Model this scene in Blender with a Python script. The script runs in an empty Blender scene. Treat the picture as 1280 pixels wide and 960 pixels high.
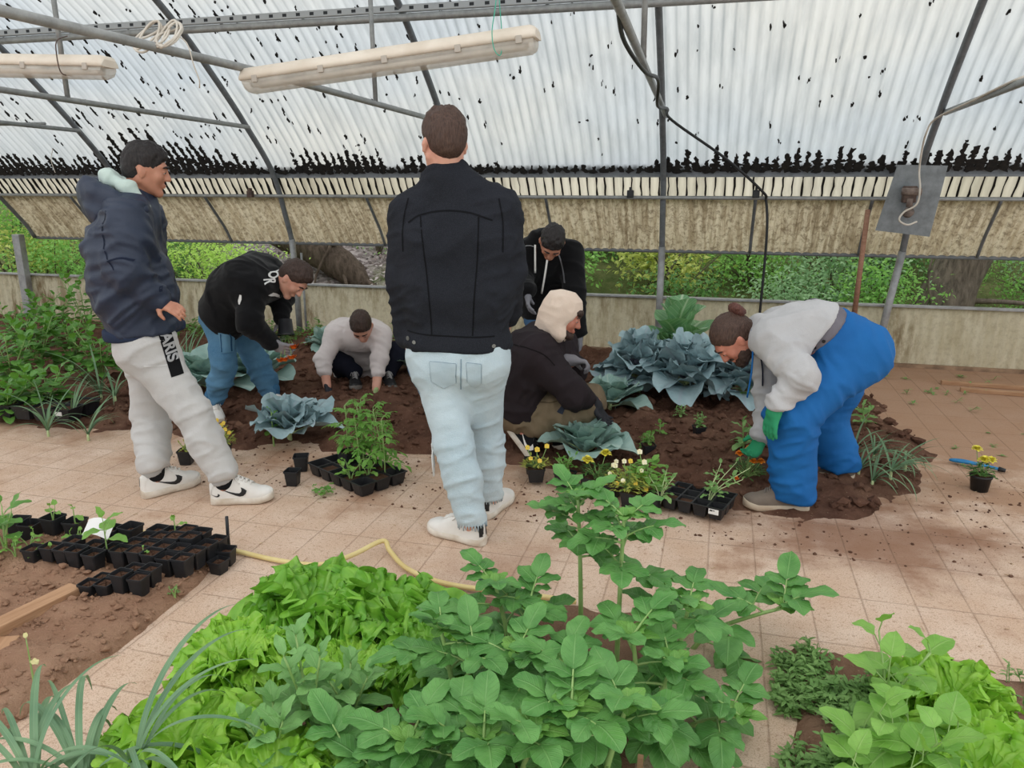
import bpy, math, random
import numpy as np
from mathutils import Vector, Matrix
from mathutils.bvhtree import BVHTree
R = math.radians
rnd = random.Random(7)
rng = np.random.default_rng(7)
COL = bpy.context.scene.collection
SC = bpy.context.scene
# ------------------------------------------------------------------ camera: world X runs along the greenhouse, Y across it
YAW, PITCH, CAM_H, FPX = R(15), R(14.6), 1.53, 960.0
cam_data = bpy.data.cameras.new('camera')
cam_data.lens = 36 * FPX / 1280
cam_data.sensor_width = 36
cam = bpy.data.objects.new('camera', cam_data)
COL.objects.link(cam)
cam.location = (0, 0, CAM_H)
cam.rotation_euler = (R(90) - PITCH, 0, YAW)
SC.camera = cam
SC.view_settings.view_transform = 'Standard'
SC.view_settings.look = 'None'
SC.view_settings.gamma = 1
SC.view_settings.use_curve_mapping = False
FWD = np.array([-math.sin(YAW), math.cos(YAW), 0.0])
RGT = np.array([math.cos(YAW), math.sin(YAW), 0.0])
UPV = np.array([0, 0, 1.0])

def ray(px, py):
    cx, cy = (px - 640) / FPX, (480 - py) / FPX
    return RGT * cx + FWD * (math.cos(PITCH) + cy * math.sin(PITCH)) + UPV * (-math.sin(PITCH) + cy * math.cos(PITCH))

def gp(px, py, z=0.0):
    """place on the level z that is seen at px, py"""
    d = ray(px, py)
    return d * ((z - CAM_H) / d[2]) + np.array([0, 0, CAM_H])

def pt(px, py, D):
    """place seen at px, py that is D metres ahead of the viewer"""
    d = ray(px, py)
    return d * (D / (d @ FWD)) + np.array([0, 0, CAM_H])

def py_(px, py, yv):
    d = ray(px, py)
    return d * (yv / d[1]) + np.array([0, 0, CAM_H])

def nrm(a):
    a = np.asarray(a, float)
    return a / (np.linalg.norm(a) + 1e-12)

def srgb(r, g, b):
    return tuple(((c / 255) / 12.92 if c / 255 <= 0.04045 else ((c / 255 + 0.055) / 1.055) ** 2.4) for c in (r, g, b))

# ------------------------------------------------------------------ objects
def tag(o, label=None, cat=None, group=None, kind=None):
    if label: o['label'] = label
    if cat: o['category'] = cat
    if group: o['group'] = group
    if kind: o['kind'] = kind
    return o

def empty(name, loc=(0, 0, 0), rz=0.0, label=None, cat=None, group=None):
    o = bpy.data.objects.new(name, None)
    o.empty_display_size = 0.1
    COL.objects.link(o)
    o.location = tuple(float(v) for v in loc)
    o.rotation_euler = (0, 0, rz)
    return tag(o, label, cat, group)

def copy_tree(o, parent=None):
    c = o.copy()
    COL.objects.link(c)
    if parent is not None:
        c.parent = parent
    for ch in list(o.children):
        copy_tree(ch, c)
    return c

class MB:
    """collects vertices, faces and per-vertex uv and links them as one mesh object"""
    def __init__(s):
        s.V, s.F, s.T, s.n = [], [], [], 0
    def add(s, v, faces, uv=None):
        v = np.asarray(v, float).reshape(-1, 3)
        s.V.append(v)
        if uv is None:
            uv = np.zeros((len(v), 2)) + 0.5
        s.T.append(np.asarray(uv, float).reshape(-1, 2))
        if isinstance(faces, np.ndarray):
            if len(faces): s.F.append(faces.astype(np.int64) + s.n)
        else:
            by = {}
            for f in faces:
                by.setdefault(len(f), []).append(f)
            for k, fs in by.items():
                s.F.append(np.array(fs, np.int64) + s.n)
        s.n += len(v)
    def build(s, name, mat, parent=None, smooth=True, origin=None):
        me = bpy.data.meshes.new(name)
        V = np.concatenate(s.V) if s.V else np.zeros((0, 3))
        T = np.concatenate(s.T) if s.T else np.zeros((0, 2))
        if origin is not None:
            V = V - np.asarray(origin, float)
        loops = np.concatenate([f.ravel() for f in s.F]).astype(np.int32)
        sizes = np.concatenate([np.full(len(f), f.shape[1], np.int32) for f in s.F])
        starts = np.concatenate([[0], np.cumsum(sizes)[:-1]]).astype(np.int32)
        me.vertices.add(len(V)); me.vertices.foreach_set('co', V.astype(np.float32).ravel())
        me.loops.add(len(loops)); me.loops.foreach_set('vertex_index', loops)
        me.polygons.add(len(sizes)); me.polygons.foreach_set('loop_start', starts)
        me.polygons.foreach_set('loop_total', sizes)
        me.polygons.foreach_set('use_smooth', np.full(len(sizes), bool(smooth)))
        uv = me.uv_layers.new(name='uv')
        uv.data.foreach_set('uv', T[loops].astype(np.float32).ravel())
        me.update(calc_edges=True)
        if mat is not None:
            me.materials.append(mat)
        o = bpy.data.objects.new(name, me)
        COL.objects.link(o)
        if parent is not None:
            o.parent = parent
        if origin is not None:
            o.location = tuple(float(v) for v in origin)
        return o
    # ---- shapes
    def box(s, lo, hi, M=None, bev=0.0):
        lo, hi = np.asarray(lo, float), np.asarray(hi, float)
        if bev <= 0:
            c = np.array([[x, y, z] for x in (0, 1) for y in (0, 1) for z in (0, 1)], float)
            v = lo + c * (hi - lo)
            f = np.array([[0, 1, 3, 2], [4, 6, 7, 5], [0, 4, 5, 1], [2, 3, 7, 6], [0, 2, 6, 4], [1, 5, 7, 3]])
        else:
            import bmesh
            bm = bmesh.new()
            bmesh.ops.create_cube(bm, size=1)
            for w in bm.verts:
                w.co = Vector(tuple((lo + hi) / 2 + np.array(w.co) * (hi - lo)))
            bmesh.ops.bevel(bm, geom=list(bm.edges), offset=bev, segments=2, affect='EDGES', profile=0.5)
            bm.verts.index_update()
            v = np.array([w.co for w in bm.verts])
            f = [[w.index for w in q.verts] for q in bm.faces]
            bm.free()
        if M is not None:
            v = xf(M, v)
        s.add(v, f)
        return s
    def tube(s, pts, r, n=8, cap=True, squash=None):
        pts = np.asarray(pts, float)
        m = len(pts)
        r = np.broadcast_to(np.asarray(r, float), (m,))
        t = np.gradient(pts, axis=0) if m > 2 else np.repeat([pts[1] - pts[0]], m, 0)
        t = t / (np.linalg.norm(t, axis=1, keepdims=True) + 1e-12)
        ref = np.array([0, 0, 1.0]) if abs(t[0][2]) < 0.9 else np.array([1.0, 0, 0])
        a = nrm(np.cross(t[0], ref))
        rows = []
        ang = np.linspace(0, 2 * np.pi, n, endpoint=False)
        for i in range(m):
            a = nrm(a - t[i] * (a @ t[i]))
            b = np.cross(t[i], a)
            rows.append(pts[i] + r[i] * (np.cos(ang)[:, None] * a + np.sin(ang)[:, None] * b * (squash or 1.0)))
        v = np.concatenate(rows)
        i, j = np.meshgrid(np.arange(m - 1), np.arange(n), indexing='ij')
        f = np.stack([i * n + j, i * n + (j + 1) % n, (i + 1) * n + (j + 1) % n, (i + 1) * n + j], -1).reshape(-1, 4)
        uv = np.stack([np.repeat(np.linspace(0, 1, m), n), np.tile(np.linspace(0, 1, n), m)], -1)
        s.add(v, f, uv)
        if cap:
            s.F.append(np.array([list(range(n))[::-1]]) + s.n - len(v))
            s.F.append(np.array([list(range((m - 1) * n, m * n))]) + s.n - len(v))
        return s
    def grid(s, P, uv=None, closed=False):
        """P: (m, n, 3) points"""
        m, n = P.shape[:2]
        jn = n if closed else n - 1
        i, j = np.meshgrid(np.arange(m - 1), np.arange(jn), indexing='ij')
        f = np.stack([i * n + j, i * n + (j + 1) % n, (i + 1) * n + (j + 1) % n, (i + 1) * n + j], -1).reshape(-1, 4)
        if uv is None:
            uv = np.stack(np.meshgrid(np.linspace(0, 1, m), np.linspace(0, 1, n), indexing='ij'), -1)
        s.add(P.reshape(-1, 3), f, np.asarray(uv).reshape(-1, 2))
        return s
    def lathe(s, prof, n=20, c=(0, 0, 0), M=None):
        prof = np.asarray(prof, float)
        a = np.linspace(0, 2 * np.pi, n, endpoint=False)
        P = np.stack([prof[:, 0][:, None] * np.cos(a), prof[:, 0][:, None] * np.sin(a), np.repeat(prof[:, 1][:, None], n, 1)], -1)
        if M is not None:
            P = xf(M, P.reshape(-1, 3)).reshape(P.shape)
        s.grid(P + np.asarray(c, float), closed=True)
        return s
    def ball(s, c, r, n=10, m=7, M=None):
        th = np.linspace(0, np.pi, m)
        a = np.linspace(0, 2 * np.pi, n, endpoint=False)
        P = np.stack([np.sin(th)[:, None] * np.cos(a), np.sin(th)[:, None] * np.sin(a), np.repeat(np.cos(th)[:, None], n, 1)], -1) * np.asarray(r, float)
        if M is not None:
            P = xf(M, P.reshape(-1, 3)).reshape(P.shape)
        s.grid(P + np.asarray(c, float), closed=True)
        return s

def xf(M, v):
    M = np.asarray(M, float)
    v = np.asarray(v, float)
    return v @ M[:3, :3].T + (M[:3, 3] if M.shape[1] > 3 else 0)

def rotz(a):
    c, s = math.cos(a), math.sin(a)
    return np.array([[c, -s, 0], [s, c, 0], [0, 0, 1.0]])

def rotx(a):
    c, s = math.cos(a), math.sin(a)
    return np.array([[1, 0, 0], [0, c, -s], [0, s, c]])

def roty(a):
    c, s = math.cos(a), math.sin(a)
    return np.array([[c, 0, s], [0, 1, 0], [-s, 0, c]])

def M34(rot, loc):
    return np.concatenate([np.asarray(rot, float), np.asarray(loc, float).reshape(3, 1)], 1)

def spline(pts, n=40):
    """Catmull-Rom through pts"""
    P = np.asarray(pts, float)
    P = np.concatenate([[2 * P[0] - P[1]], P, [2 * P[-1] - P[-2]]])
    k = len(P) - 3
    out = []
    for t in np.linspace(0, k - 1e-9, n):
        i = int(t); f = t - i
        a, b, c, d = P[i:i + 4]
        out.append(0.5 * ((2 * b) + (-a + c) * f + (2 * a - 5 * b + 4 * c - d) * f * f + (-a + 3 * b - 3 * c + d) * f ** 3))
    return np.array(out)

# ------------------------------------------------------------------ value noise on numpy points
_perm = rng.random(4096)
def vnoise(p):
    p = np.asarray(p, float)
    i = np.floor(p).astype(np.int64); f = p - i
    f = f * f * (3 - 2 * f)
    out = 0
    for dx in (0, 1):
        for dy in (0, 1):
            for dz in (0, 1):
                h = ((i[..., 0] + dx) * 73856093 ^ (i[..., 1] + dy) * 19349663 ^ (i[..., 2] + dz) * 83492791) & 4095
                w = (f[..., 0] if dx else 1 - f[..., 0]) * (f[..., 1] if dy else 1 - f[..., 1]) * (f[..., 2] if dz else 1 - f[..., 2])
                out = out + _perm[h] * w
    return out * 2 - 1

def fbm(p, o=4):
    p = np.asarray(p, float)
    s, a = 0, 1.0
    for k in range(o):
        s = s + a * vnoise(p * 2 ** k + 17.3 * k); a *= 0.5
    return s

# ------------------------------------------------------------------ materials
class NT:
    def __init__(s, name):
        s.m = bpy.data.materials.new(name)
        s.m.use_nodes = True
        s.t = s.m.node_tree
        s.t.nodes.clear()
        s.out = s.n('ShaderNodeOutputMaterial')
    def n(s, typ, **kw):
        o = s.t.nodes.new(typ)
        for k, v in kw.items():
            if k.startswith('i_'):
                o.inputs[k[2:].replace('_', ' ')].default_value = v
            elif k.startswith('k'):
                o.inputs[int(k[1:])].default_value = v
            else:
                setattr(o, k, v)
        return o
    def l(s, a, b):
        s.t.links.new(a, b)
    def val(s, x, inp):
        if hasattr(x, 'is_output'): s.l(x, inp)
        else: inp.default_value = x
    def math(s, op, a, b=0.0, c=None, clamp=False):
        o = s.n('ShaderNodeMath', operation=op, use_clamp=clamp)
        s.val(a, o.inputs[0]); s.val(b, o.inputs[1])
        if c is not None: s.val(c, o.inputs[2])
        return o.outputs[0]
    def mix(s, f, a, b):
        o = s.n('ShaderNodeMix', data_type='RGBA')
        s.val(f, o.inputs['Factor'])
        for x, i in ((a, 6), (b, 7)):
            if hasattr(x, 'is_output'): s.l(x, o.inputs[i])
            else: o.inputs[i].default_value = (*x[:3], 1)
        return o.outputs[2]
    def ramp(s, f, *stops):
        o = s.n('ShaderNodeValToRGB')
        e = o.color_ramp.elements
        while len(e) < len(stops): e.new(0.5)
        for k, (p, c) in enumerate(stops):
            e[k].position = p
            e[k].color = (c, c, c, 1) if not hasattr(c, '__len__') else (*c[:3], 1)
        s.val(f, o.inputs[0])
        return o.outputs[0]
    def obj(s):
        return s.n('ShaderNodeTexCoord').outputs['Object']
    def uvc(s):
        return s.n('ShaderNodeTexCoord').outputs['UV']
    def mapd(s, v, scale=(1, 1, 1), loc=(0, 0, 0), rot=(0, 0, 0)):
        o = s.n('ShaderNodeMapping')
        s.l(v, o.inputs[0])
        o.inputs['Scale'].default_value = scale; o.inputs['Location'].default_value = loc; o.inputs['Rotation'].default_value = rot
        return o.outputs[0]
    def noise(s, v, scale=5, detail=4, rough=0.5, dist=0.0):
        o = s.n('ShaderNodeTexNoise')
        if v is not None: s.l(v, o.inputs['Vector'])
        o.inputs['Scale'].default_value = scale; o.inputs['Detail'].default_value = detail
        o.inputs['Roughness'].default_value = rough; o.inputs['Distortion'].default_value = dist
        return o.outputs['Fac']
    def voro(s, v, scale=5, feature='F1', out='Distance'):
        o = s.n('ShaderNodeTexVoronoi', feature=feature)
        s.l(v, o.inputs['Vector']); o.inputs['Scale'].default_value = scale
        return o.outputs[out]
    def bump(s, h, strength=0.5, dist=0.01, normal=None):
        o = s.n('ShaderNodeBump')
        o.inputs['Strength'].default_value = strength; o.inputs['Distance'].default_value = dist
        s.l(h, o.inputs['Height'])
        if normal is not None: s.l(normal, o.inputs['Normal'])
        return o.outputs[0]
    def sep(s, v):
        o = s.n('ShaderNodeSeparateXYZ'); s.l(v, o.inputs[0]); return o.outputs
    def bsdf(s, color, rough=0.6, metal=0.0, normal=None, spec=0.5, sheen=0.0):
        o = s.n('ShaderNodeBsdfPrincipled')
        if hasattr(color, 'is_output'): s.l(color, o.inputs['Base Color'])
        else: o.inputs['Base Color'].default_value = (*color[:3], 1)
        s.val(rough, o.inputs['Roughness'])
        o.inputs['Metallic'].default_value = metal
        o.inputs['Specular IOR Level'].default_value = spec
        if sheen: o.inputs['Sheen Weight'].default_value = sheen
        if normal is not None: s.l(normal, o.inputs['Normal'])
        return o.outputs[0]
    def done(s, shader):
        s.l(shader, s.out.inputs['Surface'])
        return s.m
    def transl(s, sh, color, f, normal=None):
        t = s.n('ShaderNodeBsdfTranslucent')
        if hasattr(color, 'is_output'): s.l(color, t.inputs['Color'])
        else: t.inputs['Color'].default_value = (*color[:3], 1)
        m = s.n('ShaderNodeMixShader'); s.val(f, m.inputs[0]); s.l(sh, m.inputs[1]); s.l(t.outputs[0], m.inputs[2])
        return m.outputs[0]

def plain(name, c1, c2=None, scale=8, rough=0.6, metal=0.0, bump=0.0, bscale=60, spec=0.5, stretch=(1, 1, 1), detail=4):
    t = NT(name)
    v = t.mapd(t.obj(), stretch)
    c = c1
    if c2 is not None:
        c = t.mix(t.ramp(t.noise(v, scale, detail), (0.35, 0.0), (0.65, 1.0)), c1, c2)
    nb = t.bump(t.noise(v, bscale, 3), bump, 0.004) if bump else None
    return t.done(t.bsdf(c, rough, metal, nb, spec))

def cloth(name, c1, c2, weave=900, rough=0.9, spec=0.15, scale=5, sheen=0.0, bump=0.25, fade=None):
    """woven cloth: two tones in soft patches, a fine weave in the bump"""
    t = NT(name)
    v = t.obj()
    c = t.mix(t.ramp(t.noise(v, scale, 5, 0.6), (0.3, 0.0), (0.7, 1.0)), c1, c2)
    if fade is not None:
        c = t.mix(t.ramp(t.noise(v, 420, 2), (0.45, 0.0), (0.75, 0.7)), c, fade)
    h = t.math('ADD', t.math('MULTIPLY', t.noise(v, 26, 4, 0.6), 2.0), t.noise(v, weave * 0.3, 2))
    return t.done(t.bsdf(c, rough, 0.0, t.bump(h, bump, 0.006), spec, sheen))
# ================================================================== world, light
w = bpy.data.worlds.new('overcast_sky')
SC.world = w
w.use_nodes = True
wt = w.node_tree
wt.nodes.clear()
wo = wt.nodes.new('ShaderNodeOutputWorld')
bg = wt.nodes.new('ShaderNodeBackground')
tc = wt.nodes.new('ShaderNodeTexCoord')
sx = wt.nodes.new('ShaderNodeSeparateXYZ')
rp = wt.nodes.new('ShaderNodeValToRGB')
wt.links.new(tc.outputs['Generated'], sx.inputs[0])
wt.links.new(sx.outputs[2], rp.inputs[0])
rp.color_ramp.elements[0].position = 0.0
rp.color_ramp.elements[0].color = (0.62, 0.66, 0.68, 1)
rp.color_ramp.elements[1].position = 0.6
rp.color_ramp.elements[1].color = (1.0, 1.0, 0.99, 1)
wt.links.new(rp.outputs[0], bg.inputs[0])
bg.inputs[1].default_value = 1.0
wt.links.new(bg.outputs[0], wo.inputs[0])
SC.view_settings.exposure = 0.68

# ================================================================== structure materials
def steel(name, c, rough=0.45, metal=0.5):
    t = NT(name)
    v = t.obj()
    n = t.noise(v, 14, 5, 0.65)
    col = t.mix(t.ramp(n, (0.35, 0.0), (0.7, 1.0)), c, tuple(x * 0.62 for x in c))
    return t.done(t.bsdf(col, rough, metal, t.bump(t.noise(v, 90, 2), 0.15, 0.003), 0.4))
M_GALV = steel('galvanised_steel', srgb(170, 171, 172), 0.45, 0.3)
M_DARK = steel('dark_steel', srgb(126, 130, 134), 0.5, 0.2)
M_PIPE = steel('pipe_steel', srgb(164, 165, 163), 0.45, 0.3)
M_RUST = plain('rusty_iron', srgb(104, 84, 74), srgb(70, 56, 52), 30, 0.85, 0.1, 0.4)

def slotted():
    t = NT('slotted_steel')
    v = t.obj()
    x = t.sep(v)[0]; z = t.sep(v)[2]
    fx = t.math('FRACT', t.math('MULTIPLY', x, 9.0))
    m = t.math('MULTIPLY', t.math('LESS_THAN', fx, 0.3), t.math('LESS_THAN', t.math('ABSOLUTE', t.math('SUBTRACT', z, 2.729)), 0.011))
    c = t.mix(m, srgb(168, 170, 170), srgb(40, 42, 44))
    return t.done(t.bsdf(c, 0.5, 0.4))
M_SLOT = slotted()

def sheet_mat(name, base, groove, dark, streak, fglow=0.85, rough=0.4):
    """ribbed greenhouse sheet: light comes through it, grooves are darkened in colour for rib shading and dirt, stains lie over it"""
    t = NT(name)
    v = t.obj()
    xyz = t.sep(v)
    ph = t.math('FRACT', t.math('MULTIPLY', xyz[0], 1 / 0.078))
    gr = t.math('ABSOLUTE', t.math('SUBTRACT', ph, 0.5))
    gm = t.ramp(gr, (0.30, 0.0), (0.5, 1.0))  # groove mask: paints the shading of the ribs along with groove dirt
    n1 = t.noise(t.mapd(v, (9, 1.6, 1.6)), 1.5, 5, 0.6)
    n2 = t.noise(t.mapd(v, (0.5, 0.8, 0.8)), 1.0, 3, 0.5)
    c = t.mix(t.ramp(n2, (0.35, 0.0), (0.65, 1.0)), base[0], base[1])
    c = t.mix(t.math('MULTIPLY', t.ramp(n1, (0.42, 0.0), (0.7, 1.0)), streak), c, dark)
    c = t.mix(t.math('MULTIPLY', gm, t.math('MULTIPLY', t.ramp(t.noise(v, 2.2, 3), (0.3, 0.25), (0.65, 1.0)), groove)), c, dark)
    p = t.bsdf(c, rough, 0.0, None, 0.3)
    return t.done(t.transl(p, c, fglow))
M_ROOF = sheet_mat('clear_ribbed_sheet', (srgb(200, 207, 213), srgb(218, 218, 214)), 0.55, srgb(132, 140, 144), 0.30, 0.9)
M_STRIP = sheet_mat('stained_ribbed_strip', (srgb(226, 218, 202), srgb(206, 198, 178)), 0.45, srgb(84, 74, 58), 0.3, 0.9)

def panel_mat(name, a, b, c_st, low, freq=10, glow=0.6, sp=0.7):
    t = NT(name)
    v = t.obj()
    n1 = t.noise(t.mapd(v, (freq * 1.6, 1, 2.0)), 1.6, 6, 0.7)
    n2 = t.noise(v, 22, 5, 0.75)
    n3 = t.noise(t.mapd(v, (1.3, 1, 0.8)), 1.2, 3)
    z = t.sep(v)[2]
    c = t.mix(t.ramp(n1, (0.4, 0.0), (0.62, 1.0)), a, b)
    c = t.mix(t.math('MULTIPLY', t.ramp(n2, (0.48, 0.0), (0.62, 1.0)), sp), c, c_st)
    c = t.mix(t.math('MULTIPLY', t.math('MULTIPLY', t.ramp(n3, (0.42, 0.0), (0.62, 1.0)), t.ramp(n1, (0.45, 0.0), (0.6, 1.0))), low), c, c_st)
    p = t.bsdf(c, 0.7, 0.0, t.bump(n2, 0.3, 0.004), 0.2)
    return t.done(t.transl(p, c, glow))
M_PANEL = panel_mat('grimy_side_sheet', srgb(206, 194, 168), srgb(174, 158, 130), srgb(108, 92, 70), 0.55, 10, 0.6, 0.7)
M_LOW = panel_mat('weathered_wall_sheet', srgb(218, 208, 184), srgb(202, 190, 162), srgb(128, 106, 76), 0.85, 5, 0.35, 0.22)

# ================================================================== arch geometry (y = across, z = up)
ARCH = np.array([(7.03, 0.0), (7.03, 0.5), (7.02, 0.9), (6.92, 1.22), (6.74, 1.64), (6.36, 2.04), (5.99, 2.37), (5.55, 2.72), (5.0, 3.04), (4.2, 3.36), (3.3, 3.55), (2.4, 3.6),
                 (1.5, 3.55), (0.6, 3.36), (-0.2, 3.04), (-0.75, 2.72)])
arc = spline(ARCH, 150)
d_ = np.gradient(arc, axis=0)
n_ = np.stack([d_[:, 1], -d_[:, 0]], 1)
n_ /= np.linalg.norm(n_, axis=1, keepdims=True)          # outward (away from the inside)
PITCHC = 0.078

def ribbed(name, mat, prof, u0, u1, amp=0.009, off=0.0, step=6):
    """prof: (k, 2) profile points across; ribs run along the profile"""
    us = np.arange(u0, u1, PITCHC / step)
    d = np.gradient(prof, axis=0)
    nn = np.stack([d[:, 1], -d[:, 0]], 1)
    nn /= np.linalg.norm(nn, axis=1, keepdims=True)
    wv = -np.cos(us / PITCHC * 2 * np.pi) * amp + off
    P = np.zeros((len(us), len(prof), 3))
    P[:, :, 0] = us[:, None]
    P[:, :, 1] = prof[None, :, 0] + wv[:, None] * nn[None, :, 0]
    P[:, :, 2] = prof[None, :, 1] + wv[:, None] * nn[None, :, 1]
    m = MB(); m.grid(P)
    return tag(m.build(name, mat), kind='structure')

k0 = int(np.argmin(np.abs(arc[:, 1] - 1.62) + (arc[:, 0] < 5) * 9))
roof_prof = arc[k0:]
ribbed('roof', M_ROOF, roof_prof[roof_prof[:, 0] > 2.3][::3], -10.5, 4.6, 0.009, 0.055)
strip_prof = spline([(7.00, 1.38), (6.91, 1.52), (6.82, 1.66)], 6)
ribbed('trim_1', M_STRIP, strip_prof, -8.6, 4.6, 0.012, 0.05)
side_prof = spline([(7.36, 0.93), (7.27, 1.07), (7.14, 1.22), (6.96, 1.42)], 14)
ribbed('wall_side_upper', M_PANEL, side_prof, -7.72, 4.6, 0.012, 0.0)
low_prof = np.array([(7.14, -0.02), (7.14, 0.18), (7.14, 0.36), (7.14, 0.52)])
ribbed('wall_side_lower', M_LOW, low_prof, -9.5, 4.6, 0.006, 0.0, 6)
m = MB(); m.box((-9.5, 7.10, 0.515), (4.6, 7.17, 0.535), bev=0.004)
tag(m.build('trim_2', M_GALV, smooth=False), kind='structure')
m = MB(); m.box((-9.5, 7.09, 0.0), (4.6, 7.13, 0.03))
tag(m.build('baseboard_side', plain('base_rail', srgb(170, 140, 112), srgb(120, 96, 76), 9, 0.8), smooth=False), kind='structure')
m = MB(); m.tube([(-7.72, 7.36, 0.925), (4.6, 7.36, 0.925)], 0.017, 10)
tag(m.build('trim_3', M_DARK), kind='structure')
# the eaves channel
m = MB()
m.box((-10, 6.83, 1.60), (4.6, 6.90, 1.675), bev=0.006)
m.box((-10, 6.815, 1.585), (4.6, 6.86, 1.605))
tag(m.build('trim_4', M_DARK, smooth=False), kind='structure')
m = MB()
m.box((-10, 6.80, 1.678), (4.6, 6.85, 1.705), bev=0.004)
tag(m.build('trim_5', plain('dark_gutter_lip', srgb(46, 44, 40), srgb(30, 29, 27), 25, 0.9), smooth=False), kind='structure')  # near-black strip along the top of the eaves channel

# ribs, each a post that bends into the arch
RIBS = [-6.0, -4.17, -2.3, -0.5, 1.45, 3.3]
for k, u in enumerate(RIBS):
    kz = int(np.argmin(np.abs(arc[:, 1] - 0.98) + (arc[:, 0] < 5) * 9))
    up = arc[kz:-8]
    P = np.stack([np.full(len(up), u), up[:, 0], up[:, 1]], 1)
    foot_u = u - (0.11 if k == 4 else 0.0)
    m = MB(); m.tube(P, 0.026, 10)
    tag(m.build('arch_beam', M_DARK), kind='structure')
    m = MB(); m.tube([(foot_u, 7.035, -0.02), (foot_u + (u - foot_u) * 0.5, 7.03, 0.5), (u, P[0][1], P[0][2] + 0.02)], 0.031, 12)
    tag(m.build('arch_column', M_GALV), kind='structure')
# end post beside the open end
m = MB(); m.box((-7.72, 7.03, -0.02), (-7.62, 7.11, 0.98), bev=0.006)
tag(m.build('end_column', M_GALV, smooth=False), kind='structure')
m = MB()
ee = spline([(7.36, 0.93), (7.27, 1.07), (7.14, 1.22), (6.96, 1.42), (6.74, 1.66)], 14)
m.tube(np.stack([np.full(len(ee), -7.72), ee[:, 0] - 0.02, ee[:, 1]], 1), 0.022, 8)
tag(m.build('end_trim', M_DARK), kind='structure')
# tie bars across each arch, and their hangers
for k, u in enumerate(RIBS[:5]):
    y0, z0 = (6.36, 2.03) if k != 3 else (6.34, 2.05)
    m = MB(); m.tube([(u + 0.03, y0, z0 - 0.01), (u + 0.03, 3.6, 2.07 if k != 3 else 2.23), (u + 0.03, 0.2, 2.06 if k != 3 else 2.42)], 0.019 if k < 3 else 0.021, 10)
    tag(m.build('tie_beam', M_PIPE), kind='structure')
for (u, y, zb, zt, r) in [(-4.17, 4.35, 2.06, 3.3, 0.016), (-2.3, 4.98, 2.04, 3.02, 0.016), (-0.5, 4.5, 2.18, 3.22, 0.016)]:
    m = MB(); m.tube([(u + 0.03, y, zb), (u + 0.02, y, zt)], r, 8)
    tag(m.build('hanger_beam', M_PIPE), kind='structure')
m = MB(); m.tube([(-6.0, 6.0, 2.06), (-10, 6.0, 2.09)], 0.014, 8)
tag(m.build('tie_beam', M_PIPE), kind='structure')
# long rail under the arches: a pipe and a slotted channel
m = MB(); m.tube([(-10, 5.52, 2.672), (4.6, 5.52, 2.672)], 0.027, 12)
tag(m.build('long_beam', M_PIPE), kind='structure')
m = MB(); m.box((-10, 5.50, 2.705), (4.6, 5.54, 2.752), bev=0.004)
tag(m.build('slotted_beam', M_SLOT, smooth=False), kind='structure')
# roller pipe of the side sheet and the dark straps that hold the sheet
m = MB(); m.tube([(-9.5, 6.80, 1.418), (4.6, 6.80, 1.418)], 0.016, 10)
tag(m.build('roller_beam', M_PIPE), kind='structure')
for u in (-6.77, -5.1, -3.31, -1.55, 0.26, 1.17, 2.1, 3.8):
    m = MB()
    sp = side_prof
    m.tube(np.stack([np.full(len(sp), u), sp[:, 0] - 0.018, sp[:, 1]], 1), 0.014, 8)
    tag(m.build('strap_trim', M_DARK), kind='structure')

# leaf litter and moss lying in the grooves of the roof
M_DIRT = plain('roof_dirt', srgb(38, 34, 30), srgb(22, 20, 19), 40, 0.95)
seg = np.concatenate([[0], np.cumsum(np.linalg.norm(np.diff(roof_prof, axis=0), axis=1))])
rn = np.stack([np.gradient(roof_prof[:, 1]), -np.gradient(roof_prof[:, 0])], 1)
rn /= np.linalg.norm(rn, axis=1, keepdims=True)
def roof_at(u, s):
    y = np.interp(s, seg, roof_prof[:, 0]); z = np.interp(s, seg, roof_prof[:, 1])
    ny = np.interp(s, seg, rn[:, 0]); nz = np.interp(s, seg, rn[:, 1])
    o = 0.040
    return np.array([u, y + ny * o, z + nz * o]), np.array([0, ny, nz]), np.array([0, -nz, ny])
m = MB()
def speck(u, s, l, wd):
    """ragged flake drawn out along the groove"""
    c, n, t = roof_at(u, s)
    k = rnd.randint(7, 11)
    pts = []
    for i in range(k):
        a = i / k * 2 * math.pi
        rr = rnd.uniform(0.35, 1.35)
        pts.append(c + np.array([1.0, 0, 0]) * math.cos(a) * wd * rr + t * math.sin(a) * l * rr)
    top = [p + n * 0.006 for p in pts]
    bot = [c + (p - c) * 0.9 - n * 0.006 for p in pts]
    f = [list(range(k)), list(range(2 * k - 1, k - 1, -1))] + [[i, i + k, (i + 1) % k + k, (i + 1) % k] for i in range(k)]
    m.add(top + bot, f)
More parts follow.
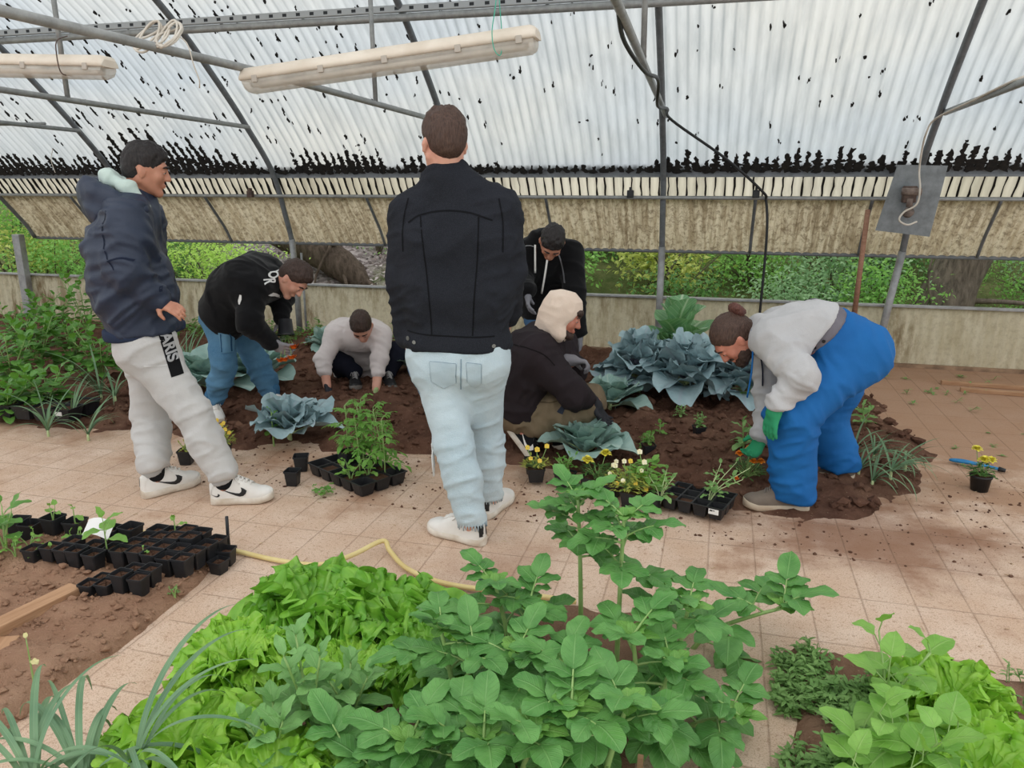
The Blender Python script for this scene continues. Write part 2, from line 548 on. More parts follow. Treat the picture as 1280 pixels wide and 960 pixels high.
for gi in range(int(-10.3 / PITCHC), int(4.5 / PITCHC)):
    u = gi * PITCHC
    # heap at the eaves
    big = vnoise(np.array([u * 0.9, 3.1, 0.2])) * 0.6 + 0.45 + (0.25 if u < -3 else 0)
    for a_, b_, k_ in ((-3.95, -3.0, 0.45), (-2.9, -2.4, 0.5), (-5.5, -4.3, 0.35), (-7.6, -6.2, 0.3), (-0.45, 0.5, 0.25)):
        if a_ < u < b_: big += k_ * min(1, 4 * min(u - a_, b_ - u))
    if -1.9 < u < -0.6: big -= 0.55
    if 1.0 < u < 1.7: big -= 0.3
    hgt = max(0.03, 0.34 * max(0, big) * rnd.uniform(0.5, 1.3)) * (0.62 if u > -0.5 else 1.0)
    s = 0.0
    while s < hgt:
        wd = PITCHC * 0.5 * (1.15 if s < hgt * 0.45 else rnd.uniform(0.3, 0.75))
        speck(u + rnd.uniform(-0.008, 0.008), s + 0.01, 0.028, wd)
        s += 0.024
    # loose flakes further up
    dens = 6.5 if u < -3 else (4.2 if u < -0.7 else 2.6)
    for q in range(int(rnd.random() + dens)):
        s = 0.15 + abs(rnd.random()) ** 0.9 * 2.6
        l = rnd.uniform(0.006, 0.026) * (1.6 if u < -3 else 1.0)
        speck(u + rnd.uniform(-0.016, 0.016), s, l, rnd.uniform(0.005, 0.013))
        if rnd.random() < 0.5:
            speck(u + rnd.uniform(-0.012, 0.012), s + l * 1.3, l * 0.7, rnd.uniform(0.003, 0.008))
        if rnd.random() < 0.35:
            speck(u + rnd.uniform(-0.025, 0.025), s - l * 1.1, l * 0.5, rnd.uniform(0.002, 0.005))
o = m.build('roof_debris', M_DIRT, smooth=False)
tag(o, 'black leaf litter and moss lying in the grooves of the clear roof sheets', 'debris', kind='stuff')
# dirt packed into the grooves of the strip below the eaves
m = MB()
for gi in range(int(-8.5 / PITCHC), int(4.5 / PITCHC)):
    u = gi * PITCHC
    k = 7
    pr = strip_prof
    dd = np.gradient(pr, axis=0); nn = np.stack([dd[:, 1], -dd[:, 0]], 1); nn /= np.linalg.norm(nn, axis=1, keepdims=True)
    P = np.stack([np.full(len(pr), u), pr[:, 0] + nn[:, 0] * 0.034, pr[:, 1] + nn[:, 1] * 0.034], 1)
    P[:, 0] += [rnd.uniform(-0.006, 0.006) for _ in pr]
    m.tube(P, [rnd.uniform(0.004, 0.012) * (1.25 if u < -2 else 0.85) for _ in pr], 6)
o = m.build('strip_debris', M_DIRT)
tag(o, 'dark dirt packed in the grooves of the sheet strip under the eaves channel', 'debris', kind='stuff')

# ================================================================== paving
def paver_mat(name, pu, pv, u0, v0, rotate=False):
    t = NT(name)
    v = t.obj()
    x, y, _ = t.sep(v)
    jx = t.math('FRACT', t.math('ADD', t.math('DIVIDE', t.math('SUBTRACT', x, u0), pu), 50.0))
    jy = t.math('FRACT', t.math('ADD', t.math('DIVIDE', t.math('SUBTRACT', y, v0), pv), 50.0))
    wob = t.math('MULTIPLY', t.math('SUBTRACT', t.noise(v, 9, 3), 0.5), 0.02)
    ex = t.math('MULTIPLY', t.math('SUBTRACT', 0.5, t.math('ABSOLUTE', t.math('SUBTRACT', jx, 0.5))), pu)
    ey = t.math('MULTIPLY', t.math('SUBTRACT', 0.5, t.math('ABSOLUTE', t.math('SUBTRACT', jy, 0.5))), pv)
    e = t.math('ADD', t.math('MINIMUM', ex, ey), t.math('MULTIPLY', wob, 0.35))
    joint = t.ramp(e, (0.0006, 1.0), (0.0045, 0.0))
    ix = t.math('FLOOR', t.math('ADD', t.math('DIVIDE', t.math('SUBTRACT', x, u0), pu), 50.0))
    iy = t.math('FLOOR', t.math('ADD', t.math('DIVIDE', t.math('SUBTRACT', y, v0), pv), 50.0))
    cb = t.n('ShaderNodeCombineXYZ'); t.l(ix, cb.inputs[0]); t.l(iy, cb.inputs[1])
    wn = t.n('ShaderNodeTexWhiteNoise', noise_dimensions='2D'); t.l(cb.outputs[0], wn.inputs['Vector'])
    c = t.mix(wn.outputs['Value'], srgb(222, 199, 180), srgb(212, 187, 166))
    c = t.mix(t.ramp(t.noise(v, 5, 5, 0.6), (0.35, 0.0), (0.7, 1.0)), c, srgb(204, 174, 150))
    c = t.mix(t.math('MULTIPLY', t.ramp(t.noise(v, 210, 3, 0.6), (0.50, 0.0), (0.66, 1.0)), 0.6), c, srgb(150, 118, 96))
    c = t.mix(t.math('MULTIPLY', t.ramp(t.noise(v, 60, 3, 0.6), (0.56, 0.0), (0.66, 1.0)), 0.5), c, srgb(158, 124, 100))
    # soil trodden on to the tiles near the planting bed and where people stand
    n = t.noise(v, 2.6, 6, 0.62)
    gx = t.ramp(t.math('ADD', n, t.math('MULTIPLY', t.math('SUBTRACT', y, 3.1), 0.16)), (0.53, 0.0), (0.72, 1.0))
    c = t.mix(t.math('MULTIPLY', gx, 0.75), c, srgb(160, 122, 95))
    d2 = t.math('SQRT', t.math('ADD', t.math('POWER', t.math('MULTIPLY', t.math('SUBTRACT', x, 0.75), 0.62), 2.0), t.math('POWER', t.math('SUBTRACT', y, 3.45), 2.0)))
    g2 = t.ramp(t.math('ADD', t.math('SUBTRACT', 0.85, d2), t.math('MULTIPLY', t.math('SUBTRACT', n, 0.5), 1.2)), (0.35, 0.0), (0.7, 1.0))
    c = t.mix(t.math('MULTIPLY', g2, 0.75), c, srgb(138, 100, 78))
    d3 = t.math('SQRT', t.math('ADD', t.math('POWER', t.math('MULTIPLY', t.math('ADD', x, 0.75), 1.0), 2.0), t.math('POWER', t.math('SUBTRACT', y, 2.75), 2.0)))
    g3 = t.ramp(t.math('ADD', t.math('SUBTRACT', 0.45, d3), t.math('MULTIPLY', t.math('SUBTRACT', n, 0.5), 0.8)), (0.1, 0.0), (0.4, 1.0))
    c = t.mix(t.math('MULTIPLY', g3, 0.55), c, srgb(150, 114, 92))
    c = t.mix(t.math('MULTIPLY', joint, 0.42), c, srgb(132, 104, 84))
    h = t.math('SUBTRACT', t.math('ADD', t.math('MULTIPLY', t.noise(v, 160, 4, 0.6), 0.5), t.math('MULTIPLY', t.noise(v, 30, 3), 0.5)), t.math('MULTIPLY', joint, 0.9))
    return t.done(t.bsdf(c, 0.92, 0.0, t.bump(h, 0.55, 0.006), 0.15))
M_PAVE = paver_mat('concrete_pavers', 0.19, 0.34, 0.605, 2.88)
M_STRIPL = paver_mat('concrete_pavers_strip', 0.6, 0.19, -2.0, 2.07)
m = MB(); m.add([(-10, -2.5, 0), (5, -2.5, 0), (5, 7.3, 0), (-10, 7.3, 0)], [[0, 1, 2, 3]])
tag(m.build('floor', M_PAVE), kind='structure')
m = MB(); m.box((-1.84, 0.6, -0.01), (-1.60, 2.63, 0.004))
tag(m.build('path', M_STRIPL, smooth=False), kind='structure')

# ================================================================== soil beds
def soil_mat(name, a, b, dry, speck_c, wet=0.5):
    t = NT(name)
    v = t.obj()
    n = t.noise(v, 7, 8, 0.7)
    c = t.mix(t.ramp(n, (0.35, 0.0), (0.65, 1.0)), a, b)
    c = t.mix(t.math('MULTIPLY', t.ramp(t.noise(v, 2.2, 5, 0.65), (0.5, 0.0), (0.72, 1.0)), wet), c, dry)
    c = t.mix(t.ramp(t.voro(v, 42), (0.0, 0.9), (0.16, 0.0)), c, speck_c)
    h = t.math('ADD', t.noise(v, 45, 8, 0.75), t.math('MULTIPLY', t.noise(v, 160, 4), 0.4))
    return t.done(t.bsdf(c, 0.97, 0.0, t.bump(h, 1.0, 0.02), 0.1))
M_SOIL = soil_mat('dark_planting_soil', srgb(92, 65, 53), srgb(124, 91, 75), srgb(160, 126, 104), srgb(184, 152, 128), 0.6)
M_DRY = soil_mat('dry_bed_soil', srgb(168, 130, 106), srgb(186, 148, 122), srgb(196, 160, 134), srgb(208, 178, 154), 0.6)
M_BED = soil_mat('foreground_bed_soil', srgb(138, 106, 86), srgb(164, 130, 108), srgb(178, 146, 122), srgb(194, 164, 140), 0.5)

def poly_sd(P, poly):
    """signed distance to a polygon, negative inside"""
    poly = np.asarray(poly, float)
    d = np.full(len(P), 1e9); inside = np.zeros(len(P), bool)
    for i in range(len(poly)):
        a, b = poly[i], poly[(i + 1) % len(poly)]
        ab = b - a
        t = np.clip(((P - a) @ ab) / (ab @ ab), 0, 1)
        d = np.minimum(d, np.linalg.norm(P - (a + t[:, None] * ab), axis=1))
        c = ((a[1] > P[:, 1]) != (b[1] > P[:, 1]))
        xx = a[0] + (P[:, 1] - a[1]) * (b[0] - a[0]) / (b[1] - a[1] + 1e-12)
        inside ^= c & (P[:, 0] < xx)
    return np.where(inside, -d, d)
BEDS = []
def bed(name, poly, mat, h=0.05, rough=0.05, step=0.03, edge=0.22, wob=0.12, low=-0.02):
    poly = np.asarray(poly, float)
    lo, hi = poly.min(0) - 0.35, poly.max(0) + 0.35
    xs = np.arange(lo[0], hi[0], step); ys = np.arange(lo[1], hi[1], step)
    X, Yg = np.meshgrid(xs, ys, indexing='ij')
    P = np.stack([X.ravel(), Yg.ravel()], 1)
    q = np.concatenate([P, np.zeros((len(P), 1))], 1)
    sd = poly_sd(P, poly) + fbm(q * 4.2, 4) * wob * 0.5
    e = np.clip(-sd / edge, 0, 1); e = e * e * (3 - 2 * e)
    z = low + (h - low) * e + (fbm(q * 7, 5) * rough * 0.5 + np.maximum(0, fbm(q * 20 + 5, 3)) * rough * 0.35) * e
    z = np.where(sd > 0.0, low, z)
    m = MB()
    G = np.stack([X, Yg, z.reshape(X.shape)], -1)
    m.grid(G)
    o = tag(m.build(name, mat), kind='structure')
    BEDS.append((xs, ys, z.reshape(X.shape)))
    return o
def ground(x, y):
    z = 0.0
    for xs, ys, Z in BEDS:
        if xs[0] < x < xs[-1] and ys[0] < y < ys[-1]:
            i = int((x - xs[0]) / (xs[1] - xs[0])); j = int((y - ys[0]) / (ys[1] - ys[0]))
            z = max(z, float(Z[min(i, len(xs) - 1), min(j, len(ys) - 1)]))
    return z
bed('soil_ground', [(-8.5, 3.62), (-4.4, 3.72), (-3.0, 3.72), (-2.0, 3.80), (-1.3, 3.92), (-0.85, 3.80), (-0.2, 3.52), (0.25, 3.42), (0.7, 3.62), (1.22, 3.95), (1.42, 4.6), (1.3, 5.6), (1.22, 6.4), (1.3, 7.2), (-8.5, 7.2)], M_SOIL, 0.05, 0.075, 0.03, 0.35, 0.22)
bed('dry_ground', [(-5.5, 0.3), (-1.86, 0.3), (-1.86, 2.2), (-1.92, 2.58), (-2.6, 2.64), (-5.5, 2.62)], M_DRY, 0.035, 0.04, 0.022, 0.08, 0.03)
bed('bed_ground', [(-1.58, 0.4), (-0.12, 0.4), (-0.10, 1.9), (-0.06, 2.52), (-1.58, 2.54)], M_BED, 0.05, 0.05, 0.022, 0.08, 0.04)
bed('weedy_ground', [(0.25, 0.3), (3.2, 0.3), (3.2, 2.48), (0.27, 2.48)], M_BED, 0.035, 0.04, 0.025, 0.08, 0.04)

# loose clods and pebbles
def clods(name, area, n, mat, lab, smin, smax, seed):
    r = np.random.default_rng(seed)
    m = MB()
    ico = [(0, 0, 1), (.9, 0, .3), (.28, .85, .3), (-.72, .53, .3), (-.72, -.53, .3), (.28, -.85, .3), (.72, .53, -.4), (-.28, .85, -.4), (-.9, 0, -.4), (-.28, -.85, -.4), (.72, -.53, -.4), (0, 0, -1)]
    fc = [(0, 1, 2), (0, 2, 3), (0, 3, 4), (0, 4, 5), (0, 5, 1), (1, 6, 2), (2, 7, 3), (3, 8, 4), (4, 9, 5), (5, 10, 1), (1, 10, 6), (2, 6, 7), (3, 7, 8), (4, 8, 9), (5, 9, 10), (6, 11, 7), (7, 11, 8), (8, 11, 9), (9, 11, 10), (10, 11, 6)]
    ico = np.array(ico, float)
    k = 0
    while k < n:
        x, y = r.uniform(area[0], area[1]), r.uniform(area[2], area[3])
        z = ground(x, y)
        if z < area[4] or z > area[5]: 
            n -= 0.5
            continue
        s = smin + (smax - smin) * r.random() ** 3
        v = ico * (1 + r.uniform(-0.35, 0.35, (12, 1))) * s * np.array([1, r.uniform(0.6, 1), r.uniform(0.5, 0.8)])
        m.add(v @ rotz(r.uniform(0, 6)).T + [x, y, z + s * 0.2], np.array(fc))
        k += 1
    o = m.build(name, mat, smooth=False)
    tag(o, lab, 'soil', kind='stuff')
clods('soil_clods', (-4.5, 1.6, 3.6, 6.4, 0.015, 9), 7600, M_SOIL, 'dark crumbs of soil strewn over the planting bed', 0.006, 0.042, 1)
clods('dry_clods', (-3.4, -1.8, 0.9, 2.6, 0.01, 9), 3000, M_DRY, 'pale crumbs of dry soil over the bed with the seedling pots', 0.004, 0.02, 2)
clods('loose_soil', (-3.0, 1.9, 3.2, 4.4, -1, 0.012), 1500, M_SOIL, 'loose crumbs of soil scattered on the paving along the planting bed', 0.002, 0.011, 3)
# ================================================================== leaf materials
def leaf_mat(name, c1, c2, vein, vs=0.6, nv=7, rough=0.45, tl=0.25, tcol=None, quilt=0.5, scale=14, edge=None, slant=0.55, spec=0.4):
    t = NT(name)
    uv = t.uvc()
    u, v, _ = t.sep(uv)
    av = t.math('ABSOLUTE', t.math('SUBTRACT', v, 0.5))
    mid = t.ramp(av, (0.012, 1.0), (0.045, 0.0))
    sv = t.math('FRACT', t.math('SUBTRACT', t.math('MULTIPLY', u, float(nv)), t.math('MULTIPLY', av, slant * nv)))
    svl = t.ramp(t.math('ABSOLUTE', t.math('SUBTRACT', sv, 0.5)), (0.02, 1.0), (0.10, 0.0))
    vein_m = t.math('MAXIMUM', mid, t.math('MULTIPLY', svl, 0.55))
    ob = t.obj()
    n = t.noise(ob, scale, 3, 0.5)
    c = t.mix(t.ramp(n, (0.35, 0.0), (0.65, 1.0)), c1, c2)
    if edge is not None:
        c = t.mix(t.ramp(u, (0.45, 0.0), (1.0, 1.0)), c, edge)
    c = t.mix(t.math('MULTIPLY', vein_m, vs), c, vein)
    h = t.math('SUBTRACT', t.math('MULTIPLY', t.noise(ob, 90, 2), 0.4), vein_m)
    p = t.bsdf(c, rough, 0.0, t.bump(h, quilt, 0.004), spec)
    if tl > 0:
        tcx = tcol or tuple(min(1, x * 1.3) for x in c2)
        p = t.transl(p, tcx, tl)
    return t.done(p)
LM = dict(
    potato=leaf_mat('potato_leaf', srgb(76, 132, 62), srgb(106, 160, 84), srgb(136, 184, 112), 0.5, 7, 0.4, 0.14, srgb(110, 170, 60)),
    potato_young=leaf_mat('young_potato_leaf', srgb(98, 152, 66), srgb(124, 174, 82), srgb(160, 204, 118), 0.5, 7, 0.42, 0.16, srgb(130, 185, 70)),
    lettuce=leaf_mat('lettuce_leaf', srgb(126, 184, 54), srgb(160, 208, 76), srgb(190, 224, 120), 0.25, 6, 0.36, 0.22, srgb(170, 220, 70), 0.7, 20),
    lettuce2=leaf_mat('lettuce_leaf_deep', srgb(98, 160, 48), srgb(134, 190, 66), srgb(176, 214, 110), 0.25, 6, 0.36, 0.2, srgb(150, 210, 70), 0.7, 20),
    leek=leaf_mat('leek_leaf', srgb(92, 128, 96), srgb(126, 158, 118), srgb(158, 184, 148), 0.4, 0, 0.45, 0.1, srgb(150, 190, 120), 0.2, 6),
    onion=leaf_mat('onion_leaf', srgb(92, 126, 92), srgb(122, 152, 112), srgb(140, 165, 130), 0.2, 0, 0.5, 0.1, None, 0.1, 6),
    bean=leaf_mat('bean_leaf', srgb(120, 172, 76), srgb(146, 194, 96), srgb(176, 212, 130), 0.5, 5, 0.5, 0.3, srgb(160, 210, 80)),
    pepper=leaf_mat('pepper_leaf', srgb(84, 138, 58), srgb(112, 164, 76), srgb(140, 184, 100), 0.35, 6, 0.4, 0.25, srgb(130, 190, 60)),
    mint=leaf_mat('mint_green_leaf', srgb(104, 154, 84), srgb(130, 178, 104), srgb(160, 200, 134), 0.45, 6, 0.5, 0.14),
    weed=leaf_mat('weed_leaf', srgb(106, 148, 78), srgb(134, 172, 100), srgb(150, 186, 120), 0.3, 4, 0.55, 0.2),
    cabbage=leaf_mat('cabbage_leaf', srgb(140, 172, 164), srgb(168, 196, 188), srgb(192, 210, 198), 0.5, 6, 0.5, 0.08, srgb(150, 190, 150), 0.5, 7, slant=1.1),
    redcab=leaf_mat('red_cabbage_leaf', srgb(146, 174, 180), srgb(176, 200, 204), srgb(168, 172, 184), 0.4, 6, 0.5, 0.06, srgb(140, 170, 170), 0.5, 7, slant=1.1),
    redheart=leaf_mat('red_cabbage_heart', srgb(96, 96, 112), srgb(122, 130, 142), srgb(140, 124, 150), 0.45, 6, 0.5, 0.05, srgb(120, 110, 140), 0.5, 7, slant=1.1),
    kale=leaf_mat('collard_leaf', srgb(112, 162, 122), srgb(142, 186, 136), srgb(214, 230, 200), 0.8, 6, 0.5, 0.2, srgb(130, 190, 90), 0.5, 7, slant=1.1),
    tomato=leaf_mat('tomato_leaf', srgb(96, 148, 62), srgb(124, 174, 80), srgb(140, 185, 96), 0.3, 5, 0.5, 0.3, srgb(140, 200, 70)),
    seedling=leaf_mat('seedling_leaf', srgb(112, 158, 86), srgb(146, 186, 112), srgb(180, 208, 150), 0.4, 5, 0.5, 0.25),
    viola=leaf_mat('viola_leaf', srgb(150, 168, 70), srgb(186, 192, 96), srgb(200, 200, 120), 0.2, 3, 0.5, 0.3),
    marigold=leaf_mat('marigold_leaf', srgb(58, 96, 44), srgb(84, 126, 56), srgb(100, 140, 70), 0.2, 3, 0.5, 0.2),
    withered=leaf_mat('withered_leaf', srgb(220, 214, 150), srgb(236, 230, 176), srgb(200, 190, 130), 0.4, 4, 0.6, 0.25),
)
M_STEM = plain('green_stem', srgb(132, 168, 92), srgb(156, 186, 116), 12, 0.5)
M_STEM2 = plain('pale_green_stem', srgb(176, 196, 138), srgb(196, 210, 160), 12, 0.5)

def ovate(t): return np.clip(t, 0, 1) ** 0.55 * np.clip(1 - t, 0, 1) ** 0.62 * 2.2
def oval(t): return np.sqrt(np.clip(1 - (2 * t - 1) ** 2, 0, 1)) ** 0.9
def lance(t): return np.sin(np.pi * np.clip(t, 0, 1) ** 0.8) ** 1.15
def heart(t): return np.clip(t, 0, 1) ** 0.32 * np.clip(1 - t, 0, 1) ** 0.75 * 1.65
def strap(t): return np.minimum(1, (1.02 - t) * 2.2) ** 0.8 * np.minimum(1, 0.55 + t * 2)

def frame(d, up):
    d = nrm(d); up = np.asarray(up, float)
    s = np.cross(up, d)
    if np.linalg.norm(s) < 1e-4: s = np.cross([1, 0.1, 0], d)
    s = nrm(s)
    return d, s, np.cross(d, s)

def leaf(mb, base, d, up, L, W, prof=ovate, bend=0.6, fold=0.25, wave=0.0, wf=2, nt=9, ns=7, twist=0.0):
    d, s, n = frame(d, up)
    t = np.linspace(0, 1, nt)
    th = -bend * t
    dx = np.concatenate([[0], np.cumsum((np.cos(th[:-1]) + np.cos(th[1:])) / 2) / (nt - 1)]) * L
    dz = np.concatenate([[0], np.cumsum((np.sin(th[:-1]) + np.sin(th[1:])) / 2) / (nt - 1)]) * L
    hw = W / 2 * prof(t)
    hw[0] = max(hw[0], W * 0.03); hw[-1] = max(hw[-1], W * 0.02)
    q = np.linspace(-1, 1, ns)
    ph = rnd.uniform(0, 6.28)
    z = fold * np.abs(q)[None, :] * hw[:, None] - fold * 0.55 * (np.abs(q)[None, :] ** 2) * hw[:, None]
    if wave:
        z = z + wave * (q[None, :] ** 2) * np.sin(wf * 2 * np.pi * t + ph)[:, None] * np.sign(q + 0.01)[None, :] ** (1 if rnd.random() < 0.5 else 2)
    sx = q[None, :] * hw[:, None]
    # normal turns with the bend
    nx = -np.sin(th)[:, None] * z; nz = np.cos(th)[:, None] * z
    if twist:
        a = twist * t[:, None]
        sx, nz = sx * np.cos(a) - nz * np.sin(a), sx * np.sin(a) + nz * np.cos(a)
    P = (np.asarray(base, float) + (dx[:, None] + nx)[..., None] * d + sx[..., None] * s + (dz[:, None] + nz)[..., None] * n)
    uv = np.stack(np.broadcast_arrays(t[:, None], (q[None, :] + 1) / 2), -1)
    mb.grid(P, uv)
    return P

def fanleaf(mb, base, d, up, L, half, cup=0.3, ruf=0.02, nruf=9, nr=8, na=15, bend=0.8, notch=0.0, narrow=0.35, ruf2=0.0):
    """broad rounded leaf: spreads from the stalk, cupped across, ruffled at the rim"""
    d, s, n = frame(d, up)
    r = np.linspace(0.03, 1, nr)
    a = np.linspace(-1, 1, na)
    ph, ph2 = rnd.uniform(0, 6.28), rnd.uniform(0, 6.28)
    rim = np.cos(1.40 * a) ** (0.75 + narrow) + 0.025 * np.sin(5 * a + ph)
    rr = r[:, None] * rim[None, :] * L
    ang = half * a[None, :] * (0.45 + 0.55 * np.minimum(1, r * 1.6))[:, None]
    x = rr * np.cos(ang); y = rr * np.sin(ang)
    th = bend * (x / L)
    X = x * (1 - 0.28 * np.abs(th) * (x / L)); Z = -0.5 * th * x
    Z = Z + cup * (y ** 2) / (L * 0.6)
    e = (r ** 2.4)[:, None]
    Z = Z + ruf * e * np.sin(nruf * half * a + ph)[None, :] + ruf2 * (r ** 4)[:, None] * np.sin(nruf * 3.4 * half * a + ph2 + 1.8 * np.sin(7 * a + ph))[None, :]
    if ruf2: X = X + ruf2 * 0.22 * (r ** 5)[:, None] * np.cos(nruf * 4.1 * half * a + ph)[None, :] + ruf2 * 0.35 * (r ** 2)[:, None] * np.sin(r[:, None] * 26 + 9 * a[None, :]); Z = Z + ruf2 * 0.30 * np.sin(r[:, None] * 22 + 14 * a[None, :] + ph2) * (r ** 1.5)[:, None]
    X = X + ruf * 0.6 * e * np.cos(nruf * half * a * 1.3 + ph2)[None, :]
    P = np.asarray(base, float) + X[..., None] * d + y[..., None] * s + Z[..., None] * n
    uv = np.stack(np.broadcast_arrays(np.clip(x / L, 0, 1), (y / (L * 1.2) + 0.5)), -1)
    mb.grid(P, uv)

def adir(az, el):
    return np.array([math.cos(az) * math.cos(el), math.sin(az) * math.cos(el), math.sin(el)])
UP = np.array([0, 0, 1.0])

def compound(mb, sb, base, az, el, L, big, pairs=2, droop=0.9, prof=ovate, wr=0.70, wave=0.004):
    """a potato leaf: stalk with pairs of leaflets and a larger one at the end"""
    d = adir(az, el); side = adir(az + math.pi / 2, 0)
    pts = []
    for k in range(6):
        t = k / 5
        pts.append(np.asarray(base) + d * L * t - UP * droop * L * 0.35 * t * t)
    pts = np.array(pts)
    sb.tube(pts, np.linspace(0.0042, 0.002, 6), 5, cap=False)
    def at(t):
        i = min(4, int(t * 5)); f = t * 5 - i
        return pts[i] * (1 - f) + pts[i + 1] * f
    dd = nrm(pts[-1] - pts[-2])
    b = rnd.uniform(0.25, 0.9)
    leaf(mb, pts[-1], dd + UP * rnd.uniform(-0.1, 0.25), UP, big * rnd.uniform(0.9, 1.15), big * wr, prof, b, 0.3, wave)
    for p in range(pairs):
        t = 0.92 - (p + 0.45) * 0.62 / pairs
        for sg in (-1, 1):
            sz = big * (0.9 - 0.16 * p) * rnd.uniform(0.85, 1.1)
            dl = nrm(dd * 0.55 + side * sg * 0.85 + UP * rnd.uniform(-0.05, 0.2))
            leaf(mb, at(t), dl, UP + side * sg * rnd.uniform(-0.1, 0.25), sz, sz * wr, prof, rnd.uniform(0.2, 0.8), 0.3, wave)
        if rnd.random() < 0.4:
            leaf(mb, at(t - 0.1), side * rnd.choice((-1, 1)) + dd * 0.4, UP, big * 0.3, big * 0.2, prof, 0.2, 0.2, 0, 3, 4, 3)

def potato(name, u, v, h, label, leaves=9, stems=2, lean=(0, 0), big=0.085, spread=0.18, group=None, seed=0, top_only=False, fl='potato', pairs=2):
    rnd.seed(seed * 77 + 5)
    z0 = ground(u, v)
    root = empty(name, (u, v, z0), 0, label, 'potato plant', group)
    mb, sb, yb = MB(), MB(), MB()
    for k in range(stems):
        a0 = k / stems * 6.28 + rnd.uniform(-0.5, 0.5)
        tip = np.array([math.cos(a0) * spread * (0.6 if stems > 1 else 0.1) + lean[0], math.sin(a0) * spread * (0.6 if stems > 1 else 0.1) + lean[1], h * rnd.uniform(0.85, 1.05)])
        st = spline([(0, 0, -0.03), tip * [0.25, 0.25, 0.4], tip * [0.7, 0.7, 0.8], tip], 10)
        sb.tube(st, np.linspace(0.009, 0.005, 10), 7)
        nl = leaves
        for i in range(nl):
            t = (0.5 if top_only else 0.22) + (0.76 if not top_only else 0.48) * (i + rnd.uniform(-0.2, 0.2)) / max(1, nl - 1)
            t = min(0.99, max(0.05, t))
            x = t * 9; q = min(8, int(x)); base = st[q] * (1 - x + q) + st[q + 1] * (x - q)
            L = 0.155 * (1.08 - 0.5 * t) * rnd.uniform(0.8, 1.15) * big / 0.085
            compound(mb, sb, base, a0 + i * 2.4 + rnd.uniform(-0.4, 0.4), 0.15 + 0.75 * t * t + rnd.uniform(-0.15, 0.2), L, big * (1.42 - 0.40 * t), pairs, 0.9 - 0.5 * t)
        for i in range(7):
            az = i * 2.4
            leaf(yb, st[-1], adir(az, 0.30 + 0.1 * i), UP, big * (0.85 - 0.07 * i), big * (0.52 - 0.03 * i), ovate, 0.5, 0.35, 0.002)
    mb.build('foliage', LM[fl], root)
    yb.build('young_foliage', LM['potato_young'], root)
    sb.build('stem', M_STEM, root)
    return root

def lettuce(u, v, s, label, seed, mat='lettuce', n=20):
    rnd.seed(seed)
    mb = MB()
    for i in range(n):
        q = i / n
        az = i * 2.399 + rnd.uniform(-0.3, 0.3)
        el = 0.18 + 1.1 * q + rnd.uniform(-0.12, 0.12)
        L = s * (1.0 - 0.28 * q) * rnd.uniform(0.85, 1.12)
        fanleaf(mb, adir(az, 0.2) * 0.012 + UP * 0.02 * q, adir(az, el), UP - adir(az, 0) * 0.1, L, 1.2, 0.15, 0.022 * s / 0.25, 8, 15, 91, rnd.uniform(0.5, 1.4), narrow=-0.3, ruf2=0.027 * s / 0.25)
    o = mb.build('lettuce', LM[mat])
    o.location = (u, v, ground(u, v))
    return tag(o, label, 'lettuce', 'curly lettuces in the beds')

def strap_plant(name, u, v, label, cat, mat, n, L, W, group=None, seed=0, az0=None, spreadaz=3.14, el=(0.9, 1.5), bend=(0.8, 2.2), base_r=0.012, white=0.06, kink=False, nt=16):
    rnd.seed(seed * 31 + 3)
    z0 = ground(u, v)
    root = empty(name, (u, v, z0), 0, label, cat, group)
    mb = MB()
    for i in range(n):
        az = (az0 if az0 is not None else 0) + rnd.uniform(-1, 1) * spreadaz
        e = rnd.uniform(*el)
        l = L * rnd.uniform(0.6, 1.1)
        base = np.array([rnd.uniform(-1, 1) * base_r * 0.5, rnd.uniform(-1, 1) * base_r * 0.5, white * rnd.uniform(0.6, 1.0)])
        leaf(mb, base, adir(az, e), UP * 0.2 - adir(az, 0), l, W * rnd.uniform(0.7, 1.15), strap, rnd.uniform(*bend), 0.5, 0.0, 2, nt, 5, rnd.uniform(-0.8, 0.8))
    mb.build('foliage', LM[mat], root)
    sb = MB(); sb.tube([(0, 0, -0.03), (0, 0, white * 0.6), (0, 0, white * 1.05)], [base_r * 1.1, base_r, base_r * 0.7], 9)
    sb.build('stem', M_STEM2, root)
    return root

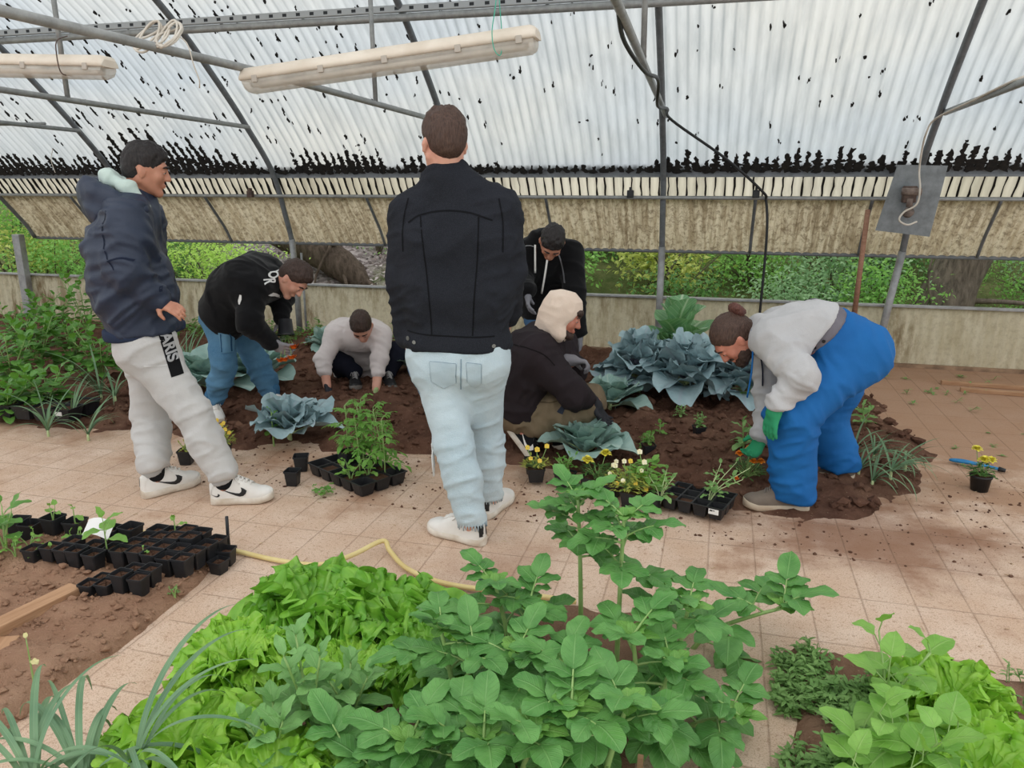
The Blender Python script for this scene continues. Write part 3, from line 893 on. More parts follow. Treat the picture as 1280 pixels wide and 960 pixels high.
def cabbage(u, v, s, label, seed, mats=('cabbage', 'cabbage'), n=15, heart=0.5, name='cabbage', el0=0.25, el1=1.25, ruf=0.02, stalk=0.05, face=None, group='cabbages in the planting bed'):
    rnd.seed(seed)
    z0 = ground(u, v)
    root = empty(name, (u, v, z0), 0, label, 'cabbage', group)
    mb, hb, sb = MB(), MB(), MB()
    for i in range(n):
        q = i / (n - 1)
        az = i * 2.399 + rnd.uniform(-0.25, 0.25)
        el = el0 + (el1 - el0) * q + rnd.uniform(-0.1, 0.1)
        L = s * (1.0 - 0.45 * q) * rnd.uniform(0.88, 1.1)
        tgt = mb
        b = UP * (stalk * 0.5 + stalk * q)
        st = b + adir(az, el) * L * 0.16
        sb.tube([b, st, st + adir(az, el) * L * 0.25], [0.007, 0.006, 0.003], 6, cap=False)
        fanleaf(tgt, st, adir(az, el), UP - adir(az, 0) * 0.2, L * 0.92, 1.2, 0.42, ruf * s / 0.3, 6, 10, 29, rnd.uniform(0.25, 0.8) * (1 - 0.4 * q), narrow=0.05, ruf2=ruf * 0.4)
    # tight heart
    for i in range(6):
        az = i * 2.399
        fanleaf(hb, UP * stalk * 0.8, adir(az, 1.15), UP - adir(az, 0), s * 0.5, 1.3, 1.1, 0.010, 6, 8, 19, 0.9, narrow=0.05)
    mb.build('outer_foliage', LM[mats[0]], root)
    hb.build('heart', LM[mats[1]], root)
    sb.tube([(0, 0, -0.04), (0, 0, stalk), (0, 0, stalk * 2)], [0.016, 0.015, 0.01], 8)
    sb.build('stem', M_STEM2, root)
    return root

def leafy(name, u, v, h, label, cat, mat, stems=3, nodes=7, L=0.09, W=0.055, prof=ovate, group=None, seed=0, spread=0.12, pet=0.04, opp=False, stemmat=None, lean=(0, 0), z0=None, droop=0.7, tipel=1.1):
    """upright plant with simple leaves on stalks along its stems"""
    rnd.seed(seed * 13 + 1)
    if z0 is None: z0 = ground(u, v)
    root = empty(name, (u, v, z0), 0, label, cat, group)
    mb, sb = MB(), MB()
    for k in range(stems):
        a0 = k / max(1, stems) * 6.28 + rnd.uniform(-0.5, 0.5)
        tip = np.array([math.cos(a0) * spread * (stems > 1) + lean[0], math.sin(a0) * spread * (stems > 1) + lean[1], h * rnd.uniform(0.75, 1.05)])
        st = spline([(0, 0, -0.02), tip * [0.3, 0.3, 0.45], tip], 8)
        sb.tube(st, np.linspace(0.006, 0.0025, 8) * (0.6 if h < 0.2 else 1), 6)
        for i in range(nodes):
            t = min(1.0, 0.18 + 0.82 * (i + 1) / nodes)
            x = t * 7; q = min(6, int(x)); base = st[q] * (1 - x + q) + st[q + 1] * (x - q)
            for op in ((0, math.pi) if opp else (0,)):
                az = a0 + i * (1.57 if opp else 2.4) + op + rnd.uniform(-0.3, 0.3)
                el = 0.1 + (tipel - 0.1) * t ** 3 + rnd.uniform(-0.15, 0.25)
                p1 = base + adir(az, el + 0.2) * pet * (1.1 - 0.6 * t)
                if pet > 0: sb.tube([base, p1], 0.0018, 4, cap=False)
                sz = rnd.uniform(0.75, 1.1) * (1.0 - 0.45 * t ** 3)
                leaf(mb, p1, adir(az, el), UP, L * sz, W * sz, prof, droop * rnd.uniform(0.5, 1.5), 0.3, 0.003)
    mb.build('foliage', LM[mat], root)
    sb.build('stem', stemmat or M_STEM, root)
    return root

def pinnate(mb, sb, base, az, el, L, nl=4, droop=0.8):
    """a tomato leaf: narrow toothed leaflets on a drooping stalk"""
    d = adir(az, el); side = adir(az + math.pi / 2, 0)
    pts = np.array([np.asarray(base) + d * L * t - UP * droop * L * 0.5 * t * t for t in np.linspace(0, 1, 5)])
    sb.tube(pts, np.linspace(0.0022, 0.001, 5), 4, cap=False)
    for k in range(nl):
        t = 0.35 + 0.6 * k / nl
        i = min(3, int(t * 4)); b = pts[i] + (pts[i + 1] - pts[i]) * (t * 4 - i)
        for sg in (-1, 1):
            z = L * 0.42 * rnd.uniform(0.7, 1.1)
            leaf(mb, b, nrm(d * 0.6 + side * sg - UP * rnd.uniform(0.0, 0.6)), UP, z, z * 0.42, ovate, 0.8, 0.3, 0.003, 3, 5, 3)
    leaf(mb, pts[-1], nrm(pts[-1] - pts[-2]), UP, L * 0.45, L * 0.2, ovate, 0.6, 0.3, 0.003, 3, 5, 3)

def tomato(u, v, z0, h, label, seed, group=None, nodes=8, L=0.13):
    rnd.seed(seed)
    root = empty('tomato_seedling', (u, v, z0), 0, label, 'seedling', group)
    mb, sb = MB(), MB()
    tip = np.array([rnd.uniform(-0.04, 0.04), rnd.uniform(-0.04, 0.04), h])
    st = spline([(0, 0, -0.01), tip * [0.2, 0.2, 0.5], tip], 8)
    sb.tube(st, np.linspace(0.004, 0.002, 8), 6)
    for i in range(nodes):
        t = 0.25 + 0.75 * i / (nodes - 1)
        x = t * 7; q = min(6, int(x)); base = st[q] * (1 - x + q) + st[q + 1] * (x - q)
        pinnate(mb, sb, base, i * 2.4 + rnd.uniform(-0.4, 0.4), 0.35 + 0.6 * t ** 3, L * (1.1 - 0.5 * t) * rnd.uniform(0.8, 1.15), 3)
    mb.build('foliage', LM['tomato'], root)
    sb.build('stem', M_STEM, root)
    return root

# ------------------------------------------------------------------ cheap leaves in bulk for the thicket outside
def leaf_cloud(mb, C, size, r, updir=0.5):
    """C: (n, 3) leaf places; every leaf is a small folded blade of six vertices"""
    n = len(C)
    d = r.normal(size=(n, 3)); d[:, 2] = d[:, 2] * 0.6 - 0.15; d /= np.linalg.norm(d, axis=1, keepdims=True)
    up = r.normal(size=(n, 3)) * 0.6 + np.array([0, -0.25, updir + 0.4])
    s = np.cross(up, d); s /= np.linalg.norm(s, axis=1, keepdims=True) + 1e-9
    nn = np.cross(d, s)
    L = size * r.uniform(0.6, 1.3, (n, 1)); W = L * r.uniform(0.4, 0.62, (n, 1))
    v = np.stack([C, C + d * L * 0.45 + s * W * 0.5 + nn * W * 0.15, C + d * L - nn * L * 0.15, C + d * L * 0.45 - s * W * 0.5 + nn * W * 0.15, C + d * L * 0.5], 1)
    b = (np.arange(n) * 5)[:, None]
    f = np.concatenate([b + [0, 1, 4], b + [1, 2, 4], b + [2, 3, 4], b + [3, 0, 4]])
    uv = np.tile(np.array([[0, .5], [.5, 1], [1, .5], [.5, 0], [.5, .5]]), (n, 1))
    mb.add(v.reshape(-1, 3), f, uv)
# ================================================================== plants of the near beds
def g2(px, py):
    p = gp(px, py, 0.03)
    return float(p[0]), float(p[1])
# lettuces
for k, (px, py, s, mt, n, lab) in enumerate([
    (398, 790, 0.33, 'lettuce2', 26, 'big curly green lettuce at the far end of the bed, beside the yellow hose'),
    (480, 800, 0.31, 'lettuce2', 24, 'big curly green lettuce next to the potato plants, below the hose bend'),
    (532, 850, 0.22, 'lettuce2', 18, 'low curly lettuce squeezed against the front of the potato leaves'),
    (300, 850, 0.23, 'lettuce', 20, 'yellow-green curly lettuce at the paved edge, behind the widest lettuce of the bed'),
    (236, 975, 0.27, 'lettuce', 24, 'wide yellow-green lettuce beside the arching leek leaves'),
    (345, 1030, 0.24, 'lettuce', 22, 'yellow-green lettuce under the pointed-leaf seedlings, cut by the picture edge'),
    (440, 862, 0.19, 'lettuce', 14, 'small pale lettuce with a drooping outer leaf over bare soil'),
    (1180, 900, 0.22, 'lettuce', 22, 'yellow-green curly lettuce behind the squash leaves in the weedy bed'),
    (1225, 1000, 0.25, 'lettuce', 22, 'bright curly lettuce at the bottom corner of the weedy bed')]):
    u, v = g2(px, py)
    lettuce(u, v, s, lab, 100 + k, mt, n + 8)

# potatoes
PG = 'potato plants in the front bed'
for k, (px, py, h, lv, st, lean, big, spread, lab, kw) in enumerate([
    (726, 812, 0.60, 11, 1, (-0.03, 0.02), 0.078, 0.05, 'tallest potato plant, its bare-stemmed top standing against the paving', dict(top_only=True)),
    (770, 846, 0.55, 10, 1, (0.0, 0.0), 0.080, 0.05, 'tall potato plant just in front of the tallest one, its top beside the paving', dict(top_only=True)),
    (640, 846, 0.30, 7, 2, (0, 0), 0.085, 0.10, 'low potato plant behind the clump, next to the hose end', {}),
    (572, 918, 0.27, 7, 2, (0, 0), 0.085, 0.10, 'potato plant of the clump that touches the lettuces', {}),
    (676, 934, 0.30, 8, 2, (0, 0), 0.085, 0.11, 'potato plant in the middle of the clump', {}),
    (800, 940, 0.36, 8, 2, (0.02, 0), 0.085, 0.10, 'bushy potato plant in front of the two tall ones', {}),
    (838, 876, 0.38, 8, 1, (0.03, 0), 0.085, 0.06, 'upright potato plant at the tiled edge of the bed', {}),
    (548, 1028, 0.26, 8, 2, (0, 0), 0.09, 0.11, 'potato plant at the bottom edge beside the dead yellow leaf', {}),
    (640, 1046, 0.30, 8, 2, (0, 0), 0.09, 0.11, 'broad potato plant at the bottom edge, middle of the row', {}),
    (744, 1040, 0.33, 8, 2, (0, 0), 0.09, 0.11, 'potato plant at the bottom edge next to the wooden peg', {}),
    (470, 1030, 0.18, 6, 2, (0, 0), 0.09, 0.09, 'small potato plant at the bottom edge beside the pointed-leaf seedlings', {}),
    (860, 800, 0.20, 7, 1, (0.30, 0.03), 0.105, 0.05, 'fallen potato stem sprawling over the tiles towards the weedy bed', {}),
    (842, 910, 0.14, 5, 1, (0.17, -0.03), 0.085, 0.05, 'short potato stem hanging over the tiled strip', {})]):
    u, v = g2(px, py)
    potato('potato_plant', u, v, h, lab, lv, st, lean, big, spread, PG, 10 + k, **kw)

# pointed-leaf seedlings between lettuce and potatoes
for k, (px, py, h, lab) in enumerate([(392, 948, 0.30, 'taller pointed-leaf pepper plant in the gap of bare soil beside the lettuces'),
                                     (440, 925, 0.20, 'lower pointed-leaf pepper plant next to bare soil and a drooping lettuce leaf'),
                                     (345, 985, 0.20, 'pointed-leaf pepper plant over the yellow-green lettuce at the bottom edge')]):
    u, v = g2(px, py)
    leafy('pepper_plant', u, v, h, lab, 'pepper plant', 'mint', 3, 6, 0.115, 0.060, ovate, 'pepper plants among the lettuces', 40 + k, 0.06, 0.012, True)
# dead leaves on the soil
for k, (px, py, lab) in enumerate([(452, 886, 'pale dead leaf on the bare soil of the lettuce bed'), (425, 925, 'cream dead leaf lying at the foot of the pepper plants'), (478, 936, 'small yellowed leaf on bare soil beside the potatoes'), (340, 795, 'yellowed lettuce leaf on the soil behind the paved edge')]):
    u, v = g2(px, py)
    m = MB(); rnd.seed(k)
    fanleaf(m, (0, 0, 0.008), adir(k * 2.0, 0.15), UP, 0.055, 0.8, 0.15, 0.008, 6, 6, 11, 0.3)
    o = m.build('dead_leaf', LM['withered']); o.location = (u, v, ground(u, v) + 0.006)
    tag(o, lab, 'dead leaf', 'dead leaves on the soil')

# leeks at the bottom corner
LG = 'leeks beside the paved strip'
for k, (px, py, n, L, az0, sp, lab) in enumerate([
    (52, 1040, 8, 0.46, 1.4, 2.6, 'leek at the corner with upright and folded blades'),
    (112, 1030, 9, 0.50, 1.2, 2.4, 'middle leek of the three with tall upright blades'),
    (178, 1024, 9, 0.52, 0.2, 1.5, 'leek whose long blades arch over the yellow-green lettuce')]):
    u, v = g2(px, py)
    strap_plant('leek', u, v, lab, 'leek', 'leek', n + 4, L, 0.0165, LG, 60 + k, az0, sp, (1.0, 1.5), (1.6, 3.4), 0.016, 0.10, nt=22)

# weedy bed: squash leaves and creeping weeds
for k, (px, py, h, st, lab) in enumerate([(1105, 905, 0.22, 2, 'tall squash plant with big soft leaves, the one nearest the paving'), (1135, 990, 0.19, 3, 'squash plant with big soft leaves in front of the lettuces'), (1092, 1015, 0.15, 2, 'low squash plant at the bottom edge beside the creeping weeds')]):
    u, v = g2(px, py)
    leafy('squash_plant', u, v, h, lab, 'squash plant', 'bean', st + 1, 5, 0.125, 0.12, heart, 'squash plants in the weedy bed', 70 + k, 0.09, 0.07, False, droop=0.9)
def weeds(name, area, n, label, seed, size=0.03, hmax=0.06, mat='weed', zoff=0.0):
    r = np.random.default_rng(seed)
    m = MB()
    for _ in range(n):
        c = np.array([r.uniform(*area[0]), r.uniform(*area[1])])
        if vnoise(np.array([c[0] * 6, c[1] * 6, seed])) < -0.25: continue
        z = ground(*c)
        k = r.integers(4, 9)
        base = np.array([c[0], c[1], z])
        tip = base + np.array([r.normal(0, 0.03), r.normal(0, 0.03), r.uniform(0.2, 1) * hmax])
        m.tube([base, tip], 0.0014, 4, cap=False)
        for q in range(k):
            b = base + (tip - base) * (0.3 + 0.7 * q / k)
            leaf(m, b, adir(r.uniform(0, 6.28), r.uniform(-0.1, 0.7)), UP, size * r.uniform(0.6, 1.3), size * 0.42, lance, 0.4, 0.2, 0, 3, 4, 3)
    tag(m.build(name, LM[mat]), label, 'weeds', kind='stuff')
rnd.seed(5)
weeds('creeping_weeds', ((0.26, 0.56), (1.4, 2.5)), 1300, 'creeping green weeds covering the tiled edge of the bed', 3)
weeds('sparse_weeds', ((0.8, 1.2), (2.15, 2.5)), 60, 'thin weeds on bare soil beside the curly lettuces', 4, 0.022)

# ================================================================== seedling bed plants (by the pots)
for k, (px, py, h, lab, st, L, Wd) in enumerate([(8, 690, 0.2, 'broad-leaved plant cut off by the frame beside the row of pots', 3, 0.13, 0.075)]):
    u, v = g2(px, py)
    leafy('chard_plant', u, v, h, lab, 'plant', 'pepper', st, 4, L, Wd, ovate, None, 80, 0.07, 0.03)
for k, (px, py, h, lab) in enumerate([(38, 690, 0.07, 'small round-leaved seedling on the dry soil beside the broad-leaved plant'), (20, 698, 0.07, 'small round-leaved seedling in front of the broad-leaved plant'), (58, 700, 0.05, 'round-leaved seedling next to the row of five pots'), (98, 678, 0.05, 'low round-leaved seedling between the two rows of pots')]):
    u, v = g2(px, py)
    leafy('bean_seedling', u, v, h, lab, 'seedling', 'bean', 3, 2, 0.045, 0.042, heart, 'round-leaved seedlings on the dry bed', 85 + k, 0.03, 0.02)
u, v = g2(218, 742); leafy('weed_sprout', u, v, 0.04, 'tiny grey-green weed sprout in front of the pots', 'weed', 'seedling', 3, 3, 0.02, 0.012, ovate, None, 95, 0.015, 0.005)
u, v = g2(44, 862)
r_ = leafy('gone_to_seed_stalk', u, v, 0.17, 'thin stalk with a yellow-white withered leaf at its top', 'stalk', 'withered', 1, 2, 0.04, 0.03, ovate, None, 96, 0.0, 0.01)

# ================================================================== the planting bed
# peppers behind the left bed edge
BG = 'leafy pepper plants in the planting bed'
for k, (px, py, h, st, lab) in enumerate([
    (18, 490, 0.44, 4, 'dense pepper bush cut off by the frame behind the black tray'), (52, 470, 0.46, 4, 'dense pepper bush behind the black tray with trailing leaves'),
    (92, 462, 0.48, 4, 'bushy pepper plant just behind the spring onions'), (112, 430, 0.60, 2, 'tall pepper shoot standing out against the pale wall sheet'),
    (130, 478, 0.40, 4, 'pepper bush half hidden behind the grey sweatpants'), (30, 440, 0.42, 4, 'pepper bush at the pale wall sheet near the end post'), (72, 432, 0.42, 4, 'pepper bush along the wall sheet next to the tall shoot'),
    (10, 520, 0.24, 3, 'low pepper plant in the black tray at the frame edge'), (62, 515, 0.26, 3, 'low pepper plant in front of the dense bushes')]):
    u, v = g2(px, py)
    leafy('pepper_bush', u, v, h, lab, 'pepper plant', 'pepper', st + 3, 12, 0.135, 0.085, ovate, BG, 110 + k, 0.17, 0.05)
OG = 'spring onions in the planting bed'
for k, (px, py, n, L, lab) in enumerate([(60, 540, 7, 0.30, 'spring onion at the near end of the soil, beside the black tray'), (92, 528, 8, 0.36, 'floppy spring onion between the black tray and the grey sweatpants'), (128, 505, 8, 0.40, 'tall spring onion right behind the grey sweatpants'),
                                         (110, 545, 7, 0.26, 'low spring onion sprawling at the soil edge'), (236, 470, 7, 0.42, 'spring onion behind the big cabbage leaves near the wall'), (215, 480, 6, 0.36, 'spring onion showing past the back of the navy jacket'), (146, 512, 6, 0.32, 'spring onion touching the knee of the grey sweatpants')]):
    u, v = g2(px, py)
    strap_plant('spring_onion', u, v, lab, 'spring onion', 'onion', n + 7, L * 1.2, 0.012, OG, 130 + k, 0, 3.14, (1.0, 1.5), (0.5, 2.2), 0.008, 0.04)
OG2 = 'spring onions by the blue overalls'
for k, (px, py, n, L, az0, lab) in enumerate([(1072, 600, 12, 0.34, 0.2, 'spring onion lying over beside the heel of the grey shoe'), (1090, 606, 12, 0.34, 0.0, 'spring onion in the middle of the fallen clump'), (1112, 604, 12, 0.32, 0.2, 'spring onion of the clump sprawling towards the paving'),
                                              (1090, 585, 10, 0.36, 0.4, 'spring onion at the back of the clump with one upright blade'), (1130, 596, 10, 0.28, 0.1, 'spring onion at the tip of the clump, over the soil edge'), (1064, 582, 9, 0.36, 1.2, 'spring onion standing behind the far shoe of the overalls')]):
    u, v = g2(px, py)
    strap_plant('spring_onion', u, v, lab, 'spring onion', 'onion', n, L, 0.011, OG2, 140 + k, az0, 1.7, (0.5, 1.3), (0.8, 2.2), 0.008, 0.03)

# cabbages
cabs = [
    (262, 494, 0.44, 'large grey-green cabbage behind the bent legs in cargo jeans, half hidden by them', ('cabbage', 'cabbage'), 13),
    (322, 488, 0.38, 'grey-green cabbage between the two jeans legs of the stooping worker', ('cabbage', 'cabbage'), 12),
    (362, 545, 0.33, 'blue-green cabbage with wavy leaves beside the tomato seedlings', ('redcab', 'cabbage'), 13),
    (412, 440, 0.32, 'cabbage near the wall behind the crouching worker in the pale sweater', ('cabbage', 'cabbage'), 12),
    (516, 474, 0.32, 'cabbage peeking out beside the pale jeans of the standing man', ('cabbage', 'cabbage'), 12),
    (732, 574, 0.30, 'round cabbage at the paving right in front of the crouching worker', ('cabbage', 'cabbage'), 14),
    (762, 512, 0.30, 'cabbage with pale veins beside the crouching worker, at his gloved hand', ('cabbage', 'cabbage'), 11),
    (798, 494, 0.37, 'first red cabbage of the row near the wall, beside the pale-veined cabbage', ('redcab', 'redheart'), 16),
    (856, 502, 0.39, 'red cabbage in the middle of the row, in front of the tall collard', ('redcab', 'redheart'), 16),
    (925, 506, 0.36, 'red cabbage at the end of the row under the face of the man in overalls', ('redcab', 'redheart'), 16)]
for k, (px, py, s, lab, mats, n) in enumerate(cabs):
    u, v = g2(px, py)
    red = mats[1] == 'redheart'
    cabbage(u, v, s, lab, 200 + k, mats, n + (20 if red else 4), 0.3, ruf=0.034 if mats[0] == 'redcab' else 0.018, stalk=0.17 if red else 0.06, el0=0.05 if red else 0.38)
u, v = g2(842, 478)
cabbage(u, v, 0.42, 'tall collard with upright green leaves behind the red cabbages', 230, ('kale', 'kale'), 13, 0.2, 'collard_plant', 0.35, 1.35, 0.01, 0.26, None, None)

# little plants set out in the soil
SG = 'seedlings planted in the open soil'
for k, (px, py, h, L, Wd, lab, st) in enumerate([
    (808, 566, 0.09, 0.045, 0.022, 'small bushy seedling with a leafy twig beside it, nearest the flower trays', 5), (824, 556, 0.11, 0.05, 0.035, 'leafy twig leaning next to the small bushy seedling', 1),
    (850, 524, 0.07, 0.04, 0.02, 'small seedling in the open soil under the middle red cabbage', 4), (935, 512, 0.09, 0.07, 0.045, 'young cabbage seedling under the hanging blue strap', 3),
    (928, 570, 0.17, 0.10, 0.045, 'grey-green aubergine seedling behind the orange marigolds', 3), (1080, 535, 0.15, 0.10, 0.055, 'grey-green aubergine seedling between the overalls and the spring onions', 3),
    (342, 552, 0.25, 0.07, 0.045, 'spindly tomato seedling in front of the blue-green cabbage', 1), (1010, 500, 0.08, 0.06, 0.04, 'seedling half hidden behind the blue overalls', 2), (790, 498, 0.06, 0.09, 0.06, 'fallen green leaf shoot at the foot of the first red cabbage', 1)]):
    u, v = g2(px, py)
    leafy('seedling', u, v, h, lab, 'seedling', 'seedling' if k not in (6, 0, 1) else 'tomato', st, 5 if st > 1 else 8, L, Wd, ovate if k != 0 else lance, SG, 240 + k, 0.03, 0.012)
# weeds along the wall foot and small tufts on the paving
rnd.seed(11)
weeds('wall_weeds', ((-5.5, -2.6), (6.3, 7.0)), 240, 'low weeds along the foot of the pale wall sheet', 6, 0.06, 0.16, 'pepper')
weeds('paving_weeds', ((1.3, 3.3), (5.5, 6.9)), 60, 'sparse weeds in the dirt along the wall beside the paving', 7, 0.035, 0.05)
weeds('joint_weeds', ((1.3, 2.6), (4.2, 5.3)), 16, 'small weed tufts in the joints of the paving', 8, 0.025, 0.025)
# ================================================================== outside the open side: bank, trees, thicket
M_BANK = NT('bank_earth')
def _bank():
    t = M_BANK
    v = t.obj()
    n = t.noise(v, 3.0, 6, 0.7)
    c = t.mix(t.ramp(n, (0.4, 0.0), (0.62, 1.0)), srgb(78, 92, 52), srgb(112, 116, 76))
    x = t.sep(v)[0]
    lit = t.math('MULTIPLY', t.ramp(t.math('ADD', x, 0.0), (0.0, 1.0), (1.0, 1.0)), 1.0)
    f = t.voro(t.mapd(v, (1, 1, 1)), 24, 'F1', 'Color')
    lf = t.mix(t.sep(f)[0], srgb(168, 160, 158), srgb(104, 94, 92))
    near = t.math('SUBTRACT', 1.0, t.math('MULTIPLY', t.math('ABSOLUTE', t.math('ADD', x, 5.3)), 0.45), clamp=True)
    c = t.mix(t.ramp(t.math('ADD', near, t.math('SUBTRACT', n, 0.5)), (0.3, 0.0), (0.55, 1.0)), c, lf)
    return t.done(t.bsdf(c, 0.95, 0.0, t.bump(t.noise(v, 20, 5), 1.0, 0.05), 0.1))
M_BANK = _bank()
xs = np.arange(-22, 9, 0.25); ys = np.array([7.25, 7.6, 8.2, 9, 10, 11.5, 13, 15, 18, 24])
X, Yg = np.meshgrid(xs, ys, indexing='ij')
Z = np.clip(Yg - 7.9, 0, 99) * 0.42 - 0.02 + fbm(np.stack([X, Yg, X * 0], -1) * 0.8, 3) * 0.12 * (Yg > 7.7)
m = MB(); m.grid(np.stack([X, Yg, Z], -1))
tag(m.build('hill_ground', M_BANK), kind='structure')
m = MB(); m.add([(-22, -2.5, -0.03), (-10, -2.5, -0.03), (-10, 7.3, -0.03), (-22, 7.3, -0.03)], [[0, 1, 2, 3]])
tag(m.build('outside_ground', M_BANK), kind='structure')
def hz(y): return max(0, y - 7.9) * 0.42

def bark(name, a, b):
    t = NT(name)
    v = t.mapd(t.obj(), (1, 1, 0.25))
    n = t.noise(v, 22, 6, 0.7, 0.5)
    c = t.mix(t.ramp(n, (0.35, 0.0), (0.65, 1.0)), a, b)
    return t.done(t.bsdf(c, 0.95, 0.0, t.bump(n, 1.0, 0.03), 0.1))
M_BARK = bark('rough_bark', srgb(82, 76, 68), srgb(132, 122, 110))
M_BARK2 = bark('dark_bark', srgb(66, 58, 50), srgb(104, 92, 82))
def trunk(label, path, radii, mat=M_BARK, branches=(), name='tree_trunk'):
    P = spline(path, 24); rr = np.interp(np.linspace(0, 1, 24), np.linspace(0, 1, len(radii)), radii)
    root = empty(name, P[0], 0, label, 'tree', 'tree trunks outside')
    m = MB(); m.tube(P - P[0], rr, 14)
    for V in m.V:
        V += (fbm(V * np.array([6, 6, 1.5]) + 3, 3)[:, None]) * 0.03 * V[:, :1] * 0
        c = vnoise(V * np.array([9, 9, 2.0])) * 0.035
        V[:, 0] += c; V[:, 1] += c * 0.6
    m.build('bole', mat, root)
    for (pth, r0) in branches:
        b = MB(); q = spline(np.asarray(pth, float) - P[0], 14)
        b.tube(q, np.linspace(r0, r0 * 0.3, 14), 8); b.build('branch', mat, root)
    return root
trunk('thick leaning tree trunk beyond the wall sheet, past the metal plate', [(2.12, 8.45, 0.1), (2.25, 8.45, 0.6), (2.42, 8.5, 1.1), (3.0, 8.9, 2.6)], [0.30, 0.24, 0.22, 0.20], M_BARK,
      [([(2.35, 8.4, 0.42), (2.8, 8.2, 0.44), (3.6, 8.1, 0.36)], 0.03), ([(2.1, 8.25, 0.2), (1.95, 8.2, 0.7), (2.1, 8.2, 1.3)], 0.02)])
trunk('grey tree trunk leaning over the sill beside the navy jacket', [(-7.35, 8.9, 0.2), (-7.65, 8.9, 0.9), (-8.3, 9.0, 2.0), (-8.9, 9.1, 3.4)], [0.24, 0.2, 0.2, 0.18], M_BARK)
trunk('dark fallen trunk with bristly roots above the stooping worker', [(-4.05, 8.7, 0.12), (-4.45, 8.75, 0.48), (-5.0, 8.8, 0.78), (-5.8, 8.9, 1.05), (-6.7, 9.0, 1.4), (-7.6, 9.3, 1.75)], [0.05, 0.19, 0.22, 0.17, 0.14, 0.12], M_BARK2,
      [([(-4.7, 8.7, 0.75), (-4.3, 8.6, 1.1), (-4.0, 8.6, 1.6)], 0.05), ([(-4.3, 8.75, 0.4), (-4.0, 8.6, 0.3), (-3.7, 8.5, 0.1)], 0.04), ([(-4.5, 8.65, 0.55), (-4.35, 8.5, 0.3), (-4.3, 8.45, 0.0)], 0.03), ([(-4.6, 8.6, 0.8), (-4.75, 8.45, 0.4), (-4.7, 8.4, 0.0)], 0.02)])
trunk('thin dark bent branch arching in the thicket behind the support post', [(-0.9, 9.0, 0.3), (-0.35, 8.95, 0.75), (-0.1, 8.9, 1.05), (-0.5, 8.8, 1.4)], [0.022, 0.018, 0.014, 0.01], M_BARK2, (), 'bent_branch')
trunk('thin dark forked branch in the thicket past the black hoodie', [(-1.55, 9.0, 0.3), (-1.7, 8.95, 0.75), (-1.95, 8.9, 1.05), (-2.0, 8.9, 1.5)], [0.022, 0.018, 0.014, 0.01], M_BARK2,
      [([(-1.7, 8.95, 0.7), (-1.5, 8.9, 0.95), (-1.2, 8.9, 1.2)], 0.012), ([(-1.75, 8.95, 0.85), (-2.2, 8.9, 0.9), (-2.5, 8.9, 1.2)], 0.01)], 'forked_branch')
trunk('pale dead sticks leaning in the thicket behind the support post', [(-0.75, 8.5, 0.2), (-0.45, 8.55, 0.7), (-0.2, 8.6, 1.1)], [0.016, 0.013, 0.008], M_BARK, [([(-0.6, 8.5, 0.2), (-0.2, 8.5, 0.6), (0.1, 8.55, 0.9)], 0.01)], 'dead_stick')

def fm(name, a, b, tl=0.35):
    return leaf_mat(name, a, b, tuple(min(1, x * 1.25) for x in b), 0.3, 3, 0.5, tl, None, 0.2, 3)
FM = [fm('thicket_leaf_dark', srgb(78, 122, 62), srgb(108, 154, 84)), fm('thicket_leaf_mid', srgb(112, 168, 80), srgb(148, 198, 102)), fm('thicket_leaf_bright', srgb(156, 200, 88), srgb(192, 224, 116)), fm('thicket_leaf_ivy', srgb(118, 160, 112), srgb(158, 192, 144)), fm('thicket_leaf_yellow', srgb(176, 192, 96), srgb(204, 212, 124))]
M_TWIG = plain('twig_bark', srgb(92, 82, 66), srgb(66, 58, 48), 12, 0.9)
r = np.random.default_rng(12)
def thicket(label, c, rad, n, size, mi):
    c = np.asarray(c, float); rad = np.asarray(rad, float)
    root = empty('shrub', (c[0], c[1], max(0, hz(c[1]))), 0, label, 'shrub', 'shrubs growing outside the open side')
    o = np.array([c[0], c[1], max(0, hz(c[1]))])
    # leaves gather round sprays
    n = int(n * 1.5); ks = max(10, n // 45)
    d = r.normal(size=(ks, 3)); d /= np.linalg.norm(d, axis=1, keepdims=True)
    S = d * (r.random((ks, 1)) ** 0.4) * rad
    Cc = np.repeat(S, n // ks, 0) + r.normal(size=(ks * (n // ks), 3)) * 0.12
    m = MB(); leaf_cloud(m, Cc + (c - o), size, r); m.build('foliage', FM[mi], root)
    sb = MB()
    for k in range(min(10, ks)):
        e = S[k] + (c - o)
        sb.tube(spline([(0, 0, -0.1), e * [0.4, 0.4, 0.6], e], 6), np.linspace(0.012, 0.003, 6), 5)
    sb.build('stem', M_TWIG, root)
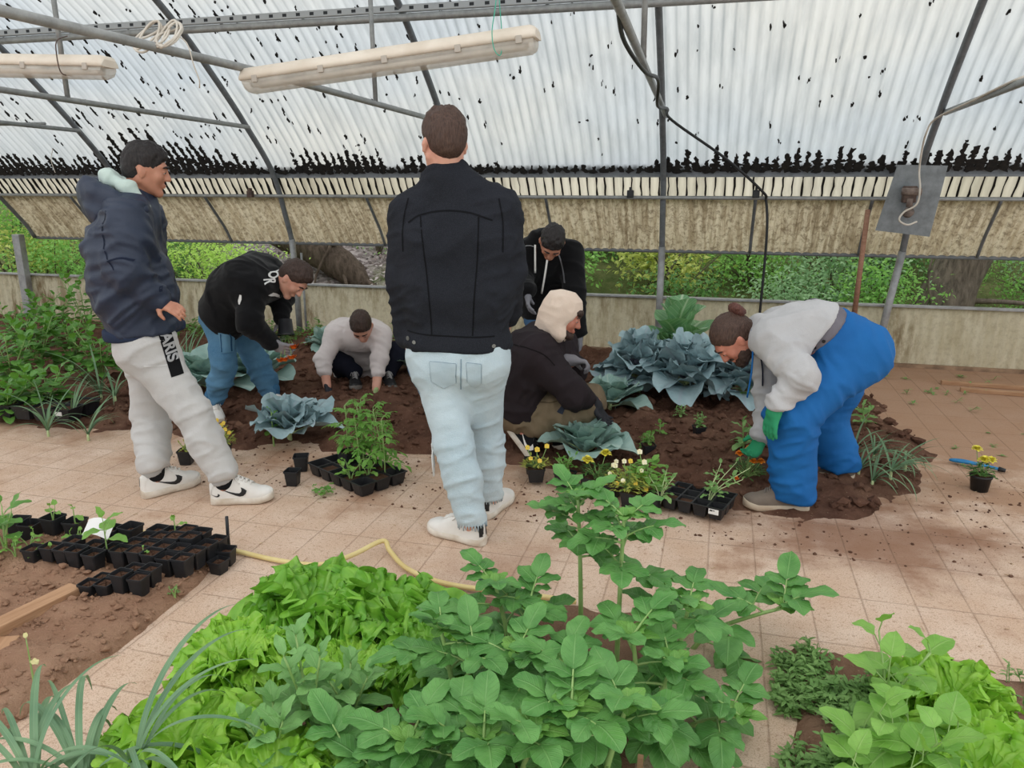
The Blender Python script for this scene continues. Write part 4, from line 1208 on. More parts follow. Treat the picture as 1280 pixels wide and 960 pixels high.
SHR = [
 ('bright shrub past the open end of the greenhouse, left of the end post', (-9.3, 8.4, 1.2), (0.8, 0.7, 1.0), 2200, 0.07, 1), ('dark shrub high behind the end post', (-9.6, 9.6, 2.2), (1.2, 0.8, 1.2), 2400, 0.07, 0), ('yellowish shrub beside the grey leaning trunk', (-8.7, 8.3, 0.75), (0.5, 0.4, 0.5), 1100, 0.06, 4),
 ('green shrub just behind the end of the pale wall sheet', (-8.2, 8.0, 0.5), (0.7, 0.4, 0.5), 1500, 0.055, 1), ('shrub between the grey trunk and the navy jacket', (-6.7, 8.4, 0.6), (0.5, 0.5, 0.5), 1200, 0.055, 0),
 ('bright yellow-green shrub behind the back of the stooping worker', (-5.95, 8.1, 0.55), (0.7, 0.4, 0.38), 1900, 0.05, 2), ('leafy shrub on the litter slope under the fallen trunk', (-5.2, 8.05, 0.45), (0.35, 0.3, 0.25), 600, 0.05, 2),
 ('small green sprig on the leaf-littered slope', (-4.35, 9.4, 0.95), (0.35, 0.25, 0.2), 260, 0.05, 1), ('bright green sprigs at the top of the littered slope', (-3.15, 9.9, 1.15), (0.45, 0.3, 0.2), 380, 0.05, 2),
 ('light green shrub right beside the black hoodie', (-1.9, 8.6, 0.75), (0.7, 0.5, 0.55), 2000, 0.065, 1), ('deep green shrub behind the forked branch', (-1.6, 9.6, 1.2), (1.0, 0.5, 0.8), 2200, 0.07, 0), ('yellow-tinged shrub behind the support post', (-0.55, 8.8, 0.85), (0.55, 0.4, 0.45), 1400, 0.07, 4),
 ('low dark shrub under the bent branch', (-0.4, 8.2, 0.35), (0.6, 0.3, 0.3), 1000, 0.05, 0), ('mid green shrub between the support post and the hanging cable', (0.35, 8.9, 0.85), (0.6, 0.5, 0.55), 1900, 0.055, 1), ('tall back shrub behind the hanging cable', (0.4, 10.0, 1.5), (1.2, 0.5, 0.8), 2200, 0.07, 1),
 ('ivy-like shrub low behind the bun of the man in overalls', (0.7, 8.1, 0.4), (0.45, 0.3, 0.28), 1200, 0.045, 3), ('grey-green shrub over the back of the man in overalls', (1.15, 8.6, 0.7), (0.6, 0.4, 0.5), 2200, 0.05, 3), ('dark shrub behind the wooden stake', (1.75, 9.3, 1.0), (0.6, 0.4, 0.6), 1800, 0.06, 0),
 ('bright shrub beside the thick leaning trunk', (1.55, 8.2, 0.4), (0.42, 0.3, 0.35), 1400, 0.05, 1), ('shrub behind the thick leaning trunk', (2.4, 10.2, 1.5), (1.4, 0.5, 0.9), 2400, 0.07, 0), ('airy pale shrub at the far end past the thick trunk', (3.5, 9.2, 1.0), (0.7, 0.5, 0.8), 1700, 0.05, 3), ('bright airy shrub in front of the pale one past the thick trunk', (3.15, 8.6, 0.55), (0.5, 0.3, 0.45), 1300, 0.045, 1)]
for a in SHR: thicket(*a)
# leaf litter on the bank
m = MB()
n = 3800
C = np.stack([r.uniform(-6.2, -2.6, n), r.uniform(8.0, 12, n), np.zeros(n)], 1)
C[:, 2] = np.interp(C[:, 1], ys, np.clip(ys - 7.9, 0, 99) * 0.42) + 0.02 + fbm(C * np.array([1, 1, 0]) * 0.8, 3) * 0.12
d = r.normal(size=(n, 3)); d[:, 2] *= 0.25
leaf_cloud(m, C, 0.07, r, 2.0)
LIT = NT('leaf_litter')
_v = LIT.obj(); _n = LIT.voro(_v, 9, 'F1', 'Color')
M_LIT = LIT.done(LIT.bsdf(LIT.mix(LIT.sep(_n)[0], srgb(176, 168, 166), srgb(112, 98, 94)), 0.9))
tag(m.build('leaf_litter', M_LIT), 'grey-brown dead leaves covering the slope outside', 'leaf litter', kind='stuff')
# ================================================================== soft-surface modelling: smooth unions of tapered limbs, meshed on a grid
class Sdf:
    def __init__(s):
        s.p = []
        s.limbs = []
    def cap(s, a, b, ra, rb, k=0.03, flat=None, op='u'):
        a, b = np.asarray(a, float), np.asarray(b, float)
        r = max(ra, rb)
        def f(P, a=a, b=b):
            if flat is not None:
                n, sc = nrm(flat[0]), flat[1]
                c = a
                P = P + ((P - c) @ n)[:, None] * n * (1 / sc - 1)
                b2 = b + ((b - c) @ n) * n * (1 / sc - 1)
            else:
                sc, b2 = 1.0, b
            ab = b2 - a
            t = np.clip((P - a) @ ab / (ab @ ab + 1e-12), 0, 1)
            d = np.linalg.norm(P - a - t[:, None] * ab, axis=1) - (ra + (rb - ra) * t)
            return d * (0.5 + 0.5 * sc) if flat is not None else d
        s.p.append((f, np.minimum(a, b) - r, np.maximum(a, b) + r, k, op))
        return s
    def ell(s, c, rad, Rm=None, k=0.02, op='u'):
        c = np.asarray(c, float); rad = np.asarray(rad, float) * np.ones(3)
        Rm = np.eye(3) if Rm is None else np.asarray(Rm, float)     # columns are the local axes
        def f(P):
            q = (P - c) @ Rm
            k0 = np.linalg.norm(q / rad, axis=1); k1 = np.linalg.norm(q / rad ** 2, axis=1)
            return k0 * (k0 - 1) / np.maximum(k1, 1e-6)
        e = np.sqrt(((Rm * rad) ** 2).sum(1))
        s.p.append((f, c - e, c + e, k, op))
        return s
    def plane(s, p, n, k=0.006, lo=None, hi=None):
        """cuts away everything on the side n points to"""
        p, n = np.asarray(p, float), nrm(n)
        s.p.append((lambda P: (P - p) @ n, lo if lo is not None else np.full(3, -1e6), hi if hi is not None else np.full(3, 1e6), k, 'cut'))
        return s
    def mesh(s, h=0.008):
        add = [q for q in s.p if q[4] == 'u']
        lo = np.min([q[1] for q in add], 0) - 3 * h; hi = np.max([q[2] for q in add], 0) + 3 * h
        n = np.ceil((hi - lo) / h).astype(int) + 1
        D = np.full(tuple(n), 0.5, np.float32)
        B = 14
        for bx in range(0, n[0], B):
            for by in range(0, n[1], B):
                for bz in range(0, n[2], B):
                    e = np.minimum([bx + B, by + B, bz + B], n)
                    l = lo + np.array([bx, by, bz]) * h; u = lo + e * h
                    act = [q for q in s.p if np.all(q[1] - 0.06 < u) and np.all(q[2] + 0.06 > l)]
                    if not any(q[4] == 'u' for q in act): continue
                    ax = [lo[i] + np.arange((bx, by, bz)[i], e[i]) * h for i in range(3)]
                    P = np.stack(np.meshgrid(*ax, indexing='ij'), -1).reshape(-1, 3)
                    d = np.full(len(P), 0.5)
                    for f, _, _, k, op in act:
                        g = f(P)
                        if op == 'u':
                            hh = np.maximum(k - np.abs(d - g), 0) / k
                            d = np.minimum(d, g) - hh * hh * k * 0.25
                        else:
                            if op == 'sub': g = -g
                            hh = np.maximum(k - np.abs(d - g), 0) / k
                            d = np.maximum(d, g) + hh * hh * k * 0.25
                    D[bx:e[0], by:e[1], bz:e[2]] = d.reshape(e[0] - bx, e[1] - by, e[2] - bz)
        S = D < 0
        c = np.zeros(tuple(n - 1), np.int8)
        for i in (0, 1):
            for j in (0, 1):
                for k in (0, 1):
                    c += S[i:n[0] - 1 + i, j:n[1] - 1 + j, k:n[2] - 1 + k]
        M = (c > 0) & (c < 8)
        I = np.argwhere(M)
        idx = np.full(M.shape, -1, np.int64); idx[M] = np.arange(len(I))
        acc = np.zeros((len(I), 3)); cnt = np.zeros(len(I))
        cor = [(i, j, k) for i in (0, 1) for j in (0, 1) for k in (0, 1)]
        for a_ in cor:
            for ax in range(3):
                if a_[ax]: continue
                b_ = tuple(x + (1 if q == ax else 0) for q, x in enumerate(a_))
                va = D[I[:, 0] + a_[0], I[:, 1] + a_[1], I[:, 2] + a_[2]]; vb = D[I[:, 0] + b_[0], I[:, 1] + b_[1], I[:, 2] + b_[2]]
                m = (va < 0) != (vb < 0)
                t = np.where(m, va / np.where(m, va - vb, 1), 0)
                p = np.array(a_, float)[None] + np.zeros((len(I), 3)); p[:, ax] += t
                acc[m] += p[m]; cnt[m] += 1
        V = lo + (I + acc / cnt[:, None]) * h
        F = []
        for ax in range(3):
            o1, o2 = [(1, 2), (2, 0), (0, 1)][ax]
            sl0 = [slice(None)] * 3; sl1 = [slice(None)] * 3
            sl0[ax] = slice(0, -1); sl1[ax] = slice(1, None)
            X = S[tuple(sl0)] != S[tuple(sl1)]
            E = np.argwhere(X)
            E = E[(E[:, o1] > 0) & (E[:, o2] > 0) & (E[:, o1] < n[o1] - 1) & (E[:, o2] < n[o2] - 1)]
            q = []
            for d1, d2 in ((1, 1), (0, 1), (0, 0), (1, 0)):
                e = E.copy(); e[:, o1] -= d1; e[:, o2] -= d2
                q.append(idx[e[:, 0], e[:, 1], e[:, 2]])
            q = np.stack(q, 1)
            flip = ~S[E[:, 0], E[:, 1], E[:, 2]]
            q[flip] = q[flip][:, ::-1]
            F.append(q)
        F = np.concatenate(F)
        F = F[(F >= 0).all(1)]
        return V, F

def normals(V, F):
    N = np.zeros_like(V)
    fn = np.cross(V[F[:, 2]] - V[F[:, 0]], V[F[:, 3]] - V[F[:, 1]])
    for k in range(4): np.add.at(N, F[:, k], fn)
    return N / (np.linalg.norm(N, axis=1, keepdims=True) + 1e-12)

def smooth(V, F, it=1, lam=0.5):
    for _ in range(it):
        A = np.zeros_like(V); c = np.zeros(len(V))
        for a, b in ((0, 1), (1, 2), (2, 3), (3, 0)):
            np.add.at(A, F[:, a], V[F[:, b]]); np.add.at(A, F[:, b], V[F[:, a]])
            np.add.at(c, F[:, a], 1); np.add.at(c, F[:, b], 1)
        V = V + lam * (A / np.maximum(c, 1)[:, None] - V)
    return V

def wrinkle(V, F, limbs, seed=0.0):
    """folds that run round each limb; limbs: (a, b, amplitude, folds per metre along, across)"""
    N = normals(V, F)
    best = np.full(len(V), 1e9); disp = np.zeros(len(V))
    for k, (a, b, amp, fa, fr) in enumerate(limbs):
        a, b = np.asarray(a, float), np.asarray(b, float)
        ab = b - a; L = np.linalg.norm(ab); ax = ab / L
        t = np.clip((V - a) @ ax, 0, L)
        q = V - a - t[:, None] * ax
        d = np.linalg.norm(q, axis=1)
        al = (V - a) @ ax
        s1 = nrm(np.cross(ax, [0.31, 0.2, 0.9])); s2 = np.cross(ax, s1)
        C = np.stack([al * fa + 0.35 * fa * (q @ s1), (q @ s1) * fr, (q @ s2) * fr], -1) + seed * 3.1 + k * 7.7
        C = C + 0.35 * np.stack([vnoise(C * 0.6 + 9), vnoise(C * 0.6 + 19), vnoise(C * 0.6 + 29)], -1)
        w1 = vnoise(C); w2 = vnoise(C * 1.9 + 4)
        e = amp * (2.1 * (1 - np.abs(w1)) ** 4 - 0.7 + 0.9 * (1 - np.abs(w2)) ** 4 + 0.5 * vnoise(C * 0.35 + 2))
        w = np.exp(-np.maximum(0, d - best) * 40) if k else 1
        m = d < best
        disp = np.where(m, e, disp); best = np.minimum(best, d)
    # soften the seams between limbs
    A = disp.copy()
    for _ in range(2):
        B = np.zeros_like(A); c = np.zeros(len(A))
        for x, y in ((0, 1), (1, 2), (2, 3), (3, 0)):
            np.add.at(B, F[:, x], A[F[:, y]]); np.add.at(B, F[:, y], A[F[:, x]]); np.add.at(c, F[:, x], 1); np.add.at(c, F[:, y], 1)
        A = 0.5 * A + 0.5 * B / np.maximum(c, 1)
    return V + N * A[:, None]

def garment(name, S, mat, parent, base, h=0.009, limbs=None, sm=1, seed=0.0, disp=None):
    V, F = S.mesh(h)
    V = smooth(V, F, sm)
    if limbs: V = wrinkle(V, F, limbs, seed)
    if disp is not None: V = V + normals(V, F) * disp(V)[:, None]
    m = MB(); m.add(V - base, F)
    o = m.build(name, mat, parent)
    o['_n'] = 0; del o['_n']
    return o, V, F

def bvh_of(V, F):
    return BVHTree.FromPolygons([tuple(v) for v in V], [tuple(int(i) for i in f) for f in F])

def project(polys, fr, bvh, maxd=0.35, lift=0.0025, seg=0.012, start=0.2):
    """lays a flat outline on to a surface. polys: list of outlines in the plane fr = (origin, x, y, n); cast against n"""
    import bmesh
    O, X, Yv, N = [np.asarray(a, float) for a in fr]
    bm = bmesh.new()
    for p in polys:
        vs = [bm.verts.new((q[0], q[1], 0)) for q in p]
        try: bm.faces.new(vs)
        except ValueError: pass
    bmesh.ops.triangulate(bm, faces=bm.faces[:])
    for _ in range(5):
        es = [e for e in bm.edges if e.calc_length() > seg]
        if not es: break
        bmesh.ops.subdivide_edges(bm, edges=es, cuts=1)
        bmesh.ops.triangulate(bm, faces=bm.faces[:])
    return _drop(bm, O, X, Yv, N, bvh, maxd, lift, start)

def _drop(bm, O, X, Yv, N, bvh, maxd, lift, start):
    bm.verts.index_update()
    vv, ok = [], []
    for v in bm.verts:
        p = O + X * v.co.x + Yv * v.co.y
        hit, nn, i, d = bvh.ray_cast(Vector(tuple(p + N * start)), Vector(tuple(-N)), maxd)
        if hit is None:
            vv.append(p); ok.append(False)
        else:
            nn = np.array(nn)
            if nn @ N < 0: nn = -nn
            vv.append(np.array(hit) + nn * lift); ok.append(True)
    ff = [[v.index for v in f.verts] for f in bm.faces if all(ok[v.index] for v in f.verts)]
    ff = [f if np.cross(vv[f[1]] - vv[f[0]], vv[f[2]] - vv[f[0]]) @ N > 0 else f[::-1] for f in ff]
    bm.free()
    return np.array(vv), ff

def text_polys(txt, size, fr, bvh, maxd=0.35, lift=0.003, start=0.2, bold=0.0, seg=0.012):
    """lettering as a mesh laid on a surface"""
    import bmesh
    cu = bpy.data.curves.new('lettering', 'FONT')
    cu.body = txt; cu.size = size; cu.align_x = 'CENTER'; cu.align_y = 'CENTER'; cu.offset = bold
    ob = bpy.data.objects.new('lettering', cu)
    COL.objects.link(ob)
    dg = bpy.context.evaluated_depsgraph_get()
    me = bpy.data.meshes.new_from_object(ob.evaluated_get(dg))
    bpy.data.objects.remove(ob); 
    bm = bmesh.new(); bm.from_mesh(me)
    bpy.data.meshes.remove(me); bpy.data.curves.remove(cu)
    bmesh.ops.triangulate(bm, faces=bm.faces[:])
    for _ in range(4):
        es = [e for e in bm.edges if e.calc_length() > seg]
        if not es: break
        bmesh.ops.subdivide_edges(bm, edges=es, cuts=1)
        bmesh.ops.triangulate(bm, faces=bm.faces[:])
    O, X, Yv, N = [np.asarray(a, float) for a in fr]
    return _drop(bm, O, X, Yv, N, bvh, maxd, lift, start)

def add_part(name, vf, mat, parent, base):
    v, f = vf
    if len(f) == 0: return None
    m = MB(); m.add(v - base, f)
    return m.build(name, mat, parent)

# ------------------------------------------------------------------ anatomy
def ortho(f, u):
    """columns: right, forward, up"""
    f = nrm(f); u = nrm(np.asarray(u, float) - f * (np.asarray(u, float) @ f))
    return np.stack([np.cross(f, u), f, u], 1)

def head_prims(S, c, Rm, neck, s=1.0, nr=0.050):
    L = lambda x, y, z: c + Rm @ (np.array([x, y, z]) * s)
    E = lambda p, r, k=0.02, R2=None: S.ell(L(*p), np.array(r) * s, Rm if R2 is None else Rm @ R2, k * s)
    S.cap(L(0, -0.022, -0.05), neck, nr, nr * 1.1, 0.035)
    E((0, -0.014, 0.034), (0.076, 0.092, 0.084), 0.03)
    E((0, 0.024, -0.022), (0.060, 0.064, 0.082), 0.03)
    for sg in (-1, 1):
        S.cap(L(sg * 0.054, -0.002, -0.045), L(sg * 0.014, 0.066, -0.092), 0.019 * s, 0.016 * s, 0.02 * s)
        E((sg * 0.037, 0.062, -0.018), (0.022, 0.018, 0.022), 0.02)
        E((sg * 0.074, -0.008, -0.008), (0.008, 0.018, 0.030), 0.006, roty(-sg * 0.25) @ rotx(0.2))
        E((sg * 0.080, -0.014, 0.002), (0.006, 0.012, 0.020), 0.006, roty(-sg * 0.4) @ rotx(0.2))
        E((sg * 0.030, 0.083, 0.012), (0.014, 0.010, 0.007), 0.008)
    E((0, 0.070, -0.096), (0.020, 0.018, 0.015), 0.02)
    E((0, 0.072, 0.034), (0.048, 0.019, 0.012), 0.016)
    S.cap(L(0, 0.086, 0.020), L(0, 0.106, -0.020), 0.008 * s, 0.0125 * s, 0.012 * s)
    for sg in (-1, 1): E((sg * 0.011, 0.096, -0.024), (0.008, 0.010, 0.007), 0.008)
    E((0, 0.087, -0.051), (0.022, 0.011, 0.005), 0.006)
    E((0, 0.086, -0.061), (0.019, 0.011, 0.006), 0.006)

def face_parts(root, base, c, Rm, brow_mat, s=1.0):
    L = lambda x, y, z: c + Rm @ (np.array([x, y, z]) * s) - base
    for sg in (-1, 1):
        m = MB(); m.ball(L(sg * 0.030, 0.0815, 0.010), 0.0098 * s, 10, 7)
        e = m.build('eye', M_EYE, root)
        m = MB(); m.ball(L(sg * 0.0305, 0.0862, 0.0095), 0.0066 * s, 8, 6); m.build('iris', M_IRIS, e)
        m = MB(); m.tube(spline([L(sg * 0.012, 0.093, 0.030), L(sg * 0.030, 0.092, 0.037), L(sg * 0.050, 0.078, 0.030)], 7), [0.003 * s, 0.0048 * s, 0.0048 * s, 0.0048 * s, 0.004 * s, 0.0035 * s, 0.002 * s], 6)
        m.build('eyebrow', brow_mat, root)

def hair_cut(root, base, c, Rm, mat, s=1.0, top=0.012, front=0.074, nape=-0.045, side=0.004, amp=0.004, seed=0.0, name='hair'):
    S = Sdf()
    L = lambda x, y, z: c + Rm @ (np.array([x, y, z]) * s)
    S.ell(L(0, -0.016, 0.038), np.array([0.076 + side, 0.095 + side, 0.085 + side]) * s, Rm, 0.02 * s)
    S.ell(L(0, 0.004, 0.066 + top * 0.5), np.array([0.066, 0.086, 0.055 + top]) * s, Rm, 0.03 * s)
    S.ell(L(0, -0.05, -0.01), np.array([0.056, 0.052, 0.055]) * s, Rm, 0.03 * s)
    # hairline: forehead and temples, then nape
    S.plane(L(0, front, 0.060), Rm @ np.array([0, 0.80, -0.60]), 0.006)
    S.plane(L(0, 0.0, nape), Rm @ np.array([0, 0.10, -1.0]), 0.006)
    for sg in (-1, 1):
        S.ell(L(sg * 0.088, 0.012, -0.022), np.array([0.030, 0.042, 0.040]) * s, Rm, 0.006, 'sub')
    def disp(V):
        q = (V - c) @ Rm / s
        return (fbm(np.stack([q[:, 0] * 130, q[:, 1] * 40, q[:, 2] * 40], -1) + seed, 2) * 0.5 + fbm(q * 45 + seed, 2) * 0.6) * amp * (0.5 + np.clip(q[:, 2] * 8, 0, 1))
    return garment(name, S, mat, root, base, 0.0055, None, 1, 0, disp)

def hand_prims(S, w, d, n, curl=0.5, side=1, s=1.0, fat=1.0, k=0.008, spread=0.0, thumb=0.5):
    """w wrist, d pointing along the fingers, n out of the palm, side +1/-1 where the thumb is along d x n"""
    d = nrm(d); n = nrm(np.asarray(n, float) - d * (np.asarray(n, float) @ d)); l = np.cross(d, n) * side
    S.cap(w - d * 0.01 * s, w + d * 0.03 * s, 0.026 * s * fat, 0.030 * s * fat, k, (n, 0.7))
    wd = 1 + (fat - 1) * 1.3
    for o in (-0.024 * wd, -0.008 * wd, 0.008 * wd, 0.024 * wd):
        S.cap(w + d * 0.02 * s + l * o * 0.75 * s, w + d * 0.085 * s + l * o * s, 0.0135 * s * fat, 0.0115 * s * fat, 0.012)
    for o, Lf in ((0.029 * wd, 0.070), (0.0097 * wd, 0.078), (-0.0097 * wd, 0.073), (-0.029 * wd, 0.058)):
        p = w + d * 0.088 * s + l * o * s
        a = 0.0
        dd = nrm(d + l * o * spread * 12)
        for q, fr_ in enumerate((0.45, 0.32, 0.23)):
            a += curl * (0.75, 0.95, 0.6)[q]
            v = dd * math.cos(a) + n * math.sin(a)
            e = p + v * Lf * fr_ * s
            S.cap(p, e, (0.0098, 0.0088, 0.0078)[q] * s * fat, (0.0088, 0.0078, 0.0066)[q] * s * fat, 0.004)
            p = e
    p = w + d * 0.022 * s + l * 0.028 * s
    v = nrm(d * 0.75 + l * 0.75 + n * thumb)
    e = p + v * 0.042 * s
    S.cap(p, e, 0.0140 * s * fat, 0.0112 * s * fat, k)
    v2 = nrm(d * 0.95 + l * 0.2 + n * (thumb + 0.25)); e2 = e + v2 * 0.030 * s
    S.cap(e, e2, 0.0108 * s * fat, 0.0085 * s * fat, 0.005)

def torso_prims(S, J, r=0.0, waist=1.0, k=0.07, down=0.0, chest=1.0, belly=0.0):
    sl, sr, hl, hr = J['shL'], J['shR'], J['hipL'], J['hipR']
    ch = (sl + sr) / 2; pe = (hl + hr) / 2
    sp = nrm(ch - pe); lat = nrm(sr - sl); fr = np.cross(sp, lat) * 1.0
    fr = nrm(fr); 
    up = J.get('upper', ch - sp * 0.10); mid = J.get('mid', (ch + pe) / 2)
    a = 0.105 * chest
    S.cap(sl * 0.82 + sr * 0.18 - sp * 0.015, sl * 0.18 + sr * 0.82 - sp * 0.015, 0.060 + r, 0.060 + r, 0.05)
    S.cap(up + lat * a - sp * 0.03, up - lat * a - sp * 0.03, 0.098 + r, 0.098 + r, k)
    S.cap(mid + lat * a * 0.82 * waist, mid - lat * a * 0.82 * waist, 0.092 + r + belly, 0.092 + r + belly, k)
    for sg in (-1, 1):
        S.cap(up + lat * a * sg - sp * 0.03, mid + lat * a * 0.82 * sg * waist, 0.095 + r, 0.090 + r + belly, k)
        S.cap(mid + lat * a * 0.82 * sg * waist, pe + lat * 0.085 * sg - sp * down, 0.090 + r + belly, 0.098 + r, k)
    S.cap(pe + lat * 0.085 - sp * down, pe - lat * 0.085 - sp * down, 0.098 + r, 0.098 + r, k)
    S.cap(ch + sp * 0.0, J['neck'], 0.075 + r * 0.8, 0.055 + r * 0.3, 0.05)
    for q in (sl, sr): S.cap(J['neck'] - sp * 0.035, q, 0.050 + r * 0.7, 0.046 + r * 0.7, 0.06)
    return ch, pe, sp, lat, fr

def arm_prims(S, sh, el, wr, r=0.0, k=0.045, a=0.050, b=0.042, c=0.030):
    S.cap(sh, el, a + r, b + r, k); S.cap(el, wr, b + r, c + r, 0.03)

def leg_prims(S, hip, kn, an, r=0.0, a=0.088, b=0.056, c=0.040, k=0.06):
    S.cap(hip, kn, a + r, b + r, k); S.cap(kn, an, b + r, c + r, 0.04)
    S.ell(kn * 0.62 + an * 0.38, (0.052 + r,) * 3, None, 0.05)

def body_mesh(root, base, J, Rh, mat, hands=(), s=1.0, h=0.0065):
    S = Sdf()
    torso_prims(S, J, 0.0)
    for q in 'LR':
        arm_prims(S, J['sh' + q], J['el' + q], J['wr' + q])
        leg_prims(S, J['hip' + q], J['kn' + q], J['an' + q])
        S.cap(J['an' + q] - UP * 0.045, J['toe' + q] * 0.6 + J['an' + q] * 0.4 - UP * 0.03, 0.030, 0.018, 0.03)
    head_prims(S, J['head'], Rh, J['neck'], s)
    for a in hands: hand_prims(S, *a)
    V, F = S.mesh(h)
    V = smooth(V, F, 1, 0.35)
    m = MB(); m.add(V - base, F)
    o = m.build('person', mat)
    o.location = tuple(base)
    return o

M_EYE = plain('eye_white', srgb(196, 186, 178), None, rough=0.3)
M_IRIS = plain('dark_iris', srgb(48, 34, 26), None, rough=0.2)
def skin(name, a, b):
    t = NT(name)
    v = t.obj()
    c = t.mix(t.ramp(t.noise(v, 14, 4), (0.35, 0.0), (0.65, 1.0)), a, b)
    p = t.n('ShaderNodeBsdfPrincipled')
    t.l(c, p.inputs['Base Color']); p.inputs['Roughness'].default_value = 0.5
    p.inputs['Subsurface Weight'].default_value = 0.12
    p.inputs['Subsurface Radius'].default_value = (0.012, 0.005, 0.003)
    t.l(t.bump(t.noise(v, 260, 2), 0.12, 0.002), p.inputs['Normal'])
    return t.done(p.outputs[0])
SK1 = skin('skin_fair', srgb(222, 168, 146), srgb(206, 146, 124))
SK2 = skin('skin_ruddy', srgb(208, 140, 118), srgb(190, 118, 98))
SK3 = skin('skin_tan', srgb(200, 142, 116), srgb(182, 124, 100))
def hair_mat(name, a, b):
    t = NT(name)
    v = t.mapd(t.obj(), (220, 220, 40))
    n = t.noise(v, 1.0, 4, 0.6)
    c = t.mix(t.ramp(n, (0.35, 0.0), (0.65, 1.0)), a, b)
    return t.done(t.bsdf(c, 0.55, 0.0, t.bump(n, 0.6, 0.004), 0.3))
H_BLACK = hair_mat('black_hair', srgb(30, 27, 28), srgb(52, 47, 46))
H_BROWN = hair_mat('brown_hair', srgb(60, 44, 38), srgb(92, 70, 60))
H_DARKB = hair_mat('dark_brown_hair', srgb(50, 38, 34), srgb(78, 60, 52))

# ------------------------------------------------------------------ shoes
def shoe(root, base, heel, toe, up, mats, L=None, logo=None, hs=1.0, tab=True, high=0.0, side_sign=None):
    """heel and toe: ends of the sole on the ground. mats: sole, upper, logo, heel tab, lace"""
    heel, toe = np.asarray(heel, float), np.asarray(toe, float)
    d = toe - heel; L0 = np.linalg.norm(d); d = d / L0
    if L: 
        c = (heel + toe) / 2; heel = c - d * L / 2; L0 = L
    up = nrm(np.asarray(up, float) - d * (np.asarray(up, float) @ d)); sd = np.cross(d, up)
    k = L0 / 0.29
    T = lambda x, y, z: heel + sd * x * k + d * y * L0 + up * z * k * hs
    ts = np.array([0, .012, .04, .10, .2, .32, .45, .58, .70, .80, .88, .94, .98, 1.0])
    hw = np.interp(ts, [0, .012, .04, .1, .2, .45, .7, .8, .88, .94, .98, 1], [.008, .022, .031, .037, .039, .040, .050, .050, .046, .038, .026, .008])
    hh = np.interp(ts, [0, .04, .1, .2, .3, .45, .58, .7, .8, .9, 1.0], [.096, .104, .108, .108, .114, .116, .100, .080, .068, .060, .040]) + high * (ts < 0.4)
    zs = np.interp(ts, [0, .8, 1.0], [0, 0, 0.012])
    m = MB()
    P = []
    n = 14
    for i in range(len(ts)):       # sole: rounded slab
        a = np.linspace(0, 2 * np.pi, n, endpoint=False)
        x = np.sign(np.cos(a)) * np.abs(np.cos(a)) ** 0.4 * (hw[i] + 0.004); z = 0.018 + np.sign(np.sin(a)) * np.abs(np.sin(a)) ** 0.4 * 0.018 + zs[i]
        P.append([T(x[q], ts[i], z[q]) for q in range(n)])
    P = np.array(P)
    m.grid(P - base, closed=True)
    m.add(P[0] - base, [list(range(n))]); m.add(P[-1] - base, [list(range(n))[::-1]])
    so = m.build('sole', mats['sole'], None)
    m = MB()
    P = []
    n = 22
    for i in range(len(ts)):
        a = np.linspace(-0.25, np.pi + 0.25, n)
        ex = np.interp(ts[i], [0, 0.35, 0.6, 1], [0.62, 0.6, 0.75, 0.85])
        x = np.sign(np.cos(a)) * np.abs(np.cos(a)) ** ex * hw[i] * np.where(np.sin(a) > 0, 1 - 0.28 * np.sin(a) * (ts[i] < 0.5), 1); z = 0.032 + zs[i] + np.sin(a) * (hh[i] - 0.032)
        P.append([T(x[q], 0.006 + ts[i] * 0.985, max(z[q], 0.02)) for q in range(n)])
    P = np.array(P)
    m.grid(P[:, ::-1] - base)
    m.add(P[0] - base, [list(range(n))]); m.add(P[-1] - base, [list(range(n))[::-1]])
    uo = m.build('shoe', mats['upper'], root)
    so.parent = uo
    # lace rows and tongue
    m = MB()
    for q in range(5):
        y = 0.40 + q * 0.062
        zz = np.interp(y, ts, hh) + 0.003
        m.tube(np.array([T(-0.020, y + 0.012, zz - 0.008), T(0, y, zz + 0.004), T(0.020, y + 0.012, zz - 0.008)]) - base, 0.0034, 6)
        m.tube(np.array([T(-0.020, y + 0.05, zz - 0.014), T(0, y + 0.03, zz + 0.001), T(0.020, y - 0.01, zz - 0.006)]) - base, 0.003, 6)
    m.tube(spline(np.array([T(0.0, .40, np.interp(.4, ts, hh) + 0.008), T(0.020, .42, .116), T(0.030, .46, .104), T(0.034, .50, .092)]) - base, 9), 0.0026, 5)
    m.tube(spline(np.array([T(0.0, .40, np.interp(.4, ts, hh) + 0.008), T(-0.022, .43, .114), T(-0.032, .50, .092)]) - base, 9), 0.0026, 5)
    m.build('laces', mats['lace'], uo)
    V = P.reshape(-1, 3)
    ii, jj = np.meshgrid(np.arange(P.shape[0] - 1), np.arange(n - 1), indexing='ij')
    Fq = np.stack([ii * n + jj, ii * n + jj + 1, (ii + 1) * n + jj + 1, (ii + 1) * n + jj], -1).reshape(-1, 4)
    bv = bvh_of(V, Fq)
    if logo:
        sw = [(-.05, .008), (-.046, -.004), (-.036, -.013), (-.022, -.016), (-.006, -.012), (.012, -.004), (.058, .018), (.014, .003), (-.006, -.002), (-.020, -.003), (-.028, .002), (-.030, .010), (-.027, .020), (-.038, .016)]
        for sg in (-1, 1):
            for (yy, zz, sc) in (logo if isinstance(logo, list) else [(0.44, 0.052, 1.0)]):
                O = T(sg * 0.04, yy, zz)
                # the long tail points to the heel
                fr = (O, -d, up, sd * sg)
                poly = [(x * sc * k, y * sc * k) for x, y in sw]
                if sg < 0: pass
                add_part('logo', project([poly], fr, bv, 0.14, 0.0022, 0.009, 0.06), mats['logo'], uo, base)
